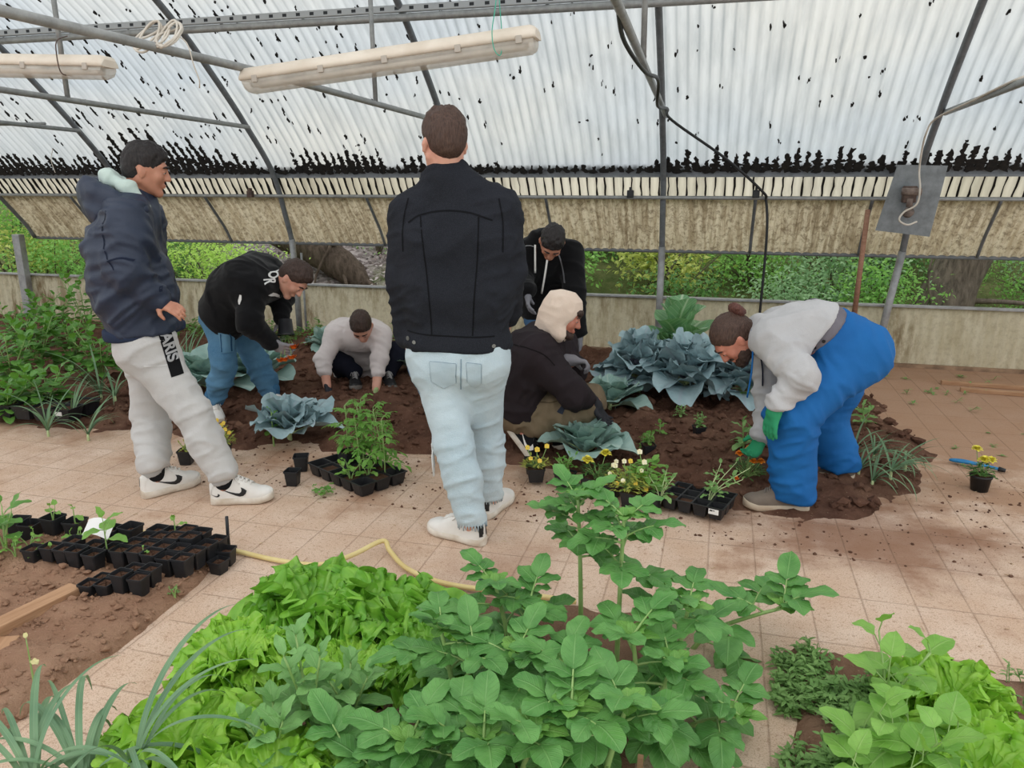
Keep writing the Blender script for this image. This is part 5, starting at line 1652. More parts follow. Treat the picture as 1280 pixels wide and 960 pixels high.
    if tab:
        poly = [(-.026, -.02), (.026, -.02), (.022, .028), (-.022, .028)]
        add_part('heel_tab', project([[(x * k, y * k) for x, y in poly]], (T(0, 0.0, .066), sd, up, -d), bv, 0.2, 0.003, 0.008, 0.08), mats['tab'], uo, base)
    return uo
M_WHITE_SH = plain('white_leather', srgb(236, 234, 230), srgb(222, 218, 212), 9, 0.5, bump=0.1)
M_SOLE_W = plain('scuffed_white_rubber', srgb(226, 220, 210), srgb(196, 182, 164), 12, 0.7)
M_BLACK_L = plain('black_leather', srgb(30, 30, 32), srgb(22, 22, 24), 9, 0.5)
M_BLACK_K = cloth('black_knit', srgb(30, 31, 34), srgb(22, 23, 25), 900)
# ================================================================== people
FW, RT = FWD, RGT
def jj(**k):
    return {q: (pt(*v) if isinstance(v, tuple) else np.asarray(v, float)) for q, v in k.items()}

# ------------------------------------------------------------------ the standing man in black denim, seen from behind
def person_denim():
    J = jj(head=(555, 180, 3.24), neck=(558, 214, 3.25), shL=(512, 266, 3.27), shR=(627, 261, 3.22), elL=(503, 348, 3.28), elR=(636, 342, 3.26), wrL=(511, 424, 3.30), wrR=(634, 398, 3.40),
           hipL=(546, 452, 3.27), hipR=(601, 452, 3.24), knL=(568, 556, 3.17), anL=(592, 655, 3.10), knR=(606, 545, 3.38), anR=(616, 620, 3.45))
    hL, tL, hR, tR = gp(606, 682), gp(538, 662), gp(604, 650), gp(636, 622)
    J['toeL'], J['toeR'] = tL + UP * 0.03, tR + UP * 0.03
    J['anL'] = hL + (tL - hL) * 0.22 + UP * 0.10; J['anR'] = hR + (tR - hR) * 0.22 + UP * 0.10
    base = (hL + hR) / 2; base[2] = 0
    Rh = ortho(FW * 0.9 - RT * 0.38 - UP * 0.12, UP + FW * 0.1)
    hands = [(J['wrL'], nrm(J['wrL'] - J['elL']) + FW * 0.2, RT, 0.25, -1), (J['wrR'], nrm(J['wrR'] - J['elR']), -RT, 0.3, 1)]
    o = body_mesh(None, base, J, Rh, SK1, hands, 1.09)
    tag(o, 'standing person seen from behind in black denim jacket and pale ripped jeans, hands in pockets', 'person')
    hair_cut(o, base, J['head'], Rh, H_BROWN, 1.09, 0.008, 0.074, -0.060, 0.004, 0.005, 1.0)
    # jacket
    den = cloth('black_denim', srgb(36, 38, 45), srgb(28, 30, 36), 1200, 0.85, 0.2, 4, 0.0, 0.3, srgb(52, 55, 63))
    S = Sdf()
    ch, pe, sp, lat, fr = torso_prims(S, J, 0.030, 1.06, 0.08, -0.04, 1.12)
    hem = pt(565, 434, 3.25)
    S.plane(hem, -UP, 0.01)
    for q in 'LR':
        sh = J['sh' + q]; 
        arm_prims(S, sh, J['el' + q], J['wr' + q] - nrm(J['wr' + q] - J['el' + q]) * 0.02, 0.020, 0.05, 0.056, 0.050, 0.036)
    limbs = [(J['shL'], J['elL'], 0.005, 16, 7), (J['elL'], J['wrL'], 0.006, 22, 7), (J['shR'], J['elR'], 0.005, 16, 7), (J['elR'], J['wrR'], 0.006, 22, 7), (ch - sp * 0.05, pe, 0.0035, 6, 9)]
    jk, V, F = garment('jacket', S, den, o, base, 0.008, limbs, 2, 0.3)
    bv = bvh_of(V, F)
    # collar
    S = Sdf()
    nc = J['neck'] + UP * 0.005
    pts = [nc + (lat * math.cos(a) * 0.072 + FW * math.sin(a) * 0.068) + UP * (-0.040 - 0.018 * math.cos(a) ** 2 + 0.010 * (math.sin(a) < -0.5)) for a in np.linspace(-math.pi * 1.2, 0.2 * math.pi, 12)]
    for a, b in zip(pts[:-1], pts[1:]): S.cap(a, b, 0.027, 0.027, 0.02, (nrm((a + b) / 2 - nc - UP * ((a + b) / 2 - nc)[2]), 0.45))
    garment('collar', S, den, jk, base, 0.007, None, 1)
    seam = cloth('black_denim_seam', srgb(22, 23, 27), srgb(17, 18, 21), 1200)
    F_ = (pt(565, 330, 3.25), RT, UP, -FW)
    def strip(name, pts2, w, mat, par=jk):
        P = spline([(x, y, 0) for x, y in pts2], 24)[:, :2]
        t = np.gradient(P, axis=0); t /= np.linalg.norm(t, axis=1, keepdims=True); nn = np.stack([-t[:, 1], t[:, 0]], 1)
        polys = [[P[i] + nn[i] * w, P[i] - nn[i] * w, P[i + 1] - nn[i + 1] * w, P[i + 1] + nn[i + 1] * w] for i in range(len(P) - 1)]
        return add_part(name, project(polys, F_, bv, 0.5, 0.0016, 0.03, 0.3), mat, par, base)
    strip('yoke_seam', [(-.165, .175), (-.115, .205), (-.02, .222), (.08, .215), (.175, .185)], 0.0035, seam)
    strip('side_seam', [(-.115, .20), (-.10, .05), (-.085, -.12), (-.08, -.28)], 0.003, seam)
    strip('side_seam', [(.12, .20), (.115, .05), (.10, -.12), (.09, -.28)], 0.003, seam)
    strip('armhole_seam', [(-.165, .27), (-.185, .18), (-.19, .06)], 0.003, seam)
    strip('armhole_seam', [(.20, .27), (.215, .18), (.215, .06)], 0.003, seam)
    strip('waistband_seam', [(-.19, -.275), (0, -.285), (.18, -.285)], 0.003, seam)
    for x, y in ((-.155, -.315), (-.185, -.305), (.175, -.325)):
        c0 = project([[(x + 0.008 * math.cos(a), y + 0.008 * math.sin(a)) for a in np.linspace(0, 6.28, 10)[:-1]]], F_, bv, 0.5, 0.004, 0.05, 0.3)
        add_part('button', c0, plain('metal_button', srgb(120, 118, 112), None, rough=0.4, metal=0.8), jk, base)
    # jeans
    jean = cloth('pale_denim', srgb(176, 196, 206), srgb(198, 212, 218), 1000, 0.85, 0.15, 3.2, 0.0, 0.35, srgb(208, 220, 225))
    S = Sdf()
    S.cap(J['hipL'] + UP * 0.04, J['hipR'] + UP * 0.04, 0.122, 0.122, 0.06)
    S.cap(J['hipL'] * 0.7 + J['hipR'] * 0.3 - FW * 0.035, J['hipL'] - FW * 0.035, 0.105, 0.105, 0.05)
    S.cap(J['hipR'] * 0.7 + J['hipL'] * 0.3 - FW * 0.03, J['hipR'] - FW * 0.03, 0.105, 0.105, 0.05)
    S.cap(J['hipL'] + UP * 0.12, J['hipR'] + UP * 0.12, 0.11, 0.11, 0.06)
    for q, fl in (('L', 0.0), ('R', 0.0)):
        leg_prims(S, J['hip' + q], J['kn' + q], J['an' + q] - UP * 0.0, 0.022, 0.088, 0.058, 0.044)
    for q in 'LR':
        S.plane(J['an' + q] - UP * 0.008, -UP, 0.006, J['an' + q] - 0.12, J['an' + q] + 0.12)
    limbs = [(J['hipL'], J['knL'], 0.0035, 12, 6), (J['knL'], J['anL'], 0.0055, 21, 7), (J['hipR'], J['knR'], 0.0035, 12, 6), (J['knR'], J['anR'], 0.0055, 21, 7)]
    jn, V, F = garment('jeans', S, jean, o, base, 0.008, limbs, 2, 1.7)
    bv2 = bvh_of(V, F)
    pk = cloth('pale_denim_pocket', srgb(166, 186, 196), srgb(190, 204, 210), 1000)
    st = cloth('denim_stitch', srgb(140, 160, 172), srgb(130, 150, 164), 900)
    bv = bv2
    F_ = (pt(570, 470, 3.1), RT, UP, -FW)
    for x0, w in ((-.055, 1.0), (.075, 0.55)):
        out = [(x0 - .055 * w, .055), (x0 + .055 * w, .05), (x0 + .052 * w, -.035), (x0, -.062), (x0 - .050 * w, -.03)]
        add_part('back_pocket', project([out], F_, bv2, 0.6, 0.004, 0.015, 0.3), pk, jn, base)
        for i in range(len(out)): 
            a, b = out[i], out[(i + 1) % len(out)]
            strip('pocket_stitch', [a, ((a[0] + b[0]) / 2, (a[1] + b[1]) / 2), b], 0.0022, st, jn)
    strip('centre_seam', [(.022, .07), (.020, 0.0), (.016, -.07)], 0.0025, st, jn)
    # torn knee with loose threads
    kn = J['knL'] - RT * 0.085 + FW * 0.01
    m = MB(); rnd.seed(3)
    for q in range(16):
        p0 = kn + UP * rnd.uniform(-0.035, 0.045) + FW * rnd.uniform(-0.03, 0.04)
        m.tube(spline([p0 + RT * 0.02, p0 - RT * 0.012 - UP * 0.02, p0 - RT * 0.008 - UP * rnd.uniform(0.06, 0.14)], 6) - base, 0.0022, 5)
    m.build('torn_threads', plain('white_threads', srgb(236, 238, 238), None), jn)
    dk = cloth('worn_dark_denim', srgb(70, 104, 140), srgb(96, 128, 160), 900)
    F_ = (pt(515, 480, 3.2), FW, UP, -RT)
    strip('dark_side_seam', [(.04, .07), (.03, .02), (.02, -.05)], 0.012, dk, jn)
    cu = cloth('frayed_cuff', srgb(196, 208, 212), srgb(150, 166, 176), 600)
    for q in 'LR':
        m = MB(); c = J['an' + q] - UP * 0.006
        for i in range(30):
            a = i / 30 * 6.28
            p = c + np.array([math.cos(a), math.sin(a), 0]) * 0.064
            m.tube(np.array([p + UP * 0.012, p - UP * rnd.uniform(0.004, 0.018)]) - base, 0.003, 4)
        m.build('frayed_cuff', cu, jn)
    mats = dict(sole=M_SOLE_W, upper=M_WHITE_SH, logo=M_BLACK_L, tab=M_BLACK_L, lace=M_WHITE_SH)
    shoe(o, base, hL, tL, UP, mats, None, None)
    shoe(o, base, hR, tR, UP, mats, 0.29, None)
    return o
person_denim()
M_MINT = cloth('mint_fleece', srgb(206, 222, 214), srgb(188, 206, 198), 700, sheen=0.2)
def ring(S, c, ax, x, y, rx, ry, r, k=0.02, a0=0, a1=6.28, n=14, flat=0.6, zf=None):
    """band of soft cloth round an axis"""
    P = [c + x * math.cos(a) * rx + y * math.sin(a) * ry + ax * (zf(a) if zf else 0) for a in np.linspace(a0, a1, n)]
    for p, q in zip(P[:-1], P[1:]):
        S.cap(p, q, r, r, k, (nrm((p + q) / 2 - c), flat))

def stripf(name, pts2, w, mat, par, bv, fr, base, lift=0.0018, maxd=0.5, start=0.3):
    P = spline([(x, y, 0) for x, y in pts2], 18)[:, :2]
    t = np.gradient(P, axis=0); t /= np.linalg.norm(t, axis=1, keepdims=True); nn = np.stack([-t[:, 1], t[:, 0]], 1)
    polys = [[P[i] + nn[i] * w, P[i] - nn[i] * w, P[i + 1] - nn[i + 1] * w, P[i + 1] + nn[i + 1] * w] for i in range(len(P) - 1)]
    return add_part(name, project(polys, fr, bv, maxd, lift, 0.03, start), mat, par, base)

# ------------------------------------------------------------------ standing man in navy padded jacket and grey sweatpants
def person_navy():
    J = jj(head=(182, 213, 3.70), neck=(166, 245, 3.70), shR=(158, 272, 3.53), shL=(176, 268, 3.86), elR=(160, 338, 3.47), elL=(188, 338, 3.95), wrR=(196, 377, 3.52), wrL=(205, 382, 3.84),
           hipR=(186, 438, 3.61), hipL=(186, 434, 3.79), knR=(243, 520, 3.58), knL=(189, 525, 3.80), anR=(286, 596, 3.60), anL=(203, 590, 3.74), upper=(155, 300, 3.69), mid=(168, 362, 3.69))
    hR, tR, hL, tL = gp(269, 629), gp(338, 625), gp(182, 622), gp(246, 604)
    J['anR'] = hR + (tR - hR) * 0.20 + UP * 0.11; J['anL'] = hL + (tL - hL) * 0.22 + UP * 0.11
    J['toeR'], J['toeL'] = tR + UP * 0.03, tL + UP * 0.03
    base = (hL + hR) / 2; base[2] = 0
    Rh = ortho(RT * 0.9 + FW * 0.30 - UP * 0.22, UP + RT * 0.15)
    hands = [(J['wrR'] + RT * 0.0, RT * 0.85 - UP * 0.3 - FW * 0.1, -UP * 0.8 + FW * 0.6 - RT * 0.3, 0.45, -1, 0.92)]
    o = body_mesh(None, base, J, Rh, SK3, hands, 0.97)
    tag(o, 'standing person in navy hooded padded jacket and light grey sweatpants, hand on hip, looking aside', 'person')
    face_parts(o, base, J['head'], Rh, H_BLACK, 0.97)
    hair_cut(o, base, J['head'], Rh, H_BLACK, 0.97, 0.012, 0.076, -0.046, 0.002, 0.005, 2.0)
    navy = cloth('navy_padded_nylon', srgb(46, 56, 76), srgb(38, 46, 64), 500, 0.5, 0.4, 3, 0.0, 0.15)
    S = Sdf()
    ch, pe, sp, lat, fr = torso_prims(S, J, 0.036, 1.05, 0.08, -0.06, 1.05, 0.012)
    S.cap(pt(188, 345, 3.69), pt(192, 395, 3.69), 0.10, 0.105, 0.08)
    hem = pt(180, 414, 3.69)
    S.plane(hem, -UP + RT * 0.06, 0.012)
    arm_prims(S, J['shR'], J['elR'], J['wrR'] - nrm(J['wrR'] - J['elR']) * 0.01, 0.030, 0.05, 0.056, 0.050, 0.030)
    arm_prims(S, J['shL'], J['elL'], J['wrL'], 0.030, 0.05, 0.056, 0.050, 0.030)
    limbs = [(J['shR'], J['elR'], 0.009, 17, 5), (J['elR'], J['wrR'], 0.010, 19, 5), (J['shL'], J['elL'], 0.009, 17, 5), (J['elL'], J['wrL'], 0.009, 19, 5), (ch, pe, 0.005, 7, 6)]
    jk, V, F = garment('jacket', S, navy, o, base, 0.009, limbs, 2, 5.0)
    bv = bvh_of(V, F)
    # ribbed hem band
    S = Sdf()
    for a, b in ((-0.09, 0.09),):
        c = pt(181, 411, 3.69)
        S.cap(c + FW * 0.09 - RT * 0.02, c - FW * 0.09 - RT * 0.02, 0.128, 0.128, 0.05); S.cap(c + FW * 0.08 + RT * 0.04, c - FW * 0.08 + RT * 0.04, 0.118, 0.118, 0.05)
        S.plane(c - UP * 0.030, -UP + RT * 0.06, 0.012); S.plane(c + UP * 0.024, UP, 0.012)
    garment('hem_band', S, cloth('navy_rib', srgb(50, 60, 82), srgb(42, 50, 70), 400), jk, base, 0.009)
    # hood lying on the back
    S = Sdf()
    hc = pt(122, 243, 3.70)
    S.cap(pt(114, 236, 3.62), pt(114, 236, 3.78), 0.062, 0.062, 0.05); S.cap(pt(126, 262, 3.60), pt(126, 262, 3.80), 0.070, 0.070, 0.06)
    S.cap(pt(122, 240, 3.57), pt(178, 262, 3.55), 0.042, 0.026, 0.05); S.cap(pt(122, 240, 3.82), pt(182, 262, 3.84), 0.042, 0.026, 0.05)
    S.ell(pt(128, 222, 3.70), (0.075, 0.085, 0.03), ortho(RT, UP), 0.03, 'sub')
    garment('hood', S, navy, jk, base, 0.009, [(hc + FW * 0.1, hc - FW * 0.1, 0.008, 12, 8)], 2, 2.0)
    # pale hood of the sweatshirt round the neck
    S = Sdf()
    nb = J['neck']
    for (a, b, r0, r1) in [((136, 222, 3.64), (160, 236, 3.60), .030, .030), ((160, 236, 3.60), (183, 258, 3.62), .030, .022), ((136, 222, 3.64), (136, 222, 3.76), .034, .034), ((136, 222, 3.76), (160, 232, 3.81), .03, .03), ((160, 232, 3.81), (186, 256, 3.78), .03, .022), ((142, 232, 3.66), (142, 232, 3.76), .04, .04)]:
        S.cap(pt(*a), pt(*b), r0, r1, 0.03)
    garment('sweatshirt_hood', S, M_MINT, o, base, 0.007, [(pt(136, 222, 3.7), pt(183, 258, 3.7), 0.005, 18, 10)], 1, 1.0)
    sm = cloth('navy_seam', srgb(34, 40, 58), srgb(28, 34, 48), 500)
    fr1 = (pt(165, 320, 3.5), RT, UP, -FW)
    stripf('armhole_seam', [(-.06, .20), (-.085, .12), (-.07, .02), (-.03, -.05)], 0.003, sm, jk, bv, fr1, base)
    stripf('sleeve_seam', [(-.06, -.015), (0.0, 0.0), (.05, -.012)], 0.0035, sm, jk, bv, fr1, base)
    stripf('pocket_zip', [(.105, .04), (.11, -.06), (.118, -.16)], 0.004, sm, jk, bv, fr1, base)
    # sweatpants
    grey = cloth('grey_jersey', srgb(186, 184, 182), srgb(204, 202, 200), 800, 0.95, 0.1, 4, 0.15, 0.3, srgb(196, 194, 192))
    S = Sdf()
    S.cap(J['hipL'] + UP * 0.06 - RT * 0.01, J['hipR'] + UP * 0.06 - RT * 0.01, 0.128, 0.128, 0.06)
    S.cap(J['hipL'] - RT * 0.03, J['hipR'] - RT * 0.03, 0.115, 0.115, 0.06)
    for q in 'LR':
        leg_prims(S, J['hip' + q], J['kn' + q], J['an' + q] + UP * 0.03, 0.028, 0.092, 0.056, 0.032)
        S.cap(J['kn' + q] * 0.3 + J['an' + q] * 0.7 + UP * 0.02, J['an' + q] + UP * 0.075, 0.066, 0.062, 0.06)
        S.plane(J['an' + q] + UP * 0.022, -UP + RT * 0.25, 0.008, J['an' + q] - 0.12, J['an' + q] + 0.12)
    limbs = [(J['hipR'], J['knR'], 0.005, 12, 5), (J['knR'], J['anR'], 0.0065, 20, 6), (J['hipL'], J['knL'], 0.005, 12, 5), (J['knL'], J['anL'], 0.0065, 20, 6)]
    pn, V, F = garment('sweatpants', S, grey, o, base, 0.008, limbs, 2, 3.3)
    bv2 = bvh_of(V, F)
    rib = cloth('grey_rib', srgb(168, 168, 168), srgb(184, 184, 184), 300)
    for q in 'LR':
        S = Sdf(); a = J['an' + q]
        S.cap(a + UP * 0.002 - RT * 0.004, a + UP * 0.04 - RT * 0.010, 0.052, 0.062, 0.02)
        S.plane(a - UP * 0.004, -UP + RT * 0.25, 0.006); 
        garment('cuff', S, rib, pn, base, 0.007)
        S = Sdf(); S.cap(a, a + UP * 0.03, 0.047, 0.050, 0.02)
        garment('sock', S, M_BLACK_K, o, base, 0.008)
    # black panel with letters down the thigh
    blk = cloth('black_panel', srgb(26, 26, 28), srgb(20, 20, 22), 700)
    top, bot = pt(208, 424, 3.5), pt(222, 470, 3.5)
    ax = nrm(bot - top); nrm_ = nrm(-FW + RT * 0.5)
    ax = nrm(ax - nrm_ * (ax @ nrm_)); ay = np.cross(nrm_, ax)
    fr2 = ((top + bot) / 2, ax, ay, nrm_)
    add_part('side_panel', project([[(-.13, -.028), (.095, -.028), (.095, .030), (-.13, .030)]], fr2, bv2, 0.5, 0.002, 0.015, 0.25), blk, pn, base)
    add_part('lettering', text_polys('PARIS', 0.068, ((top + bot) / 2 - ax * 0.058, ax, ay, nrm_), bv2, 0.5, 0.0045, 0.25, 0.0022, 0.012), cloth('grey_print', srgb(186, 186, 188), srgb(170, 170, 172), 500), pn, base)
    stripf('pocket_seam', [(-.12, -.085), (-.03, -.088), (.055, -.07)], 0.0022, cloth('pale_seam', srgb(222, 221, 220), srgb(214, 213, 212), 400), pn, bv2, (pt(200, 440, 3.4), RT, UP, -FW), base)
    mats = dict(sole=M_SOLE_W, upper=M_WHITE_SH, logo=M_BLACK_L, tab=M_WHITE_SH, lace=M_WHITE_SH)
    shoe(o, base, hR, tR, UP, mats, 0.30, [(0.40, 0.056, 1.2), (0.10, 0.046, 0.45)], 1.12)
    shoe(o, base, hL, tL, UP, mats, 0.30, [(0.42, 0.056, 1.3)], 1.12)
person_navy()

# ------------------------------------------------------------------ stooping worker in black printed hoodie and cargo jeans
def person_cargo():
    J = jj(head=(366, 349, 4.76), neck=(343, 350, 4.80), shR=(315, 358, 4.64), shL=(338, 346, 4.98), elR=(312, 403, 4.56), elL=(352, 372, 5.02), wrR=(338, 427, 4.62), wrL=(352, 397, 4.90),
           hipR=(276, 397, 4.80), hipL=(290, 395, 4.99), knR=(279, 455, 4.72), knL=(323, 455, 4.98), anR=(272, 510, 4.82), anL=(340, 500, 5.05), upper=(318, 346, 4.82), mid=(298, 362, 4.86))
    gz = 0.045
    hR, tR = gp(270, 519, gz), gp(275, 541, gz)
    hL, tL = gp(338, 512, gz), gp(352, 518, gz)
    J['anR'] = hR + (tR - hR) * 0.2 + UP * 0.10; J['anL'] = hL + (tL - hL) * 0.2 + UP * 0.10
    J['toeR'], J['toeL'] = hR + nrm(tR - hR) * 0.27 + UP * 0.03, hL + nrm(tL - hL) * 0.27 + UP * 0.03
    base = (hL + hR) / 2; base[2] = 0
    Rh = ortho(RT * 0.55 - UP * 0.85 - FW * 0.22, RT * 0.8 + UP * 0.55 - FW * 0.1)
    o = body_mesh(None, base, J, Rh, SK1, (), 0.97)
    tag(o, 'person stooping in black hoodie with white letters and blue cargo jeans, holding a pot', 'person')
    face_parts(o, base, J['head'], Rh, H_DARKB, 0.97)
    hair_cut(o, base, J['head'], Rh, H_DARKB, 0.97, 0.014, 0.070, -0.048, 0.004, 0.005, 3.0)
    blk = cloth('black_fleece', srgb(24, 24, 26), srgb(18, 18, 20), 700, 0.9, 0.12, 4, 0.1)
    S = Sdf()
    ch, pe, sp, lat, fr = torso_prims(S, J, 0.042, 1.0, 0.08, -0.03, 1.05)
    S.plane(pe + sp * 0.0, -sp, 0.012)
    S.cap(J['neck'] - RT * 0.03, J['neck'] + RT * 0.03 - UP * 0.01, 0.085, 0.070, 0.03)      # hood bunched at the neck
    for q in 'LR': arm_prims(S, J['sh' + q], J['el' + q], J['wr' + q], 0.024, 0.05, 0.056, 0.048, 0.030)
    limbs = [(J['shR'], J['elR'], 0.006, 14, 6), (J['elR'], J['wrR'], 0.007, 18, 6), (J['shL'], J['elL'], 0.006, 14, 6), (J['elL'], J['wrL'], 0.006, 16, 6), (ch, pe, 0.006, 8, 6)]
    hd, V, F = garment('hoodie', S, blk, o, base, 0.009, limbs, 2, 1.0)
    bv = bvh_of(V, F)
    wht = cloth('white_print', srgb(236, 236, 234), srgb(226, 226, 224), 500)
    # letters running round the collar
    for ch_, px, py, ang in (('R', 334.5, 351.5, -75), ('O', 335.5, 343.0, -82), ('I', 339.0, 336.5, -50), ('R', 344, 331.5, -40), ('R', 350.5, 328.5, -25)):
        n = nrm(-FW + UP * 0.15); x = nrm(np.cross(UP, n)); y = np.cross(n, x)
        a = R(ang); xx = x * math.cos(a) + y * math.sin(a); yy = -x * math.sin(a) + y * math.cos(a)
        add_part('lettering', text_polys(ch_, 0.056, (pt(px, py, 4.62), xx, yy, n), bv, 0.8, 0.005, 0.3, 0.0018, 0.012), wht, hd, base)
    n = -FW; fr1 = (pt(300, 380, 4.5), RT, UP, n)
    for out in ([(-.025, .012), (-.010, .05), (.002, .048), (.0, .02), (-.014, -.012), (-.022, -.008)], [(.13, .035), (.145, .045), (.160, .02), (.15, -.0)], [(.19, -.015), (.225, .035), (.245, .045), (.235, .01), (.205, -.02)], [(.245, .03), (.265, .07), (.275, .065), (.26, .03)]):
        add_part('white_patch', project([out], fr1, bv, 1.0, 0.004, 0.012, 0.2), wht, hd, base)
    jean = cloth('blue_denim', srgb(62, 104, 138), srgb(92, 134, 164), 900, 0.85, 0.15, 5, 0.0, 0.3, srgb(104, 144, 170))
    S = Sdf()
    S.cap(J['hipL'] + UP * 0.0, J['hipR'] + UP * 0.0, 0.124, 0.124, 0.06)
    S.cap(J['hipL'] + sp * 0.05, J['hipR'] + sp * 0.05, 0.106, 0.106, 0.04)
    for q in 'LR':
        leg_prims(S, J['hip' + q], J['kn' + q], J['an' + q], 0.012, 0.090, 0.060, 0.044)
        S.plane(J['an' + q] + UP * 0.01, -UP, 0.006, J['an' + q] - 0.12, J['an' + q] + 0.12)
    limbs = [(J['hipR'], J['knR'], 0.006, 13, 5), (J['knR'], J['anR'], 0.008, 20, 6), (J['hipL'], J['knL'], 0.006, 13, 5), (J['knL'], J['anL'], 0.008, 20, 6)]
    jn, V, F = garment('cargo_jeans', S, jean, o, base, 0.009, limbs, 2, 2.2)
    bv2 = bvh_of(V, F)
    fr2 = (pt(278, 424, 4.55), RT, UP, -FW)
    pk = cloth('blue_denim_pocket', srgb(84, 128, 160), srgb(108, 148, 174), 900)
    st = cloth('blue_denim_stitch', srgb(46, 82, 114), srgb(40, 74, 106), 900)
    add_part('cargo_pocket', project([[(-.07, .045), (.06, .045), (.055, -.11), (-.06, -.11)]], fr2, bv2, 0.6, 0.008, 0.02, 0.3), pk, jn, base)
    add_part('pocket_flap', project([[(-.055, .055), (.05, .055), (.05, .015), (-.005, .005), (-.055, .015)]], fr2, bv2, 0.42, 0.014, 0.02, 0.3), jean, jn, base)
    for x in (-.055, -.012, .045): stripf('pocket_stitch', [(x, .01), (x, -.05), (x + .002, -.105)], 0.0028, st, jn, bv2, fr2, base, 0.011)
    for q in 'LR':
        S = Sdf(); a = J['an' + q]; S.cap(a + UP * 0.005, a + UP * 0.05, 0.056, 0.060, 0.02); S.plane(a, -UP, 0.005)
        garment('cuff', S, cloth('blue_denim_cuff', srgb(52, 92, 126), srgb(66, 108, 140), 250), jn, base, 0.008, [(a, a + UP * 0.06, 0.003, 4, 60)])
        S = Sdf(); S.cap(a, a + UP * 0.02, 0.045, 0.049, 0.02); garment('sock', S, M_BLACK_K, o, base, 0.009)
    gl = cloth('grey_knit_glove', srgb(148, 146, 150), srgb(124, 122, 128), 700)
    for q, dn, n, sd in (('R', RT * 0.85 - UP * 0.45 - FW * 0.1, FW * 0.8 + UP * 0.4, -1), ('L', -UP * 0.95 + RT * 0.25 - FW * 0.1, -FW * 0.8 - RT * 0.5, 1)):
        S = Sdf(); w_ = J['wr' + q]
        S.cap(w_ - nrm(J['wr' + q] - J['el' + q]) * 0.02, w_ + nrm(dn) * 0.015, 0.036, 0.033, 0.02)
        hand_prims(S, w_, dn, n, 0.55, sd, 1.0, 1.15)
        garment('glove', S, gl, o, base, 0.006)
    mats = dict(sole=M_SOLE_W, upper=M_WHITE_SH, logo=M_BLACK_L, tab=M_WHITE_SH, lace=M_WHITE_SH)
    shoe(o, base, hR, hR + nrm(tR - hR) * 0.28, UP, mats, None, None, 1.1)
    shoe(o, base, hL, hL + nrm(tL - hL) * 0.28, UP, mats, None, None, 1.1)
person_cargo()

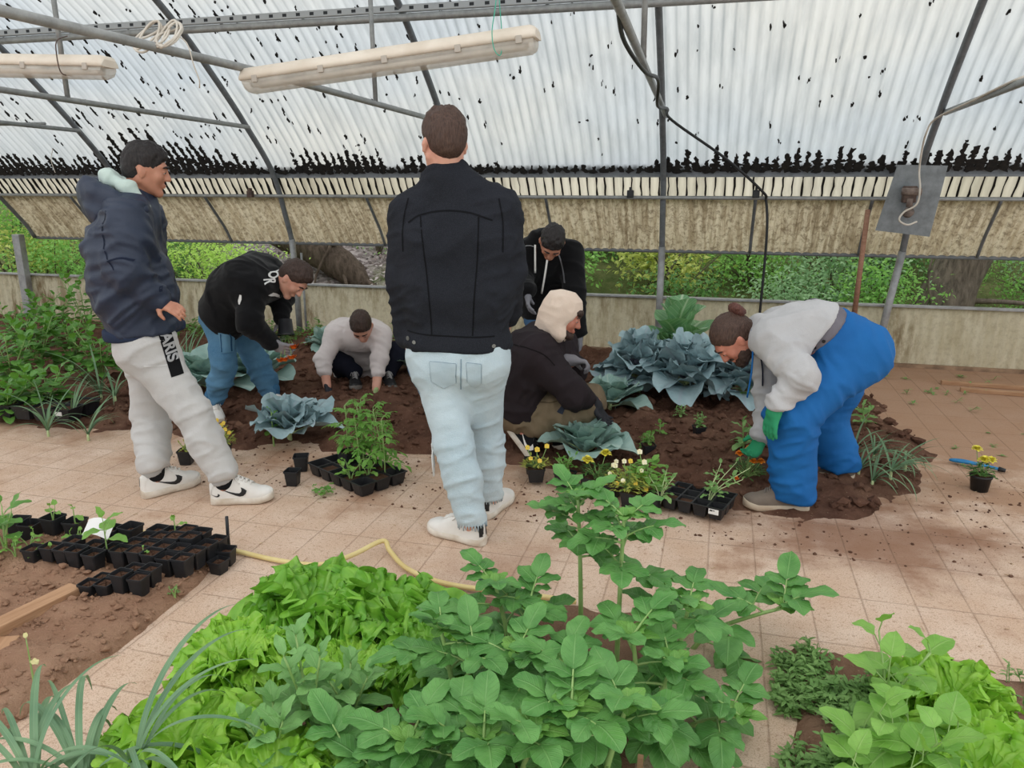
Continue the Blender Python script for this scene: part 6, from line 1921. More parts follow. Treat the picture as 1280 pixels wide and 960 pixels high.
# ------------------------------------------------------------------ crouching worker in pale sweater, facing the viewer
def person_pale():
    J = jj(head=(452, 408, 5.48), neck=(446, 407, 5.68), shR=(418, 420, 5.66), shL=(478, 420, 5.66), elR=(404, 450, 5.52), elL=(474, 450, 5.54), wrR=(409, 482, 5.44), wrL=(470, 487, 5.42),
           hipR=(438, 462, 6.02), hipL=(466, 462, 6.02), knR=(420, 449, 5.70), knL=(494, 440, 5.76), anR=(442, 482, 5.80), anL=(486, 480, 5.98), upper=(446, 418, 5.78), mid=(450, 440, 5.92))
    gz = 0.05
    base = gp(460, 486, 0.0)
    for q, (a, b) in dict(R=((443, 478), (446, 492)), L=((484, 478), (490, 490))).items():
        h_, t_ = gp(*a, gz), gp(*b, gz); t_ = h_ + nrm(t_ - h_) * 0.27
        J['an' + q] = h_ + (t_ - h_) * 0.2 + UP * 0.09; J['toe' + q] = t_ + UP * 0.03
        J['_h' + q], J['_t' + q] = h_, t_
    Rh = ortho(-FW * 0.55 - UP * 0.80 + RT * 0.05, UP * 0.62 - FW * 0.75)
    hands = [(J['wrR'], -UP * 0.9 + RT * 0.3, RT, 0.5, -1, 0.95), (J['wrL'], -UP * 0.9 - RT * 0.25, -RT, 0.5, 1, 0.95)]
    o = body_mesh(None, base, J, Rh, SK1, hands, 0.97)
    tag(o, 'person crouching in a pale sweater, head bowed, both hands in the soil', 'person')
    face_parts(o, base, J['head'], Rh, H_DARKB, 0.97)
    hair_cut(o, base, J['head'], Rh, H_DARKB, 0.97, 0.014, 0.072, -0.048, 0.004, 0.005, 4.0)
    pale = cloth('pale_sweater', srgb(206, 196, 194), srgb(220, 210, 207), 600, 0.95, 0.1, 5, 0.15)
    S = Sdf()
    ch, pe, sp, lat, fr = torso_prims(S, J, 0.026, 1.0, 0.08, -0.03, 1.05)
    for q in 'LR':
        arm_prims(S, J['sh' + q], J['el' + q], J['el' + q] * 0.58 + J['wr' + q] * 0.42, 0.012, 0.05, 0.054, 0.048, 0.038)
        c = J['el' + q] * 0.55 + J['wr' + q] * 0.45
    limbs = [(J['shR'], J['elR'], 0.006, 18, 6), (J['elR'], J['wrR'], 0.006, 28, 6), (J['shL'], J['elL'], 0.006, 18, 6), (J['elL'], J['wrL'], 0.006, 28, 6), (ch, pe, 0.006, 9, 6)]
    garment('sweater', S, pale, o, base, 0.009, limbs, 2, 4.0)
    dk = cloth('dark_navy_trousers', srgb(28, 30, 42), srgb(20, 22, 32), 800)
    S = Sdf()
    S.cap(J['hipL'], J['hipR'], 0.125, 0.125, 0.06)
    for q in 'LR': leg_prims(S, J['hip' + q], J['kn' + q], J['an' + q], 0.018, 0.090, 0.062, 0.042)
    limbs = [(J['hipR'], J['knR'], 0.005, 12, 5), (J['knR'], J['anR'], 0.006, 16, 5), (J['hipL'], J['knL'], 0.005, 12, 5), (J['knL'], J['anL'], 0.006, 16, 5)]
    garment('trousers', S, dk, o, base, 0.010, limbs, 2, 2.0)
    mats = dict(sole=plain('grey_rubber', srgb(150, 146, 142), srgb(110, 104, 98), 10, 0.8), upper=M_BLACK_L, logo=M_WHITE_SH, tab=M_BLACK_L, lace=plain('grey_laces', srgb(160, 158, 158), None))
    for q in 'RL': shoe(o, base, J['_h' + q], J['_t' + q], UP, mats, None, None)
    S = Sdf(); hand_prims(S, J['wrR'] + nrm(J['wrR'] - J['elR']) * 0.012, -UP * 0.9 + RT * 0.3, RT, 0.5, -1, 0.97, 1.22)
    garment('glove', S, cloth('dark_knit_glove', srgb(62, 62, 68), srgb(46, 46, 52), 700), o, base, 0.006)
    S = Sdf(); hand_prims(S, J['wrL'] + nrm(J['wrL'] - J['elL']) * 0.012, -UP * 0.9 - RT * 0.25, -RT, 0.5, 1, 0.97, 1.22)
    garment('glove', S, cloth('pale_green_glove', srgb(186, 204, 150), srgb(160, 184, 124), 700), o, base, 0.006)
person_pale()

# ------------------------------------------------------------------ worker in black zip hoodie bending forward at the back
def person_black():
    J = jj(head=(690, 303, 4.98), neck=(682, 303, 5.14), shR=(656, 316, 5.18), shL=(714, 318, 5.18), elR=(652, 350, 5.10), elL=(719, 366, 5.08), wrR=(660, 362, 4.92), wrL=(724, 413, 5.02),
           hipR=(674, 388, 5.52), hipL=(706, 388, 5.52), knR=(672, 428, 5.40), knL=(708, 428, 5.40), anR=(674, 470, 5.5), anL=(706, 470, 5.5), upper=(685, 325, 5.26), mid=(688, 358, 5.42))
    base = gp(690, 500, 0.0); base = pt(690, 430, 5.5); base[2] = 0
    gz = 0.05
    for q, x in (('R', -0.10), ('L', 0.10)):
        b = base + RT * x + UP * gz
        J['_h' + q], J['_t' + q] = b, b - FW * 0.27 + RT * x * 0.4
        J['an' + q] = b - FW * 0.06 + UP * 0.09; J['toe' + q] = J['_t' + q] + UP * 0.03
        kn = J['hip' + q] * 0.5 + J['an' + q] * 0.5 - FW * 0.13; J['kn' + q] = kn
    Rh = ortho(-UP * 0.86 - FW * 0.45 - RT * 0.10, -FW * 0.85 + UP * 0.50 + RT * 0.10)
    o = body_mesh(None, base, J, Rh, SK3, (), 0.97)
    tag(o, 'person bending forward in black hoodie with white drawstrings, behind the cream hood', 'person')
    face_parts(o, base, J['head'], Rh, H_BLACK, 0.97)
    hair_cut(o, base, J['head'], Rh, H_BLACK, 0.97, 0.018, 0.074, -0.048, 0.005, 0.006, 5.0)
    blk = cloth('black_hoodie_fleece', srgb(22, 22, 24), srgb(16, 16, 18), 700, 0.9, 0.12, 4, 0.1)
    S = Sdf()
    ch, pe, sp, lat, fr = torso_prims(S, J, 0.030, 1.0, 0.08, -0.02, 1.02)
    S.cap(J['neck'] - RT * 0.05 + UP * 0.02, J['neck'] + RT * 0.05 + UP * 0.015, 0.062, 0.062, 0.04)
    for q in 'LR': arm_prims(S, J['sh' + q], J['el' + q], J['wr' + q], 0.022, 0.05, 0.056, 0.048, 0.030)
    limbs = [(J['shR'], J['elR'], 0.006, 14, 6), (J['elR'], J['wrR'], 0.006, 18, 6), (J['shL'], J['elL'], 0.006, 14, 6), (J['elL'], J['wrL'], 0.006, 16, 6), (ch, pe, 0.006, 8, 6)]
    hd, V, F = garment('hoodie', S, blk, o, base, 0.009, limbs, 2, 1.0)
    bv = bvh_of(V, F)
    wh = plain('white_cord', srgb(232, 230, 226), None)
    for pts_ in ([(669, 306, 4.98), (669, 325, 4.98), (669, 341, 5.02)], [(684, 325, 4.96), (681, 345, 4.98), (677, 367, 5.02)]):
        m = MB(); m.tube(spline([pt(*p) for p in pts_], 10) - base, 0.0065, 6); m.build('drawstring', wh, hd)
    fr1 = (pt(690, 330, 4.9), RT, UP, -FW)
    stripf('zip', [(.035, .07), (.06, .02), (.085, -.06), (.095, -.14)], 0.004, plain('grey_zip', srgb(120, 120, 124), None, metal=0.4), hd, bv, fr1, base, 0.004, 1.0)
    stripf('chest_stripe', [(-.19, .09), (-.14, .10), (-.11, .095)], 0.0018, plain('grey_stripe', srgb(150, 150, 152), None), hd, bv, fr1, base, 0.004, 1.0)
    jean = cloth('mid_blue_denim', srgb(60, 92, 128), srgb(78, 110, 144), 900)
    S = Sdf(); S.cap(J['hipL'], J['hipR'], 0.115, 0.115, 0.06)
    for q in 'LR':
        leg_prims(S, J['hip' + q], J['kn' + q], J['an' + q], 0.018, 0.090, 0.060, 0.042)
    garment('jeans', S, jean, o, base, 0.011, [(J['hipL'], J['knL'], 0.005, 12, 5), (J['knL'], J['anL'], 0.006, 15, 5), (J['hipR'], J['knR'], 0.005, 12, 5), (J['knR'], J['anR'], 0.006, 15, 5)], 1)
    gl = cloth('grey_work_glove', srgb(142, 142, 148), srgb(112, 112, 118), 700)
    for q, dn, n, sd in (('R', -UP * 0.9 - FW * 0.3, RT, -1), ('L', -UP * 0.95 + RT * 0.1, -RT, 1)):
        S = Sdf(); hand_prims(S, J['wr' + q] + nrm(dn) * 0.01, dn, n, 0.5, sd, 1.0, 1.15); garment('glove', S, gl, o, base, 0.006)
    mats = dict(sole=M_SOLE_W, upper=M_BLACK_L, logo=M_WHITE_SH, tab=M_BLACK_L, lace=M_WHITE_SH)
    for q in 'RL': shoe(o, base, J['_h' + q], J['_t' + q], UP, mats, None, None)
person_black()

# ------------------------------------------------------------------ crouching worker in brown-black jacket with a cream hood
def person_hood():
    J = jj(head=(704, 396, 4.24), neck=(684, 418, 4.30), shR=(668, 442, 4.13), shL=(700, 430, 4.50), elR=(716, 492, 4.08), elL=(716, 462, 4.42), wrR=(744, 503, 4.16), wrL=(712, 450, 4.24),
           hipR=(646, 508, 4.25), hipL=(652, 505, 4.45), knR=(733, 508, 4.20), knL=(738, 500, 4.46), anR=(655, 542, 4.20), anL=(685, 545, 4.42), upper=(672, 440, 4.32), mid=(652, 475, 4.36))
    toR = gp(662, 575, 0.0); heR = pt(634, 538, 4.22)
    toL = gp(712, 566, 0.03); heL = pt(676, 552, 4.46)
    base = (toR + toL) / 2; base[2] = 0
    dR = nrm(toR - heR); dL = nrm(toL - heL)
    J['anR'] = heR + dR * 0.06 + RT * 0.05 + UP * 0.05; J['anL'] = heL + dL * 0.06 + UP * 0.09
    J['toeR'], J['toeL'] = toR + UP * 0.03, toL + UP * 0.03
    Rh = ortho(RT * 0.86 - UP * 0.35 - FW * 0.18, UP * 0.93 + RT * 0.35)
    hands = []
    o = body_mesh(None, base, J, Rh, SK2, hands, 0.97)
    tag(o, 'person crouching in a dark jacket with cream hood up, khaki work trousers and black trainers', 'person')
    face_parts(o, base, J['head'], Rh, H_DARKB, 0.97)
    S = Sdf()
    S.ell(J['head'] + Rh @ np.array([0, 0.074, -0.085]), (0.045, 0.026, 0.026), Rh, 0.02)
    S.ell(J['head'] + Rh @ np.array([0.042, 0.03, -0.075]), (0.018, 0.035, 0.032), Rh, 0.03); S.ell(J['head'] + Rh @ np.array([-0.042, 0.03, -0.075]), (0.018, 0.035, 0.032), Rh, 0.03)
    garment('beard', S, H_DARKB, o, base, 0.006)
    S = Sdf(); S.ell(J['head'] + Rh @ np.array([0, 0.070, 0.055]), (0.055, 0.03, 0.025), Rh); garment('hair', S, H_DARKB, o, base, 0.006, None, 1, 0, lambda V: fbm(V * 90, 2) * 0.004)
    cream = cloth('cream_fleece', srgb(228, 206, 188), srgb(238, 219, 202), 600, 0.95, 0.1, 5, 0.2)
    S = Sdf(); c = J['head']
    S.ell(c + Rh @ np.array([0, -0.022, 0.028]), (0.092, 0.115, 0.106), Rh, 0.03)
    S.ell(c + Rh @ np.array([0, -0.030, 0.085]), (0.06, 0.085, 0.055), Rh, 0.04)
    S.cap(c + Rh @ np.array([0, -0.04, -0.03]), J['neck'] - UP * 0.01, 0.088, 0.082, 0.04)
    S.cap(c + Rh @ np.array([0.05, 0.02, -0.09]), J['neck'] + RT * 0.04, 0.045, 0.05, 0.04); S.cap(c + Rh @ np.array([-0.05, 0.02, -0.09]), J['neck'] + RT * 0.05, 0.045, 0.05, 0.04)
    S.ell(c + Rh @ np.array([0, 0.112, -0.034]), (0.074, 0.100, 0.104), Rh, 0.015, 'sub')
    garment('hood', S, cream, o, base, 0.007, [(c + Rh @ np.array([0, -0.05, 0.1]), J['neck'], 0.005, 12, 9)], 2, 1.0)
    jac = cloth('brown_black_canvas', srgb(46, 38, 42), srgb(36, 30, 33), 800, 0.8, 0.2, 4, 0.0, 0.25)
    S = Sdf()
    ch, pe, sp, lat, fr = torso_prims(S, J, 0.046, 1.08, 0.09, -0.01, 1.10, 0.01)
    S.plane(pt(645, 514, 4.33), -sp - RT * 0.1, 0.012)
    arm_prims(S, J['shR'], J['elR'], J['elR'] * 0.68 + J['wrR'] * 0.32, 0.030, 0.06, 0.058, 0.054, 0.046)
    arm_prims(S, J['shL'], J['elL'], J['elL'] * 0.5 + J['wrL'] * 0.5, 0.028, 0.06, 0.056, 0.050, 0.040)
    ring(S, J['neck'] - UP * 0.01, UP, RT, FW, 0.070, 0.075, 0.030, 0.03)
    limbs = [(J['shR'], J['elR'], 0.009, 12, 5), (J['elR'], J['wrR'], 0.009, 18, 5), (J['shL'], J['elL'], 0.008, 12, 5), (J['elL'], J['wrL'], 0.008, 16, 5), (ch, pe, 0.009, 7, 5)]
    jk, V, F = garment('jacket', S, jac, o, base, 0.009, limbs, 2, 7.0)
    bv = bvh_of(V, F)
    stripf('yoke_seam', [(-.17, .06), (-.08, .055), (0.0, .02), (.06, -.04)], 0.003, cloth('brown_black_seam', srgb(26, 22, 24), srgb(22, 18, 20), 700), jk, bv, (pt(680, 450, 4.0), RT, UP, -FW), base, 0.002, 1.0)
    khaki = cloth('khaki_canvas', srgb(116, 102, 82), srgb(134, 118, 96), 800, 0.9, 0.12, 5, 0.0, 0.3)
    S = Sdf()
    S.cap(J['hipL'] - sp * 0.03, J['hipR'] - sp * 0.03, 0.122, 0.122, 0.06)
    for q in 'LR':
        leg_prims(S, J['hip' + q] - sp * 0.02, J['kn' + q], J['an' + q] * 0.85 + J['kn' + q] * 0.15, 0.020, 0.094, 0.062, 0.048)
    limbs = [(J['hipR'], J['knR'], 0.009, 13, 5), (J['knR'], J['anR'], 0.009, 15, 5), (J['hipL'], J['knL'], 0.008, 13, 5), (J['knL'], J['anL'], 0.008, 15, 5)]
    tr, V, F = garment('work_trousers', S, khaki, o, base, 0.008, limbs, 2, 8.0)
    bv2 = bvh_of(V, F)
    fr2 = (pt(700, 515, 4.0), RT, UP, -FW)
    add_part('thigh_patch', project([[(-.01, -.035), (.035, .02), (.050, .015), (.02, -.045)]], fr2, bv2, 0.8, 0.004, 0.012, 0.2), cloth('dark_patch', srgb(56, 62, 74), srgb(44, 48, 60), 600), tr, base)
    stripf('pocket_seam', [(-.13, .01), (-.05, .015), (.03, .03)], 0.0025, cloth('khaki_seam', srgb(90, 78, 60), srgb(84, 72, 56), 600), tr, bv2, fr2, base, 0.003, 0.8)
    dkg = cloth('charcoal_glove', srgb(58, 58, 62), srgb(44, 44, 48), 600)
    gl = cloth('grey_fabric_glove', srgb(150, 148, 152), srgb(120, 118, 124), 600)
    S = Sdf(); w_ = J['wrR'] + nrm(J['wrR'] - J['elR']) * 0.0; d = -UP * 0.75 + RT * 0.35
    S.cap(w_ - nrm(J['wrR'] - J['elR']) * 0.015, w_ + nrm(d) * 0.02, 0.036, 0.034, 0.02); hand_prims(S, w_, d, -FW * 0.3 + RT * 0.6 - UP * 0.3, 0.55, 1, 1.0, 1.15); garment('glove', S, dkg, o, base, 0.006)
    S = Sdf(); w_ = J['wrL']; d = RT * 0.95 - UP * 0.12 - FW * 0.1
    S.cap(w_ - RT * 0.02, w_ + nrm(d) * 0.02, 0.036, 0.034, 0.02); hand_prims(S, w_, d, -UP * 0.9 - FW * 0.3, 1.05, 1, 1.0, 1.18); garment('glove', S, gl, o, base, 0.006)
    mats = dict(sole=M_SOLE_W, upper=M_BLACK_K, logo=M_WHITE_SH, tab=M_BLACK_L, lace=M_BLACK_L)
    upR = nrm(np.cross(np.cross(dR, UP), dR)) + RT * 0.0
    shoe(o, base, heR, heR + dR * 0.29, UP * 0.6 + RT * 0.6, mats, None, [(0.42, 0.054, 1.25)])
    shoe(o, base, heL, heL + dL * 0.29, UP, mats, None, [(0.42, 0.054, 1.25)])
person_hood()

# ------------------------------------------------------------------ man bending over in blue bib overalls
def person_overalls():
    J = jj(head=(917, 424, 3.62), neck=(944, 417, 3.63), shL=(966, 424, 3.46), shR=(958, 420, 3.80), elL=(1000, 470, 3.33), elR=(962, 488, 3.78), wrL=(970, 508, 3.34), wrR=(954, 540, 3.70),
           hipL=(1068, 440, 3.57), hipR=(1062, 436, 3.77), knL=(990, 518, 3.44), knR=(1028, 522, 3.82), anL=(986, 612, 3.48), anR=(1036, 578, 3.88), upper=(982, 413, 3.63), mid=(1025, 414, 3.65))
    hL, tL = gp(1003, 638), gp(936, 634); hR, tR = gp(1062, 602, 0.03), gp(1000, 594, 0.03)
    hR, tR = gp(1060, 600, 0.03), gp(1000, 590, 0.03)
    J['anL'] = hL + (tL - hL) * 0.2 + UP * 0.09; J['anR'] = hR + (tR - hR) * 0.2 + UP * 0.09
    J['toeL'], J['toeR'] = tL + UP * 0.03, tR + UP * 0.03
    base = (hL + hR) / 2; base[2] = 0
    Rh = ortho(-RT * 0.48 - UP * 0.86 - FW * 0.05, -RT * 0.86 + UP * 0.48)
    o = body_mesh(None, base, J, Rh, SK2, (), 1.0)
    tag(o, 'person bending double in blue bib overalls and grey sweatshirt, dark hair in a bun', 'person')
    face_parts(o, base, J['head'], Rh, H_DARKB)
    c = J['head']
    L = lambda x, y, z: c + Rh @ np.array([x, y, z])
    def comb(V):
        return fbm((V - c) @ Rh * np.array([140, 22, 60]), 2) * 0.003
    S = Sdf()
    S.ell(L(0, -0.018, 0.036), (0.080, 0.102, 0.092), Rh, 0.02); S.ell(L(0, -0.055, -0.02), (0.062, 0.058, 0.065), Rh, 0.04)
    S.plane(L(0, 0.066, 0.060), Rh @ np.array([0, 0.85, -0.52]), 0.006); S.plane(L(0, 0, -0.072), Rh @ np.array([0, 0.1, -1.0]), 0.006)
    for sg in (-1, 1): S.ell(L(sg * 0.09, 0.012, -0.024), (0.030, 0.040, 0.044), Rh, 0.006, 'sub')
    garment('hair', S, H_BROWN, o, base, 0.006, None, 1, 0, comb)
    S = Sdf()
    bc = L(0, -0.122, 0.062)
    S.ell(bc, (0.036, 0.030, 0.036), Rh, 0.02)
    for i in range(9):
        a, b = i / 9 * 6.28, (i + 1) / 9 * 6.28
        S.cap(bc + Rh @ np.array([math.cos(a) * 0.026, -0.008, math.sin(a) * 0.026]), bc + Rh @ np.array([math.cos(b) * 0.026, -0.008 + 0.01 * math.sin(2 * b), math.sin(b) * 0.026]), 0.017, 0.017, 0.008)
    garment('hair_bun', S, hair_mat('auburn_hair', srgb(74, 44, 40), srgb(112, 72, 62)), o, base, 0.005, None, 1, 0, lambda V: fbm(V * 80, 2) * 0.004)
    S = Sdf()
    S.ell(L(0, 0.070, -0.088), (0.048, 0.034, 0.036), Rh, 0.02)
    for sg in (-1, 1): S.ell(L(sg * 0.050, 0.022, -0.068), (0.017, 0.048, 0.040), Rh, 0.03)
    S.ell(L(0, 0.086, -0.044), (0.030, 0.014, 0.006), Rh, 0.01)
    S.ell(L(0, 0.092, -0.058), (0.017, 0.02, 0.006), Rh, 0.004, 'sub')
    garment('beard', S, H_DARKB, o, base, 0.0055, None, 1, 0, lambda V: fbm(V * 110, 2) * 0.003)
    # sweatshirt
    gy = cloth('grey_melange', srgb(178, 177, 178), srgb(196, 195, 196), 800, 0.95, 0.1, 5, 0.12, 0.3, srgb(188, 187, 188))
    S = Sdf()
    ch, pe, sp, lat, fr = torso_prims(S, J, 0.018, 1.0, 0.08, -0.02, 1.05)
    S.plane(pt(1009, 405, 3.66), RT * 0.75 - UP * 0.66, 0.01)
    arm_prims(S, J['shL'], J['elL'], J['wrL'] - nrm(J['wrL'] - J['elL']) * 0.03, 0.024, 0.06, 0.060, 0.052, 0.032)
    arm_prims(S, J['shR'], J['elR'], J['wrR'], 0.022, 0.06, 0.058, 0.050, 0.032)
    ring(S, J['neck'] + RT * 0.02 - UP * 0.005, nrm(J['neck'] - ch), np.cross(nrm(J['neck'] - ch), FW), FW, 0.064, 0.068, 0.036, 0.03)
    limbs = [(J['shL'], J['elL'], 0.008, 14, 6), (J['elL'], J['wrL'], 0.010, 20, 6), (J['shR'], J['elR'], 0.007, 16, 6), (J['elR'], J['wrR'], 0.009, 24, 6), (ch, pe, 0.006, 9, 5)]
    sw, V, F = garment('sweatshirt', S, gy, o, base, 0.008, limbs, 2, 9.0)
    # overalls
    blue = cloth('royal_blue_workwear', srgb(22, 92, 158), srgb(30, 108, 176), 900, 0.75, 0.25, 3, 0.0, 0.2)
    S = Sdf()
    S.cap(J['hipL'] + RT * 0.025 - UP * 0.02, J['hipR'] + RT * 0.025 - UP * 0.02, 0.132, 0.132, 0.07)
    S.cap(pe - sp * 0.02 + FW * 0.08, pe - sp * 0.02 - FW * 0.08, 0.128, 0.128, 0.06)
    for f_ in (0.35, 0.75, 1.1):
        q_ = pe * (1 - f_) + J['mid'] * f_; S.cap(q_ + FW * 0.09, q_ - FW * 0.09, 0.122, 0.122, 0.06)
    nn = nrm(-RT * 0.75 + UP * 0.66); wc = pt(1012, 409, 3.66)
    S.plane(wc, nn, 0.01)
    for q in 'LR':
        leg_prims(S, J['hip' + q], J['kn' + q], J['an' + q], 0.040, 0.098, 0.080, 0.062)
        S.plane(J['an' + q] - UP * 0.03, -UP, 0.008, J['an' + q] - 0.15, J['an' + q] + 0.15)
    limbs = [(J['hipL'], J['knL'], 0.008, 13, 4), (J['knL'], J['anL'], 0.008, 16, 5), (J['hipR'], J['knR'], 0.008, 13, 4), (J['knR'], J['anR'], 0.008, 16, 5), (pe + sp * 0.1, pe - sp * 0.1, 0.006, 14, 6)]
    ov, V, F = garment('bib_overalls', S, blue, o, base, 0.009, limbs, 2, 6.0)
    bv = bvh_of(V, F)
    # elastic waistband, bib, straps
    el = cloth('grey_elastic', srgb(124, 120, 126), srgb(106, 102, 110), 500)
    S = Sdf()
    wb = pt(1018, 412, 3.66)
    S.cap(wb + FW * 0.095, wb - FW * 0.095, 0.142, 0.142, 0.06); q_ = pe * 0.5 + J['mid'] * 0.5; S.cap(q_ + FW * 0.095, q_ - FW * 0.095, 0.142, 0.142, 0.06)
    S.plane(wc + nn * 0.045, nn, 0.008); S.plane(wc - nn * 0.020, -nn, 0.008)
    garment('waistband', S, el, ov, base, 0.008, [(pe + sp * 0.12 + FW * 0.1, pe + sp * 0.12 - FW * 0.1, 0.002, 60, 4)])
    bv_s = bvh_of(*[x for x in (S.mesh(0.012))])
    for x in (0.03, 0.075):
        c0 = project([[(0.008 * math.cos(a), 0.008 * math.sin(a)) for a in np.linspace(0, 6.28, 9)[:-1]]], (wc + nrm(-RT * 0.66 - UP * 0.75) * x - FW * 0.1, RT, UP, -FW), bv_s, 0.5, 0.004, 0.02, 0.3)
        add_part('buckle_hole', c0, plain('buckle_black', srgb(20, 20, 22), None), ov, base)
    # bib hanging under the chest, and the back yoke
    S = Sdf()
    b0, b1 = pt(1030, 436, 3.64), pt(1008, 458, 3.62)
    S.cap(b0 + FW * 0.10, b0 - FW * 0.10, 0.05, 0.05, 0.03); S.cap(b1 + FW * 0.10, b1 - FW * 0.10, 0.028, 0.028, 0.03); S.cap(b0 - FW * 0.10, b1 - FW * 0.10, 0.045, 0.02, 0.03); S.cap(b0 + FW * 0.10, b1 + FW * 0.10, 0.045, 0.02, 0.03)
    garment('bib', S, cloth('navy_bib', srgb(22, 62, 124), srgb(18, 52, 106), 800), ov, base, 0.009)
    S = Sdf()
    y0, y1 = pt(1046, 391, 3.65), pt(1066, 402, 3.66)
    S.cap(y0 + FW * 0.07, y0 - FW * 0.07, 0.020, 0.020, 0.02); S.cap(y1 + FW * 0.09, y1 - FW * 0.09, 0.040, 0.040, 0.03)
    garment('back_yoke', S, blue, ov, base, 0.008)
    for pth, wd, mt in (([(940, 412, 3.50), (941, 440, 3.48), (939, 468, 3.49), (934, 496, 3.50)], 0.017, blue), ([(950, 440, 3.72), (953, 462, 3.72), (953, 482, 3.72)], 0.013, cloth('navy_strap', srgb(26, 34, 58), srgb(20, 28, 48), 700))):
        P = spline([pt(*p) for p in pth], 12)
        m = MB(); m.tube(P - base, wd, 8, True, 0.25); m.build('shoulder_strap', mt, ov)
    # gloves
    gg = cloth('green_knit_glove', srgb(44, 138, 96), srgb(62, 158, 112), 700)
    S = Sdf(); w_ = J['wrL']; d = -UP * 0.95 - RT * 0.2
    S.cap(w_ + UP * 0.01, w_ + nrm(d) * 0.03, 0.036, 0.034, 0.02); hand_prims(S, w_, d, RT * 0.8 + FW * 0.3, 0.3, -1, 1.0, 1.18); garment('glove', S, gg, o, base, 0.006)
    S = Sdf(); w_ = J['wrR'] - UP * 0.01; d = -UP * 0.9 - RT * 0.35
    S.cap(w_ + UP * 0.012, w_ + nrm(d) * 0.02, 0.036, 0.034, 0.02); hand_prims(S, w_, d, -RT * 0.8 - FW * 0.3 - UP * 0.2, 0.75, 1, 1.0, 1.18); g_ = garment('glove', S, gg, o, base, 0.006)[0]
    m = MB(); a = np.linspace(0, 6.28, 17); m.tube(np.array([w_ + UP * 0.022 + RT * math.cos(q) * 0.036 + FW * math.sin(q) * 0.036 for q in a]) - base, 0.005, 6, False); m.build('glove_rim', plain('white_glove_rim', srgb(226, 226, 222), None), g_)
    mats = dict(sole=plain('dusty_pale_rubber', srgb(206, 194, 174), srgb(180, 160, 138), 9, 0.85), upper=plain('dusty_grey_suede', srgb(128, 116, 104), srgb(100, 90, 82), 9, 0.95, bump=0.2), logo=M_WHITE_SH, tab=M_WHITE_SH, lace=plain('grey_shoe_laces', srgb(120, 112, 104), None))
    shoe(o, base, hL, tL, UP, mats, 0.31, None, 1.05, False); shoe(o, base, hR, tR, UP, mats, 0.30, None, 1.05, False)
person_overalls()
# ================================================================== pots, trays, tools, lamps, cables
M_PLA = plain('black_plastic', srgb(40, 41, 44), srgb(28, 29, 32), 18, 0.45, spec=0.4)
M_POTSOIL = soil_mat('potting_soil', srgb(112, 84, 68), srgb(82, 60, 50), srgb(140, 108, 88), srgb(150, 122, 100), 0.4)
def square_pot(u, v, s=0.07, h=0.075, label='', group=None, rz=0.0, soil=0.85, name='seedling_pot', z=None):
    z = ground(u, v) if z is None else z
    root = empty(name, (u, v, z), rz, label, 'pot', group)
    a, b = s * 0.36, s * 0.485
    def ringp(r, zz, n=5, rd=0.22):
        out = []
        for cx, cy, a0 in ((1, 1, 0), (-1, 1, 90), (-1, -1, 180), (1, -1, 270)):
            for q in range(n):
                t = R(a0 + 90 * q / (n - 1)); rr = r * rd
                out.append((cx * (r - rr) + rr * math.cos(t), cy * (r - rr) + rr * math.sin(t), zz))
        return out
    P = np.array([ringp(0.001, 0.0), ringp(a, 0.0), ringp(b - 0.003, h - 0.008), ringp(b, h - 0.008), ringp(b, h), ringp(b - 0.003, h), ringp(a, 0.004)])
    m = MB(); m.grid(P, closed=True); m.build('body', M_PLA, root, smooth=False)
    if soil:
        k = a + (b - a) * soil - 0.003
        G = np.array([ringp(k * f, h * soil + 0.004 * (rnd.random() - 0.4)) for f in (1.0, 0.75, 0.5, 0.25, 0.01)])
        G[1:, :, 2] += np.array([[rnd.uniform(-0.003, 0.005) for _ in range(G.shape[1])] for _ in range(4)])
        m = MB(); m.grid(G[:, ::-1], closed=True); m.build('soil', M_POTSOIL, root, smooth=False)
    return root
rnd.seed(21)
ORD = ['first', 'second', 'third', 'fourth', 'fifth', 'sixth']
PG1 = 'black pots of the large block'
for j in range(4):
    for i in range(5):
        u, v = -2.235 + 0.0715 * i, 2.305 + 0.0715 * j
        square_pot(u + rnd.uniform(-.003, .003), v + rnd.uniform(-.003, .003), 0.072, 0.075 if j else 0.08, 'black square pot in the large block, %s row from the front, %s pot along' % (ORD[j], ORD[i]), PG1, rnd.uniform(-.05, .05), rnd.uniform(0.72, 0.9))
square_pot(-1.895, 2.50, 0.07, 0.07, 'black square pot standing apart beside the upright black stake', PG1, 0.15, 0.7)
square_pot(-1.885, 2.43, 0.07, 0.055, 'low black pot at the corner of the large block, next to the soil edge', PG1, -0.1, 0.7)
PG2 = 'black pots of the small block'
for j in range(2):
    for i in range(4):
        u, v = -2.205 + 0.0645 * i, 2.10 + 0.066 * j + 0.012 * i
        square_pot(u, v, 0.066, 0.05 if i < 2 else 0.075, 'black pot of the small block in front, %s row, %s from the wooden plank' % (('near', 'far')[j], ORD[i]), PG2, rnd.uniform(-.06, .06), rnd.uniform(0.75, 0.9))
PG3 = 'black pots in the short row'
for i, (u, v) in enumerate([(-2.63, 2.26), (-2.56, 2.28), (-2.49, 2.28), (-2.415, 2.265), (-2.335, 2.265)]):
    square_pot(u, v, 0.072, 0.055 + 0.006 * i, 'black pot in the short row behind the bare soil, %s from the seedlings' % ORD[i], PG3, rnd.uniform(-.1, .1), 0.75)
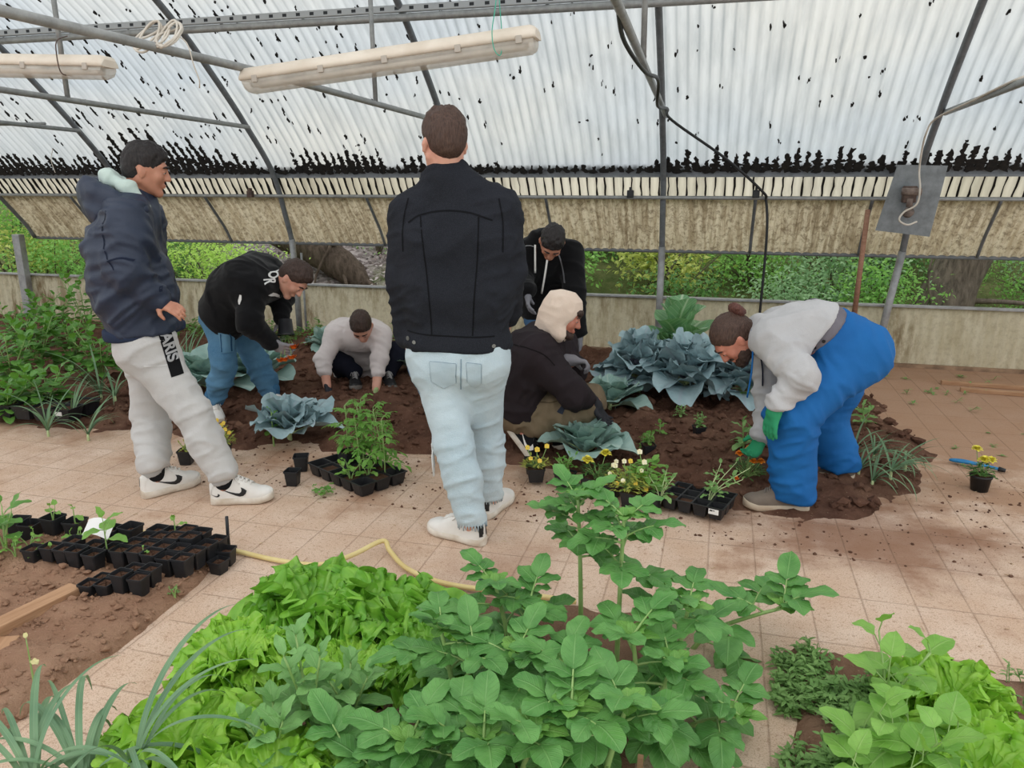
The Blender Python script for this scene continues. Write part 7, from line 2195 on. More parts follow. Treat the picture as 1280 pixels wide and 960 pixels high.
for i, (u, v, lab) in enumerate([(-2.52, 2.36, 'black pot behind the middle of the short row'), (-2.40, 2.345, 'black pot between the short row and the white card'), (-2.31, 2.35, 'black pot under the big-leaved seedling')]):
    square_pot(u, v, 0.072, 0.065, lab, PG3, rnd.uniform(-.1, .1), 0.75)
for i, (u, v, lab) in enumerate([(-2.92, 2.46, 'empty black pot beside the broad-leaved plant'), (-2.84, 2.45, 'dark pot lying open at the far edge of the dry bed'), (-2.735, 2.47, 'black pot with a round-leaved seedling at the far edge of the dry bed'), (-2.65, 2.50, 'black pot at the far edge nearest the hose'), (-2.44, 2.48, 'black pot behind the white card beside the hose'), (-2.36, 2.5, 'black pot between the white card and the large block')]):
    square_pot(u, v, 0.085, 0.075, lab, 'black pots along the hose', rnd.uniform(-.2, .2), 0.6)
leafy('bean_seedling', -2.735, 2.47, 0.07, 'round-leaved seedling growing in the black pot at the far edge', 'seedling', 'bean', 2, 2, 0.05, 0.048, heart, 'seedlings among the pots', 301, 0.02, 0.02, z0=0.10)
leafy('bean_seedling', -2.65, 2.50, 0.09, 'slim two-leaved seedling in the pot nearest the hose', 'seedling', 'bean', 1, 3, 0.045, 0.03, ovate, 'seedlings among the pots', 302, 0.01, 0.015, z0=0.10)
leafy('bean_seedling', -2.33, 2.33, 0.15, 'big-leaved seedling rising from the pots beside the white card', 'seedling', 'bean', 1, 5, 0.10, 0.075, heart, 'seedlings among the pots', 304, 0.01, 0.03, z0=0.10)
leafy('bean_seedling', -2.16, 2.53, 0.06, 'small seedling in the back row of the large pot block', 'seedling', 'bean', 1, 3, 0.04, 0.03, ovate, 'seedlings among the pots', 305, 0.01, 0.015, z0=0.10)
leafy('bean_seedling', -2.13, 2.305, 0.035, 'tiny seedling in the front row of the large pot block', 'seedling', 'bean', 1, 2, 0.025, 0.018, ovate, 'seedlings among the pots', 306, 0.01, 0.01, z0=0.10)
m = MB(); P = np.zeros((6, 4, 3)); 
for i in range(6):
    for q in range(4): P[i, q] = (i * 0.024, q * 0.018, 0.012 * math.sin(i * 0.8) + 0.05 * q / 3)
m.grid(P); M2 = MB(); M2.grid(P + [0, 0.002, 0.0015]); m.grid(P[:, ::-1] + [0, 0.0012, 0.0012])
o = m.build('paper_card', plain('white_card', srgb(232, 230, 228), None)); o.location = (-2.52, 2.40, 0.095); o.rotation_euler = (0, 0, 0.1)
tag(o, 'crumpled white paper card lying on the black pots', 'card')

# cell trays
def cell_tray(u, v, rz, nx, ny, cs, h, label, name='cell_tray', fill=(), z=0.004):
    root = empty(name, (u, v, z), rz, label, 'seed tray')
    m = MB(); sl = MB()
    for i in range(nx):
        for j in range(ny):
            cx, cy = (i - (nx - 1) / 2) * cs, (j - (ny - 1) / 2) * cs
            b, a = cs * 0.46, cs * 0.34
            sq = lambda r, zz: [(cx + sx * r, cy + sy * r, zz) for sx, sy in ((1, 1), (.6, 1.06), (-.6, 1.06), (-1, 1), (-1.06, .6), (-1.06, -.6), (-1, -1), (-.6, -1.06), (.6, -1.06), (1, -1), (1.06, -.6), (1.06, .6))]
            P = np.array([sq(0.001, 0.0), sq(a, 0.0), sq(b, h), sq(b * 0.95, h), sq(a * 0.95, 0.005), sq(0.001, 0.005)])
            m.grid(P, closed=True)
            if (i, j) in fill:
                zz = h * 0.8; k = a + (b - a) * 0.78
                G = np.array([sq(k * f, zz + rnd.uniform(-.002, .006)) for f in (0.97, 0.6, 0.3, 0.01)]); sl.grid(G[:, ::-1], closed=True)
    # rim web between the cells
    lx, ly = nx * cs / 2, ny * cs / 2
    for i in range(nx + 1): m.box((-lx + i * cs - 0.004, -ly, h - 0.003), (-lx + i * cs + 0.004, ly, h + 0.001))
    for j in range(ny + 1): m.box((-lx, -ly + j * cs - 0.004, h - 0.0032), (lx, -ly + j * cs + 0.004, h + 0.0008))
    m.build('cells', M_PLA, root, smooth=False)
    if fill: sl.build('soil', M_POTSOIL, root, smooth=False)
    return root
tz = -0.50
cell_tray(-1.80, 3.51, tz, 5, 3, 0.098, 0.065, 'black cell tray on the paving holding tall tomato seedlings', fill=[(0, 2), (1, 1), (1, 2), (2, 1), (3, 2), (2, 2), (3, 1), (4, 1), (3, 0), (1, 0)])
def tl(x, y): 
    c, s = math.cos(tz), math.sin(tz); return -1.80 + c * x - s * y, 3.51 + s * x + c * y
TG = 'tomato seedlings in the cell tray'
for k, (x, y, h, lab) in enumerate([(-.18, .09, .30, 'tomato seedling in the tray next to the blue-green cabbage'), (-.10, .02, .33, 'tomato seedling with yellowing lower leaves, in the loose pot of the tray'), (-.09, .10, .36, 'tallest tomato seedling, its top between the crouching worker and the cabbage'), (0.0, .05, .34, 'tomato seedling in the middle of the tray with a pale stem'),
                                    (.09, .10, .32, 'tomato seedling in front of the green-gloved hand'), (.06, -.02, .30, 'bare-stemmed tomato seedling in the front of the tray'), (.17, .06, .30, 'tomato seedling next to the pale jeans side of the tray'), (.01, .12, .33, 'tomato seedling at the back of the tray behind the tallest stems')]):
    u, v = tl(x, y)
    tomato(u, v, 0.055, h, lab, 400 + k, TG, 9, 0.14)
u, v = tl(-.10, .02); square_pot(u, v, 0.095, 0.10, 'loose black pot set in the tomato tray', None, tz, 0.85, 'flower_pot', 0.03)
for k, (x, y, lab) in enumerate([(.09, -.10, 'wilted pepper seedling hanging over the front edge of the tomato tray'), (.13, -.02, 'leafy pepper seedling lying in the tomato tray')]):
    u, v = tl(x, y)
    leafy('pepper_seedling', u, v, 0.10, lab, 'seedling', 'bean', 3, 4, 0.065, 0.036, ovate, 'pepper seedlings in the tomato tray', 410 + k, 0.05, 0.015, z0=0.05)
rnd.seed(8)
square_pot(-2.15, 3.545, 0.085, 0.085, 'empty black pot on the paving just beside the tomato tray', 'empty pots on the paving', 0.4, 0.0, 'flower_pot', 0.004)
square_pot(-2.085, 3.345, 0.078, 0.08, 'empty black pot on the paving in front of the other empty pot', 'empty pots on the paving', 0.15, 0.0, 'flower_pot', 0.004)
o = leafy('cut_seedling', -1.87, 3.27, 0.03, 'uprooted green seedling lying on the paving by the tomato tray', 'seedling', 'pepper', 4, 3, 0.055, 0.032, ovate, None, 415, 0.07, 0.005, z0=0.006, droop=0.2, tipel=0.2)
square_pot(-2.83, 3.47, 0.085, 0.08, 'black pot with a small plant on the paving behind the grey sweatpants', None, 0.3, 0.9, 'flower_pot', 0.004)
leafy('small_plant', -2.83, 3.47, 0.06, 'small leafy plant in the black pot behind the grey sweatpants', 'plant', 'viola', 5, 4, 0.03, 0.016, ovate, None, 417, 0.03, 0.005, z0=0.07)

# flowers
M_YEL = plain('yellow_petals', srgb(244, 214, 84), srgb(232, 190, 60), 60, 0.6)
M_PALEY = plain('lemon_petals', srgb(242, 232, 96), srgb(228, 214, 70), 60, 0.6)
M_ORA = plain('orange_petals', srgb(244, 158, 36), srgb(232, 126, 20), 60, 0.6)
M_RED = plain('deep_orange_petals', srgb(252, 146, 48), srgb(244, 122, 30), 60, 0.6)
M_WHI = plain('cream_petals', srgb(244, 238, 214), srgb(238, 222, 160), 60, 0.6)
def marigold_head(mb, c, r, n=34):
    for i in range(n):
        q = i / n; az = i * 2.399; el = 0.05 + 1.45 * q
        leaf(mb, np.asarray(c) + UP * r * 0.1, adir(az, el), UP - adir(az, 0) * 0.2, r * (1.0 - 0.35 * q) * rnd.uniform(0.85, 1.1), r * 0.62, lambda t: np.minimum(1, 0.3 + t * 1.4) * np.minimum(1, (1.03 - t) * 5), 0.6, 0.2, r * 0.08, 2, 5, 3)
def viola_head(mb, c, r, d):
    d = nrm(d); s = nrm(np.cross(UP + 0.01, d)); up = np.cross(d, s)
    for a in (90, 35, 145, -40, 220):
        v = s * math.cos(R(a)) + up * math.sin(R(a))
        leaf(mb, c, v + d * 0.15, d, r, r * 0.95, oval, 0.1, 0.1, r * 0.06, 2, 5, 3)
def bushlet(u, v, z0, w_, h, n, name, label, cat, mat, L, Wd, heads, group=None, seed=0, stem_h=None):
    """low mound of leaves with flower heads on stalks; heads: (dx, dy, z, kind, radius, material)"""
    rnd.seed(seed)
    root = empty(name, (u, v, z0), 0, label, cat, group)
    mb, sb = MB(), MB()
    for i in range(n):
        az = rnd.uniform(0, 6.28); rr = w_ * math.sqrt(rnd.random()); zz = h * (0.15 + 0.85 * rnd.random()) * (1 - 0.5 * (rr / w_) ** 2)
        p = np.array([math.cos(az) * rr, math.sin(az) * rr, zz])
        if i % 4 == 0: sb.tube([(0, 0, -0.01), p * [0.5, 0.5, 0.6], p], 0.0016, 4, cap=False)
        leaf(mb, p, adir(az + rnd.uniform(-0.8, 0.8), rnd.uniform(-0.2, 0.8)), UP, L * rnd.uniform(0.7, 1.2), Wd, lance if Wd < L * 0.5 else oval, 0.4, 0.2, 0, 3, 4, 3)
    mb.build('foliage', LM[mat], root)
    for hd in heads:
        fb = MB(); p = np.array(hd[:3])
        if hd[3] == 'm': marigold_head(fb, p, hd[4])
        else: viola_head(fb, p, hd[4], -FWD + UP * 0.6 + np.array([rnd.uniform(-.4, .4), 0, 0]))
        sb.tube([(p[0] * 0.4, p[1] * 0.4, h * 0.3), (p[0] * 0.8, p[1] * 0.8, p[2] * 0.7), p], 0.002, 5)
        fb.build('flower', hd[5], root)
    sb.build('stem', M_STEM, root)
    return root
square_pot(-2.67, 3.585, 0.085, 0.08, 'black pot holding yellow violas at the soil edge', None, 0.2, 0.9, 'flower_pot', 0.006)
bushlet(-2.67, 3.585, 0.08, 0.055, 0.12, 110, 'viola_plant', 'tall yellow viola in a pot between the grey sweatpants and the white trainer', 'flower', 'viola', 0.03, 0.012, [(.02, 0, .14, 'v', 0.0140, M_YEL), (-.03, .01, .15, 'v', 0.0140, M_YEL), (.04, -.02, .11, 'v', 0.0133, M_YEL), (0, -.03, .16, 'v', 0.0125, M_YEL), (-.01, .02, .12, 'v', 0.0140, M_YEL), (.05, .0, .085, 'v', 0.0133, M_YEL)], None, 420)
# row of flower pots on the paving at the bed
square_pot(-0.90, 3.80, 0.10, 0.075, 'black pot at the far end of the flower row', 'pots of the flower row', 0.3, 0.8, 'flower_pot', 0.02)
square_pot(-0.86, 3.69, 0.10, 0.075, 'black pot of yellow violas at the end of the flower row, beside the crouching worker', 'pots of the flower row', 0.3, 0.8, 'flower_pot', 0.02)
for k, (u, v, lab) in enumerate([(-0.70, 3.68, 'black pot hidden under seedling leaves in the flower row'), (-0.56, 3.66, 'black pot with the lemon marigolds in the flower row'), (-0.45, 3.62, 'second black pot under the lemon marigolds'), (-0.34, 3.52, 'black pot under the pale violas'), (-0.24, 3.50, 'black pot under the leggy seedling')]):
    square_pot(u, v, 0.10, 0.08, lab, 'pots of the flower row', -0.3, 0.85, 'flower_pot', 0.006)
bushlet(-0.86, 3.70, 0.09, 0.07, 0.06, 90, 'viola_plant', 'yellow viola at the end of the flower row nearest the black trainers', 'flower', 'viola', 0.03, 0.012, [(-.05, .01, .10, 'v', 0.0148, M_YEL), (.0, .02, .09, 'v', 0.0164, M_YEL), (.05, .03, .11, 'v', 0.0148, M_YEL), (.03, -.05, .055, 'v', 0.0140, M_YEL), (-.02, -.04, .06, 'v', 0.0125, M_YEL)], 'flowers of the row', 421)
leafy('seedling_clump', -0.70, 3.69, 0.09, 'green seedling clump next to the round cabbage', 'seedling', 'tomato', 6, 4, 0.05, 0.024, ovate, None, 422, 0.05, 0.01, z0=0.08)
bushlet(-0.53, 3.66, 0.085, 0.075, 0.075, 110, 'marigold_plant', 'lemon-yellow marigold in the middle of the flower row', 'flower', 'marigold', 0.035, 0.012, [(-.05, -.01, .085, 'm', .036, M_PALEY), (.03, .06, .105, 'm', .034, M_PALEY), (.08, .0, .07, 'v', 0.0140, M_WHI), (.09, .03, .08, 'v', 0.0133, M_WHI)], 'flowers of the row', 423)
bushlet(-0.36, 3.545, 0.085, 0.105, 0.10, 260, 'viola_plant', 'spreading cream viola with yellow-green leaves in the flower row', 'flower', 'viola', 0.03, 0.013, [(-.07, .03, .10, 'v', 0.0140, M_WHI), (-.03, .05, .12, 'v', 0.0140, M_WHI), (.0, .06, .12, 'v', 0.0140, M_YEL), (-.09, -.01, .07, 'v', 0.0133, M_WHI), (.04, -.05, .05, 'v', 0.0125, M_YEL), (-.02, -.06, .06, 'v', 0.0133, M_WHI), (.06, .02, .09, 'v', 0.0125, M_WHI), (-.05, -.05, .04, 'v', 0.0125, M_YEL), (.09, -.04, .02, 'v', 0.0125, M_YEL)], 'flowers of the row', 424)
bushlet(-0.27, 3.62, 0.085, 0.08, 0.13, 70, 'petunia_seedling', 'leafy seedling with white blooms behind the spreading viola', 'flower', 'bean', 0.055, 0.034, [(-.05, .02, .16, 'v', 0.0156, M_WHI), (-.02, -.04, .13, 'v', 0.0156, M_WHI)], 'flowers of the row', 425)
leafy('leggy_seedling', -0.20, 3.50, 0.13, 'leggy seedling between the spreading viola and the empty cell tray', 'seedling', 'seedling', 4, 5, 0.065, 0.028, ovate, 'leggy seedlings', 426, 0.06, 0.012, z0=0.06, stemmat=M_STEM2)
tr2 = cell_tray(-0.02, 3.56, -0.30, 4, 3, 0.075, 0.06, 'nearly empty black cell tray at the end of the flower row', fill=[(1, 0), (0, 0)], z=0.02)
def t2(x, y): c, s = math.cos(-0.30), math.sin(-0.30); return -0.02 + c * x - s * y, 3.56 + s * x + c * y
m = MB(); m.box((0.085, -0.1185, 0.030), (0.132, -0.1165, 0.055)); l_ = m.build('label', plain('white_label', srgb(236, 236, 232), None), tr2, smooth=False)
m = MB(); m.box((0.090, -0.1192, 0.044), (0.104, -0.1184, 0.051)); m.box((0.106, -0.1192, 0.046), (0.114, -0.1184, 0.050)); m.build('printed_mark', M_PLA, l_, smooth=False)
u, v = t2(0.05, -0.02)
leafy('leggy_seedling', u, v, 0.17, 'leggy pale-stemmed seedling leaning out of the cell tray toward the man in overalls', 'seedling', 'seedling', 5, 6, 0.06, 0.028, ovate, 'leggy seedlings', 427, 0.08, 0.012, z0=0.07, stemmat=M_STEM2, lean=(0.10, 0.02))
# orange marigolds by the gloved hand
p = g2(934, 602)
bushlet(p[0], p[1], ground(*p), 0.07, 0.10, 140, 'marigold_plant', 'orange marigold planted under the green glove of the man in overalls', 'flower', 'marigold', 0.035, 0.011, [(-.05, -.03, .125, 'm', .026, M_ORA), (.0, .04, .135, 'm', .026, M_ORA), (.02, -.06, .10, 'm', .025, M_ORA), (.055, -.05, .10, 'm', .025, M_ORA), (-.06, -.11, .02, 'm', .017, M_RED)], None, 430)
# potted lemon marigold by the blue tool
def round_pot(u, v, r, h, label, name='flower_pot', z=0.0, M=None, soil=True):
    root = empty(name, (u, v, z), 0, label, 'pot')
    pr = [(0.001, 0), (r * 0.78, 0), (r * 0.96, h * 0.86), (r * 1.03, h * 0.86), (r * 1.03, h), (r * 0.95, h), (r * 0.75, 0.006), (0.001, 0.006)]
    m = MB(); m.lathe(pr, 22); m.build('body', M_PLA, root)
    if soil:
        m = MB(); m.lathe([(r * 0.93, h * 0.88), (r * 0.6, h * 0.9), (0.001, h * 0.92)][::-1], 16); m.build('soil', M_POTSOIL, root)
    return root
u, v = 1.372, 4.20
round_pot(u, v, 0.052, 0.085, 'round black pot on the paving beside the blue tool')
bushlet(u, v, 0.078, 0.05, 0.07, 100, 'marigold_plant', 'lemon marigold in the round pot beside the blue tool', 'flower', 'marigold', 0.035, 0.012, [(-.03, .03, .13, 'm', .03, M_PALEY), (.0, -.01, .085, 'm', .036, M_PALEY), (.035, .01, .08, 'm', .034, M_PALEY)], None, 431)
# blue hand tool
m = MB(); Pp = spline([(1.33, 4.60, .02), (1.40, 4.575, .024), (1.48, 4.545, .022), (1.555, 4.51, .018)], 14)
root = empty('hand_tool', Pp[0], 0, 'blue plastic hand tool with a black tip lying on the paving', 'tool')
m.tube(Pp - Pp[0], np.interp(np.linspace(0, 1, 14), [0, .1, .35, .6, 1], [.010, .018, .020, .014, .013]), 10, True, 0.6); m.build('handle', plain('blue_plastic', srgb(36, 140, 196), srgb(30, 120, 176), 20, 0.4), root)
m = MB(); d = nrm(Pp[-1] - Pp[-2]); m.tube([Pp[-1] - Pp[0] - d * .004, Pp[-1] - Pp[0] + d * .03], [.014, .010], 10); m.build('tip', M_PLA, root)
# seedling pots sunk in the soil
for k, (px, py, lab) in enumerate([(873, 550, 'small black pot with a seedling sitting in the open soil'), (810, 574, 'small black pot with a seedling in the soil behind the flower row')]):
    u, v = g2(px, py); z = ground(u, v)
    square_pot(u, v, 0.075, 0.06, lab, 'potted seedlings in the soil', 0.4, 0.9, 'seedling_pot', z - 0.005)
    leafy('seedling', u, v, 0.08, ('bushy seedling in the small pot standing in the open soil', 'bushy seedling in the small pot behind the flower row')[k], 'seedling', 'seedling' if k == 0 else 'tomato', 5, 5, 0.04, 0.02, ovate, 'potted seedlings in the soil', 440 + k, 0.025, 0.006, z0=z + 0.045)
# black nursery tray at the frame edge
tr = cell_tray(-4.25, 3.93, 0.05, 4, 2, 0.15, 0.09, 'black nursery tray with pepper plants at the near edge of the soil', 'nursery_tray', [(i, j) for i in range(4) for j in range(2)], 0.045)
m = MB(); m.box((0.20, -0.1525, 0.05), (0.25, -0.149, 0.075)); m.build('label', plain('white_tag', srgb(228, 228, 226), None), tr, smooth=False)
# held marigold pot of the stooping worker
c0 = pt(357, 409, 4.68); ax = nrm(RGT * 0.05 + UP * -0.9 + FWD * -0.25); Rm = ortho(np.cross(ax, RGT) , ax)
root = empty('flower_pot', c0, 0, 'black round pot tipped over in the gloved hands of the stooping worker', 'pot')
m = MB(); m.lathe([(0.001, -0.05), (0.040, -0.05), (0.048, 0.04), (0.053, 0.04), (0.053, 0.052), (0.046, 0.052), (0.042, 0.03), (0.001, 0.03)], 20, M=Rm); m.build('body', M_PLA, root)
b_ = bushlet(0, 0, 0, 0.05, 0.07, 90, 'marigold_plant', 'deep orange marigold hanging from the tipped pot of the stooping worker', 'flower', 'marigold', 0.035, 0.011, [(.05, .03, .075, 'm', .033, M_RED), (.0, .05, .15, 'm', .034, M_RED), (.045, .06, .14, 'm', .034, M_RED), (-.03, .04, .155, 'm', .03, M_RED)], None, 450)
b_.location = tuple(c0 + ax * 0.04); b_.rotation_euler = Matrix(np.array(Rm)).to_euler()
# hose
m = MB()
hp = [gp(-40, 646, .014), gp(60, 655, .014), gp(130, 662, .014), gp(200, 668, .014), gp(292, 688, .016), gp(345, 700, .02), gp(400, 706, .05), gp(440, 694, .05), gp(478, 676, .05), gp(487, 688, .03), gp(505, 708, .02), gp(535, 723, .02), gp(575, 733, .02), gp(650, 742, .02), gp(720, 752, .02)]
m.tube(spline(hp, 90), 0.0105, 10)
o = m.build('garden_hose', plain('yellow_hose_rubber', srgb(226, 208, 148), srgb(212, 190, 126), 7, 0.5))
tag(o, 'pale yellow garden hose snaking along the ends of the front beds', 'hose')
# stake, plank, peg
u, v = float(gp(287, 690)[0]), float(gp(287, 690)[1])
m = MB(); m.tube([(0, 0, -0.05), (0, 0, 0.08), (0.003, 0, 0.165)], 0.007, 8); o = m.build('stake', M_PLA); o.location = (u, v, 0)
tag(o, 'short upright black stake at the corner of the pot block, beside the hose', 'stake')
def plank(name, a, b, w_, h, label, mat, z=0.02, bev=0.004):
    a, b = np.asarray(a, float), np.asarray(b, float); d = b - a; L = np.linalg.norm(d[:2]); rz = math.atan2(d[1], d[0])
    m = MB(); m.box((0, -w_ / 2, 0), (L, w_ / 2, h), bev=bev)
    o = m.build(name, mat, smooth=False); o.location = (a[0], a[1], z); o.rotation_euler = (0, 0, rz)
    return tag(o, label, 'plank')
def wood(name, a, b):
    t = NT(name); v = t.mapd(t.obj(), (2, 30, 30)); n = t.noise(v, 2.0, 6, 0.6, 0.6)
    c = t.mix(t.ramp(n, (0.35, 0.0), (0.65, 1.0)), a, b)
    return t.done(t.bsdf(c, 0.85, 0.0, t.bump(n, 0.3, 0.004), 0.2))
M_WOOD = wood('weathered_wood', srgb(186, 148, 116), srgb(160, 122, 92))
plank('wooden_plank', gp(-40, 822), gp(98, 752), 0.07, 0.05, 'weathered wooden plank lying on the dry soil beside the small pot block', M_WOOD, 0.022)
plank('wooden_plank', gp(-40, 870), gp(14, 808), 0.07, 0.03, 'end of a second plank under the weathered one, cut off by the frame', M_WOOD, 0.012)
plank('wooden_plank', gp(1176, 480), gp(1300, 489), 0.05, 0.03, 'thin weathered plank on the ground along the wall', M_WOOD, 0.0)
plank('wooden_plank', gp(1200, 489), gp(1300, 497), 0.05, 0.03, 'second thin plank beside the first along the wall', M_WOOD, 0.0)
m = MB(); m.box((-0.007, -0.007, -0.05), (0.007, 0.007, 0.16)); o = m.build('wooden_peg', M_WOOD, smooth=False); p = g2(798, 1000); o.location = (p[0], p[1], 0); tag(o, 'thin pale wooden peg standing among the potato leaves', 'peg')
m = MB(); a, b = py_(1068, 392, 6.72), py_(1085, 262, 6.66); m.tube([a, a * .5 + b * .5, b], [0.021, 0.02, 0.019], 8); a0 = a.copy(); m.tube([(a[0], a[1], -0.02), a], 0.021, 8)
o = m.build('wooden_stake', wood('stake_wood', srgb(176, 134, 112), srgb(150, 112, 92))); tag(o, 'tall reddish wooden stake leaning against the upper side sheet', 'stake')
m = MB(); m.tube([(-4.06, 6.98, -0.02), (-4.06, 6.98, 0.86)], 0.012, 8); o = m.build('thin_pole', M_GALV); tag(o, 'thin grey pole beside the support post behind the stooping worker', 'pole')

# fluorescent lamps
M_CREAM = plain('cream_lamp_body', srgb(236, 224, 208), srgb(222, 208, 190), 9, 0.6)
def glassy():
    t = NT('dusty_clear_cover'); v = t.obj()
    g = t.n('ShaderNodeBsdfTransparent'); g.inputs[0].default_value = (0.93, 0.91, 0.88, 1)
    p = t.bsdf(srgb(226, 218, 206), 0.35, 0.0, None, 0.5)
    mx = t.n('ShaderNodeMixShader'); t.l(t.ramp(t.noise(v, 7, 4), (0.3, 0.35), (0.7, 0.6)), mx.inputs[0]); t.l(g.outputs[0], mx.inputs[1]); t.l(p, mx.inputs[2])
    return t.done(mx.outputs[0])
M_COVER = glassy()
def lamp(a, b, label):
    a, b = np.asarray(a, float), np.asarray(b, float); L = np.linalg.norm(b - a)
    x = nrm(b - a); y = nrm(np.cross(UP, x)); z = np.cross(x, y)
    Mx = M34(np.stack([x, y, z], 1), [0, 0, 0])
    root = empty('fluorescent_lamp', a, 0, label, 'lamp', 'fluorescent lamps under the roof')
    def ends(prof, t0, t1, k=8):
        out = []
        for t, s in ((t0, .6), (t0 + .006, .86), (t0 + .025, 1), (t1 - .025, 1), (t1 - .006, .86), (t1, .6)):
            out.append([(t, q[0] * (1 if s == 1 else 0.8 + 0.2 * s), q[1] * s) for q in prof])
        return np.array(out)
    top = [(-.062, 0), (-.060, .020), (-.040, .052), (.040, .052), (.060, .020), (.062, 0), (.03, -.004), (-.03, -.004)]
    m = MB(); P = ends(top, 0, L); m.grid(xf(Mx, P.reshape(-1, 3)).reshape(P.shape), closed=True)
    for e, rev in ((P[0], False), (P[-1], True)): m.add(xf(Mx, e), [list(range(8))[::-1] if rev else list(range(8))])
    m.build('housing', M_CREAM, root)
    bot = [(-.056, -.004), (-.058, -.022), (-.046, -.048), (-.02, -.060), (.02, -.060), (.046, -.048), (.058, -.022), (.056, -.004)]
    m = MB(); P = ends(bot, 0.012, L - 0.012); m.grid(xf(Mx, P.reshape(-1, 3)).reshape(P.shape), closed=True)
    for e in (P[0], P[-1]): m.add(xf(Mx, e), [list(range(8))])
    m.build('cover', M_COVER, root)
    for q in (-.022, .022):
        m = MB(); m.tube(xf(Mx, np.array([(0.06, q, -.026), (L - 0.06, q, -.026)])), 0.012, 10); m.build('tube', plain('white_tube', srgb(240, 238, 232), None, rough=0.3), root)
    for t in (0.06, 0.3, 0.52, 0.76, 0.95):
        for sg in (-1, 1):
            m = MB(); m.box((t * L - .014, sg * .060 - .006, -.02), (t * L + .014, sg * .060 + .006, .012), Mx, 0.002); m.build('clip', plain('grey_clip', srgb(186, 176, 164), None, rough=0.5), root, smooth=False)
    return root
lamp(py_(307, 102, 3.5), py_(673, 48, 3.5), 'long cream fluorescent lamp hung askew under the roof in front of the slotted rail')
lamp(py_(-235, 77, 3.5), py_(138, 84, 3.5), 'cream fluorescent lamp at the frame edge with a rusty wire round it')

def line(name, pts, r, mat, label, cat, n=40):
    m = MB(); m.tube(spline(pts, n), r, 7); o = m.build(name, mat); return tag(o, label, cat)
M_CABLE = plain('black_cable', srgb(30, 31, 33), None, rough=0.5)
M_WIRE = plain('white_wire', srgb(216, 208, 196), srgb(196, 186, 172), 9, 0.6)
line('green_string', [py_(622, -20, 3.46), py_(619, 10, 3.42), py_(615, 40, 3.40), py_(618, 62, 3.40), py_(626, 68, 3.42), py_(627, 40, 3.58), py_(624, 0, 3.56)], 0.0022, plain('green_twine', srgb(72, 178, 150), None), 'green string tied round the long lamp', 'string', 50)
line('rusty_wire', [py_(84, 45, 3.58), py_(72, 50, 3.46), py_(70, 62, 3.40), py_(76, 90, 3.42), py_(90, 95, 3.5)], 0.003, M_RUST, 'thin rusty wire looped round the lamp at the frame edge', 'wire')
line('light_string', [py_(66, 186, 6.0), py_(64, 200, 6.0), py_(69, 216, 6.0)], 0.003, M_WIRE, 'short pale string dangling below the roof by the hooded jacket', 'string')
# coil of white wire where the tie bar meets the rail
m = MB(); rnd.seed(9)
cc = py_(205, 50, 2.95)
for k in range(7):
    a0 = rnd.uniform(0, 6); rx, rz_ = rnd.uniform(.03, .07), rnd.uniform(.04, .07); dx = rnd.uniform(-.07, .07)
    P = [cc + np.array([dx + math.cos(a0 + a) * rx, -0.03 + 0.06 * math.sin(a0 + a), 0.01 + math.sin(a0 + a) * rz_ + 0.01 * math.sin(2 * a)]) for a in np.linspace(0, 6.6, 26)]
    m.tube(np.array(P), 0.0048, 7)
m.tube(spline([cc + [.06, 0, .02], cc + [.11, 0, -.02], cc + [.13, 0, -.1], cc + [.15, 0, -.16], cc + [.14, .01, -.19]], 14), 0.0025, 6)
tag(m.build('wire_coil', M_WIRE), 'tangled loops of white wire tied round the tie bar in front of the slotted rail', 'wire')
# black cable along the tie bar, down to the roller pipe and hanging
u3 = -0.47
tie = lambda y: 2.05 + (6.34 - y) * 0.066
line('black_cable', [(u3, 3.4, tie(3.4) + .0), (u3 - .03, 3.9, tie(3.9) - .03), (u3 + .02, 4.4, tie(4.4) - .07), (u3 + .05, 4.9, tie(4.9) - .02), (u3 + .02, 5.3, tie(5.3) - .10), (u3 + .04, 5.9, tie(5.9) - .03), (u3 + .05, 6.3, 2.0), (0.0, 6.55, 1.72), (0.30, 6.72, 1.47), (0.335, 6.76, 1.40), (0.36, 6.76, 1.20), (0.365, 6.77, 0.9), (0.36, 6.78, 0.5), (0.36, 6.8, 0.2)], 0.011, M_CABLE, 'black cable sagging from the tie bar to the roller pipe and hanging down', 'cable', 90)
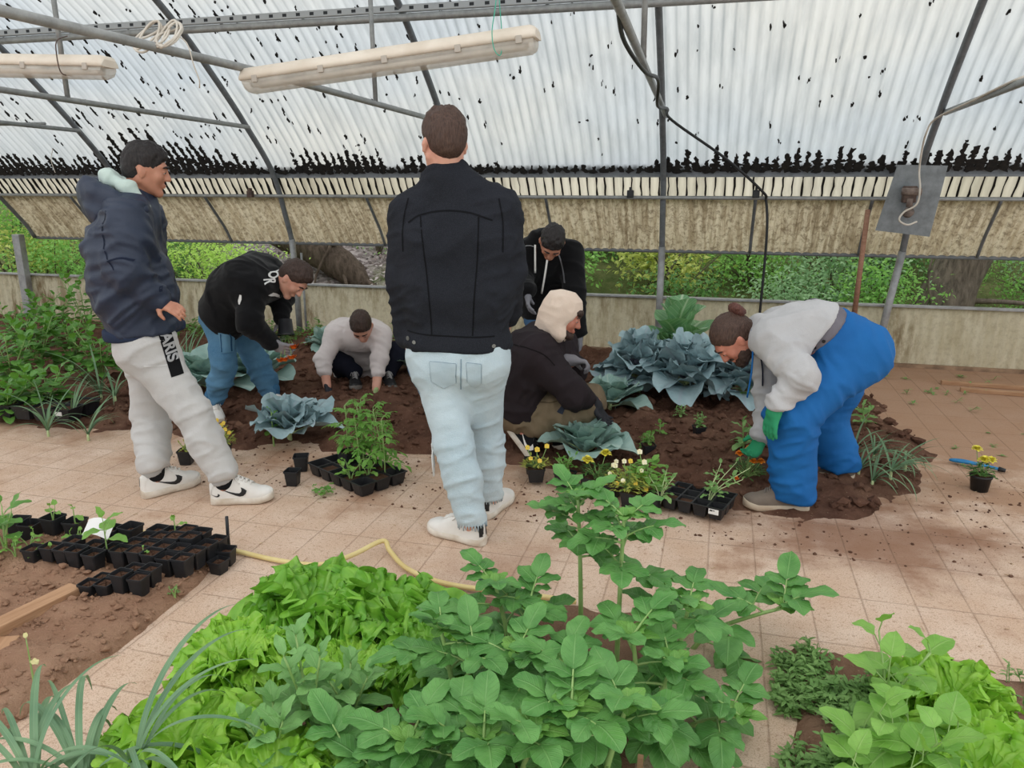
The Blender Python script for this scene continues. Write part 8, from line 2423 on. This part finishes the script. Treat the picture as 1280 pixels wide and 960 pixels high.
# metal plate with the roller drive
pc = py_(1140, 250, 6.5)
root = empty('drive_plate', pc, 0, 'grey sheet metal plate with a rusty roller drive on the support post', 'plate')
cor = [py_(1122, 206, 6.5), py_(1185, 207, 6.5), py_(1162, 296, 6.5), py_(1094, 288, 6.5)]
m = MB(); cor = [c - pc for c in cor]; m.add([c for c in cor] + [c + np.array([0, .004, 0]) for c in cor], [[0, 1, 2, 3], [7, 6, 5, 4], [0, 4, 5, 1], [1, 5, 6, 2], [2, 6, 7, 3], [3, 7, 4, 0]]); m.build('panel', steel('dull_sheet_metal', srgb(138, 142, 144), 0.6, 0.2), root, smooth=False)
bc = py_(1137, 243, 6.44) - pc
m = MB(); m.box(bc + [-.045, -.03, -.06], bc + [.045, .05, .06], bev=.008); m.build('bracket', M_RUST, root, smooth=False)
m = MB(); m.tube([bc + [-.06, -.03, .02], bc + [.07, -.03, .02]], .028, 12); m.tube([bc + [0, -.035, -.03], bc + [.0, -.035, -.09]], .022, 12); m.build('drive', plain('rusty_drive', srgb(140, 124, 114), srgb(104, 88, 80), 30, .8), root)
m = MB(); m.lathe([(.001, -.03), (.034, -.03), (.036, .02), (.001, .025)], 16, c=bc + [0.0, -.04, -.13], M=rotx(1.3)); m.build('motor', plain('worn_motor', srgb(128, 112, 102), srgb(92, 82, 76), 30, .8), root)
line('white_wire', [py_(1290, 92, 5.0), py_(1262, 103, 5.0), py_(1215, 126, 5.6), py_(1170, 148, 6.1), py_(1158, 166, 6.2), py_(1152, 190, 6.32), py_(1149, 215, 6.38), py_(1150, 235, 6.36), py_(1146, 255, 6.36), py_(1130, 265, 6.36), py_(1124, 275, 6.36), py_(1134, 281, 6.36), py_(1146, 277, 6.38)], 0.007, M_WIRE, 'white wire along the tie bar and down the post to the roller drive', 'wire', 70)
for k, (px, lab) in enumerate([(313, 'small rusty clamp on the roller pipe near the hooded jacket'), (788, 'black clamp on the roller pipe beside the middle support post'), (945, 'small black clamp where the cable crosses the roller pipe')]):
    c = py_(px, 243, 6.77); m = MB(); m.box((-.028, -.025, -.028), (.028, .025, .035), bev=.006); m.box((-.01, -.02, .03), (.01, .02, .06))
    o = m.build('pipe_clamp', M_RUST if k == 0 else M_CABLE, smooth=False); o.location = tuple(c); tag(o, lab, 'clamp', 'clamps on the roller pipe')
# small bits on the paving
m = MB(); r9 = np.random.default_rng(77)
for _ in range(260):
    p = np.array([r9.uniform(-3.2, 2.8), r9.uniform(2.55, 4.6), 0.004]); 
    if ground(p[0], p[1]) > 0.01: continue
    a = r9.uniform(0, 6.28); L = r9.uniform(.006, .03); m.tube([p, p + np.array([math.cos(a), math.sin(a), .05]) * L], r9.uniform(.0008, .0018), 4)
tag(m.build('straw_bits', plain('dry_straw', srgb(214, 190, 152), srgb(150, 118, 88), 40, .8)), 'bits of dry straw and stems scattered over the paving', 'straw', kind='stuff')
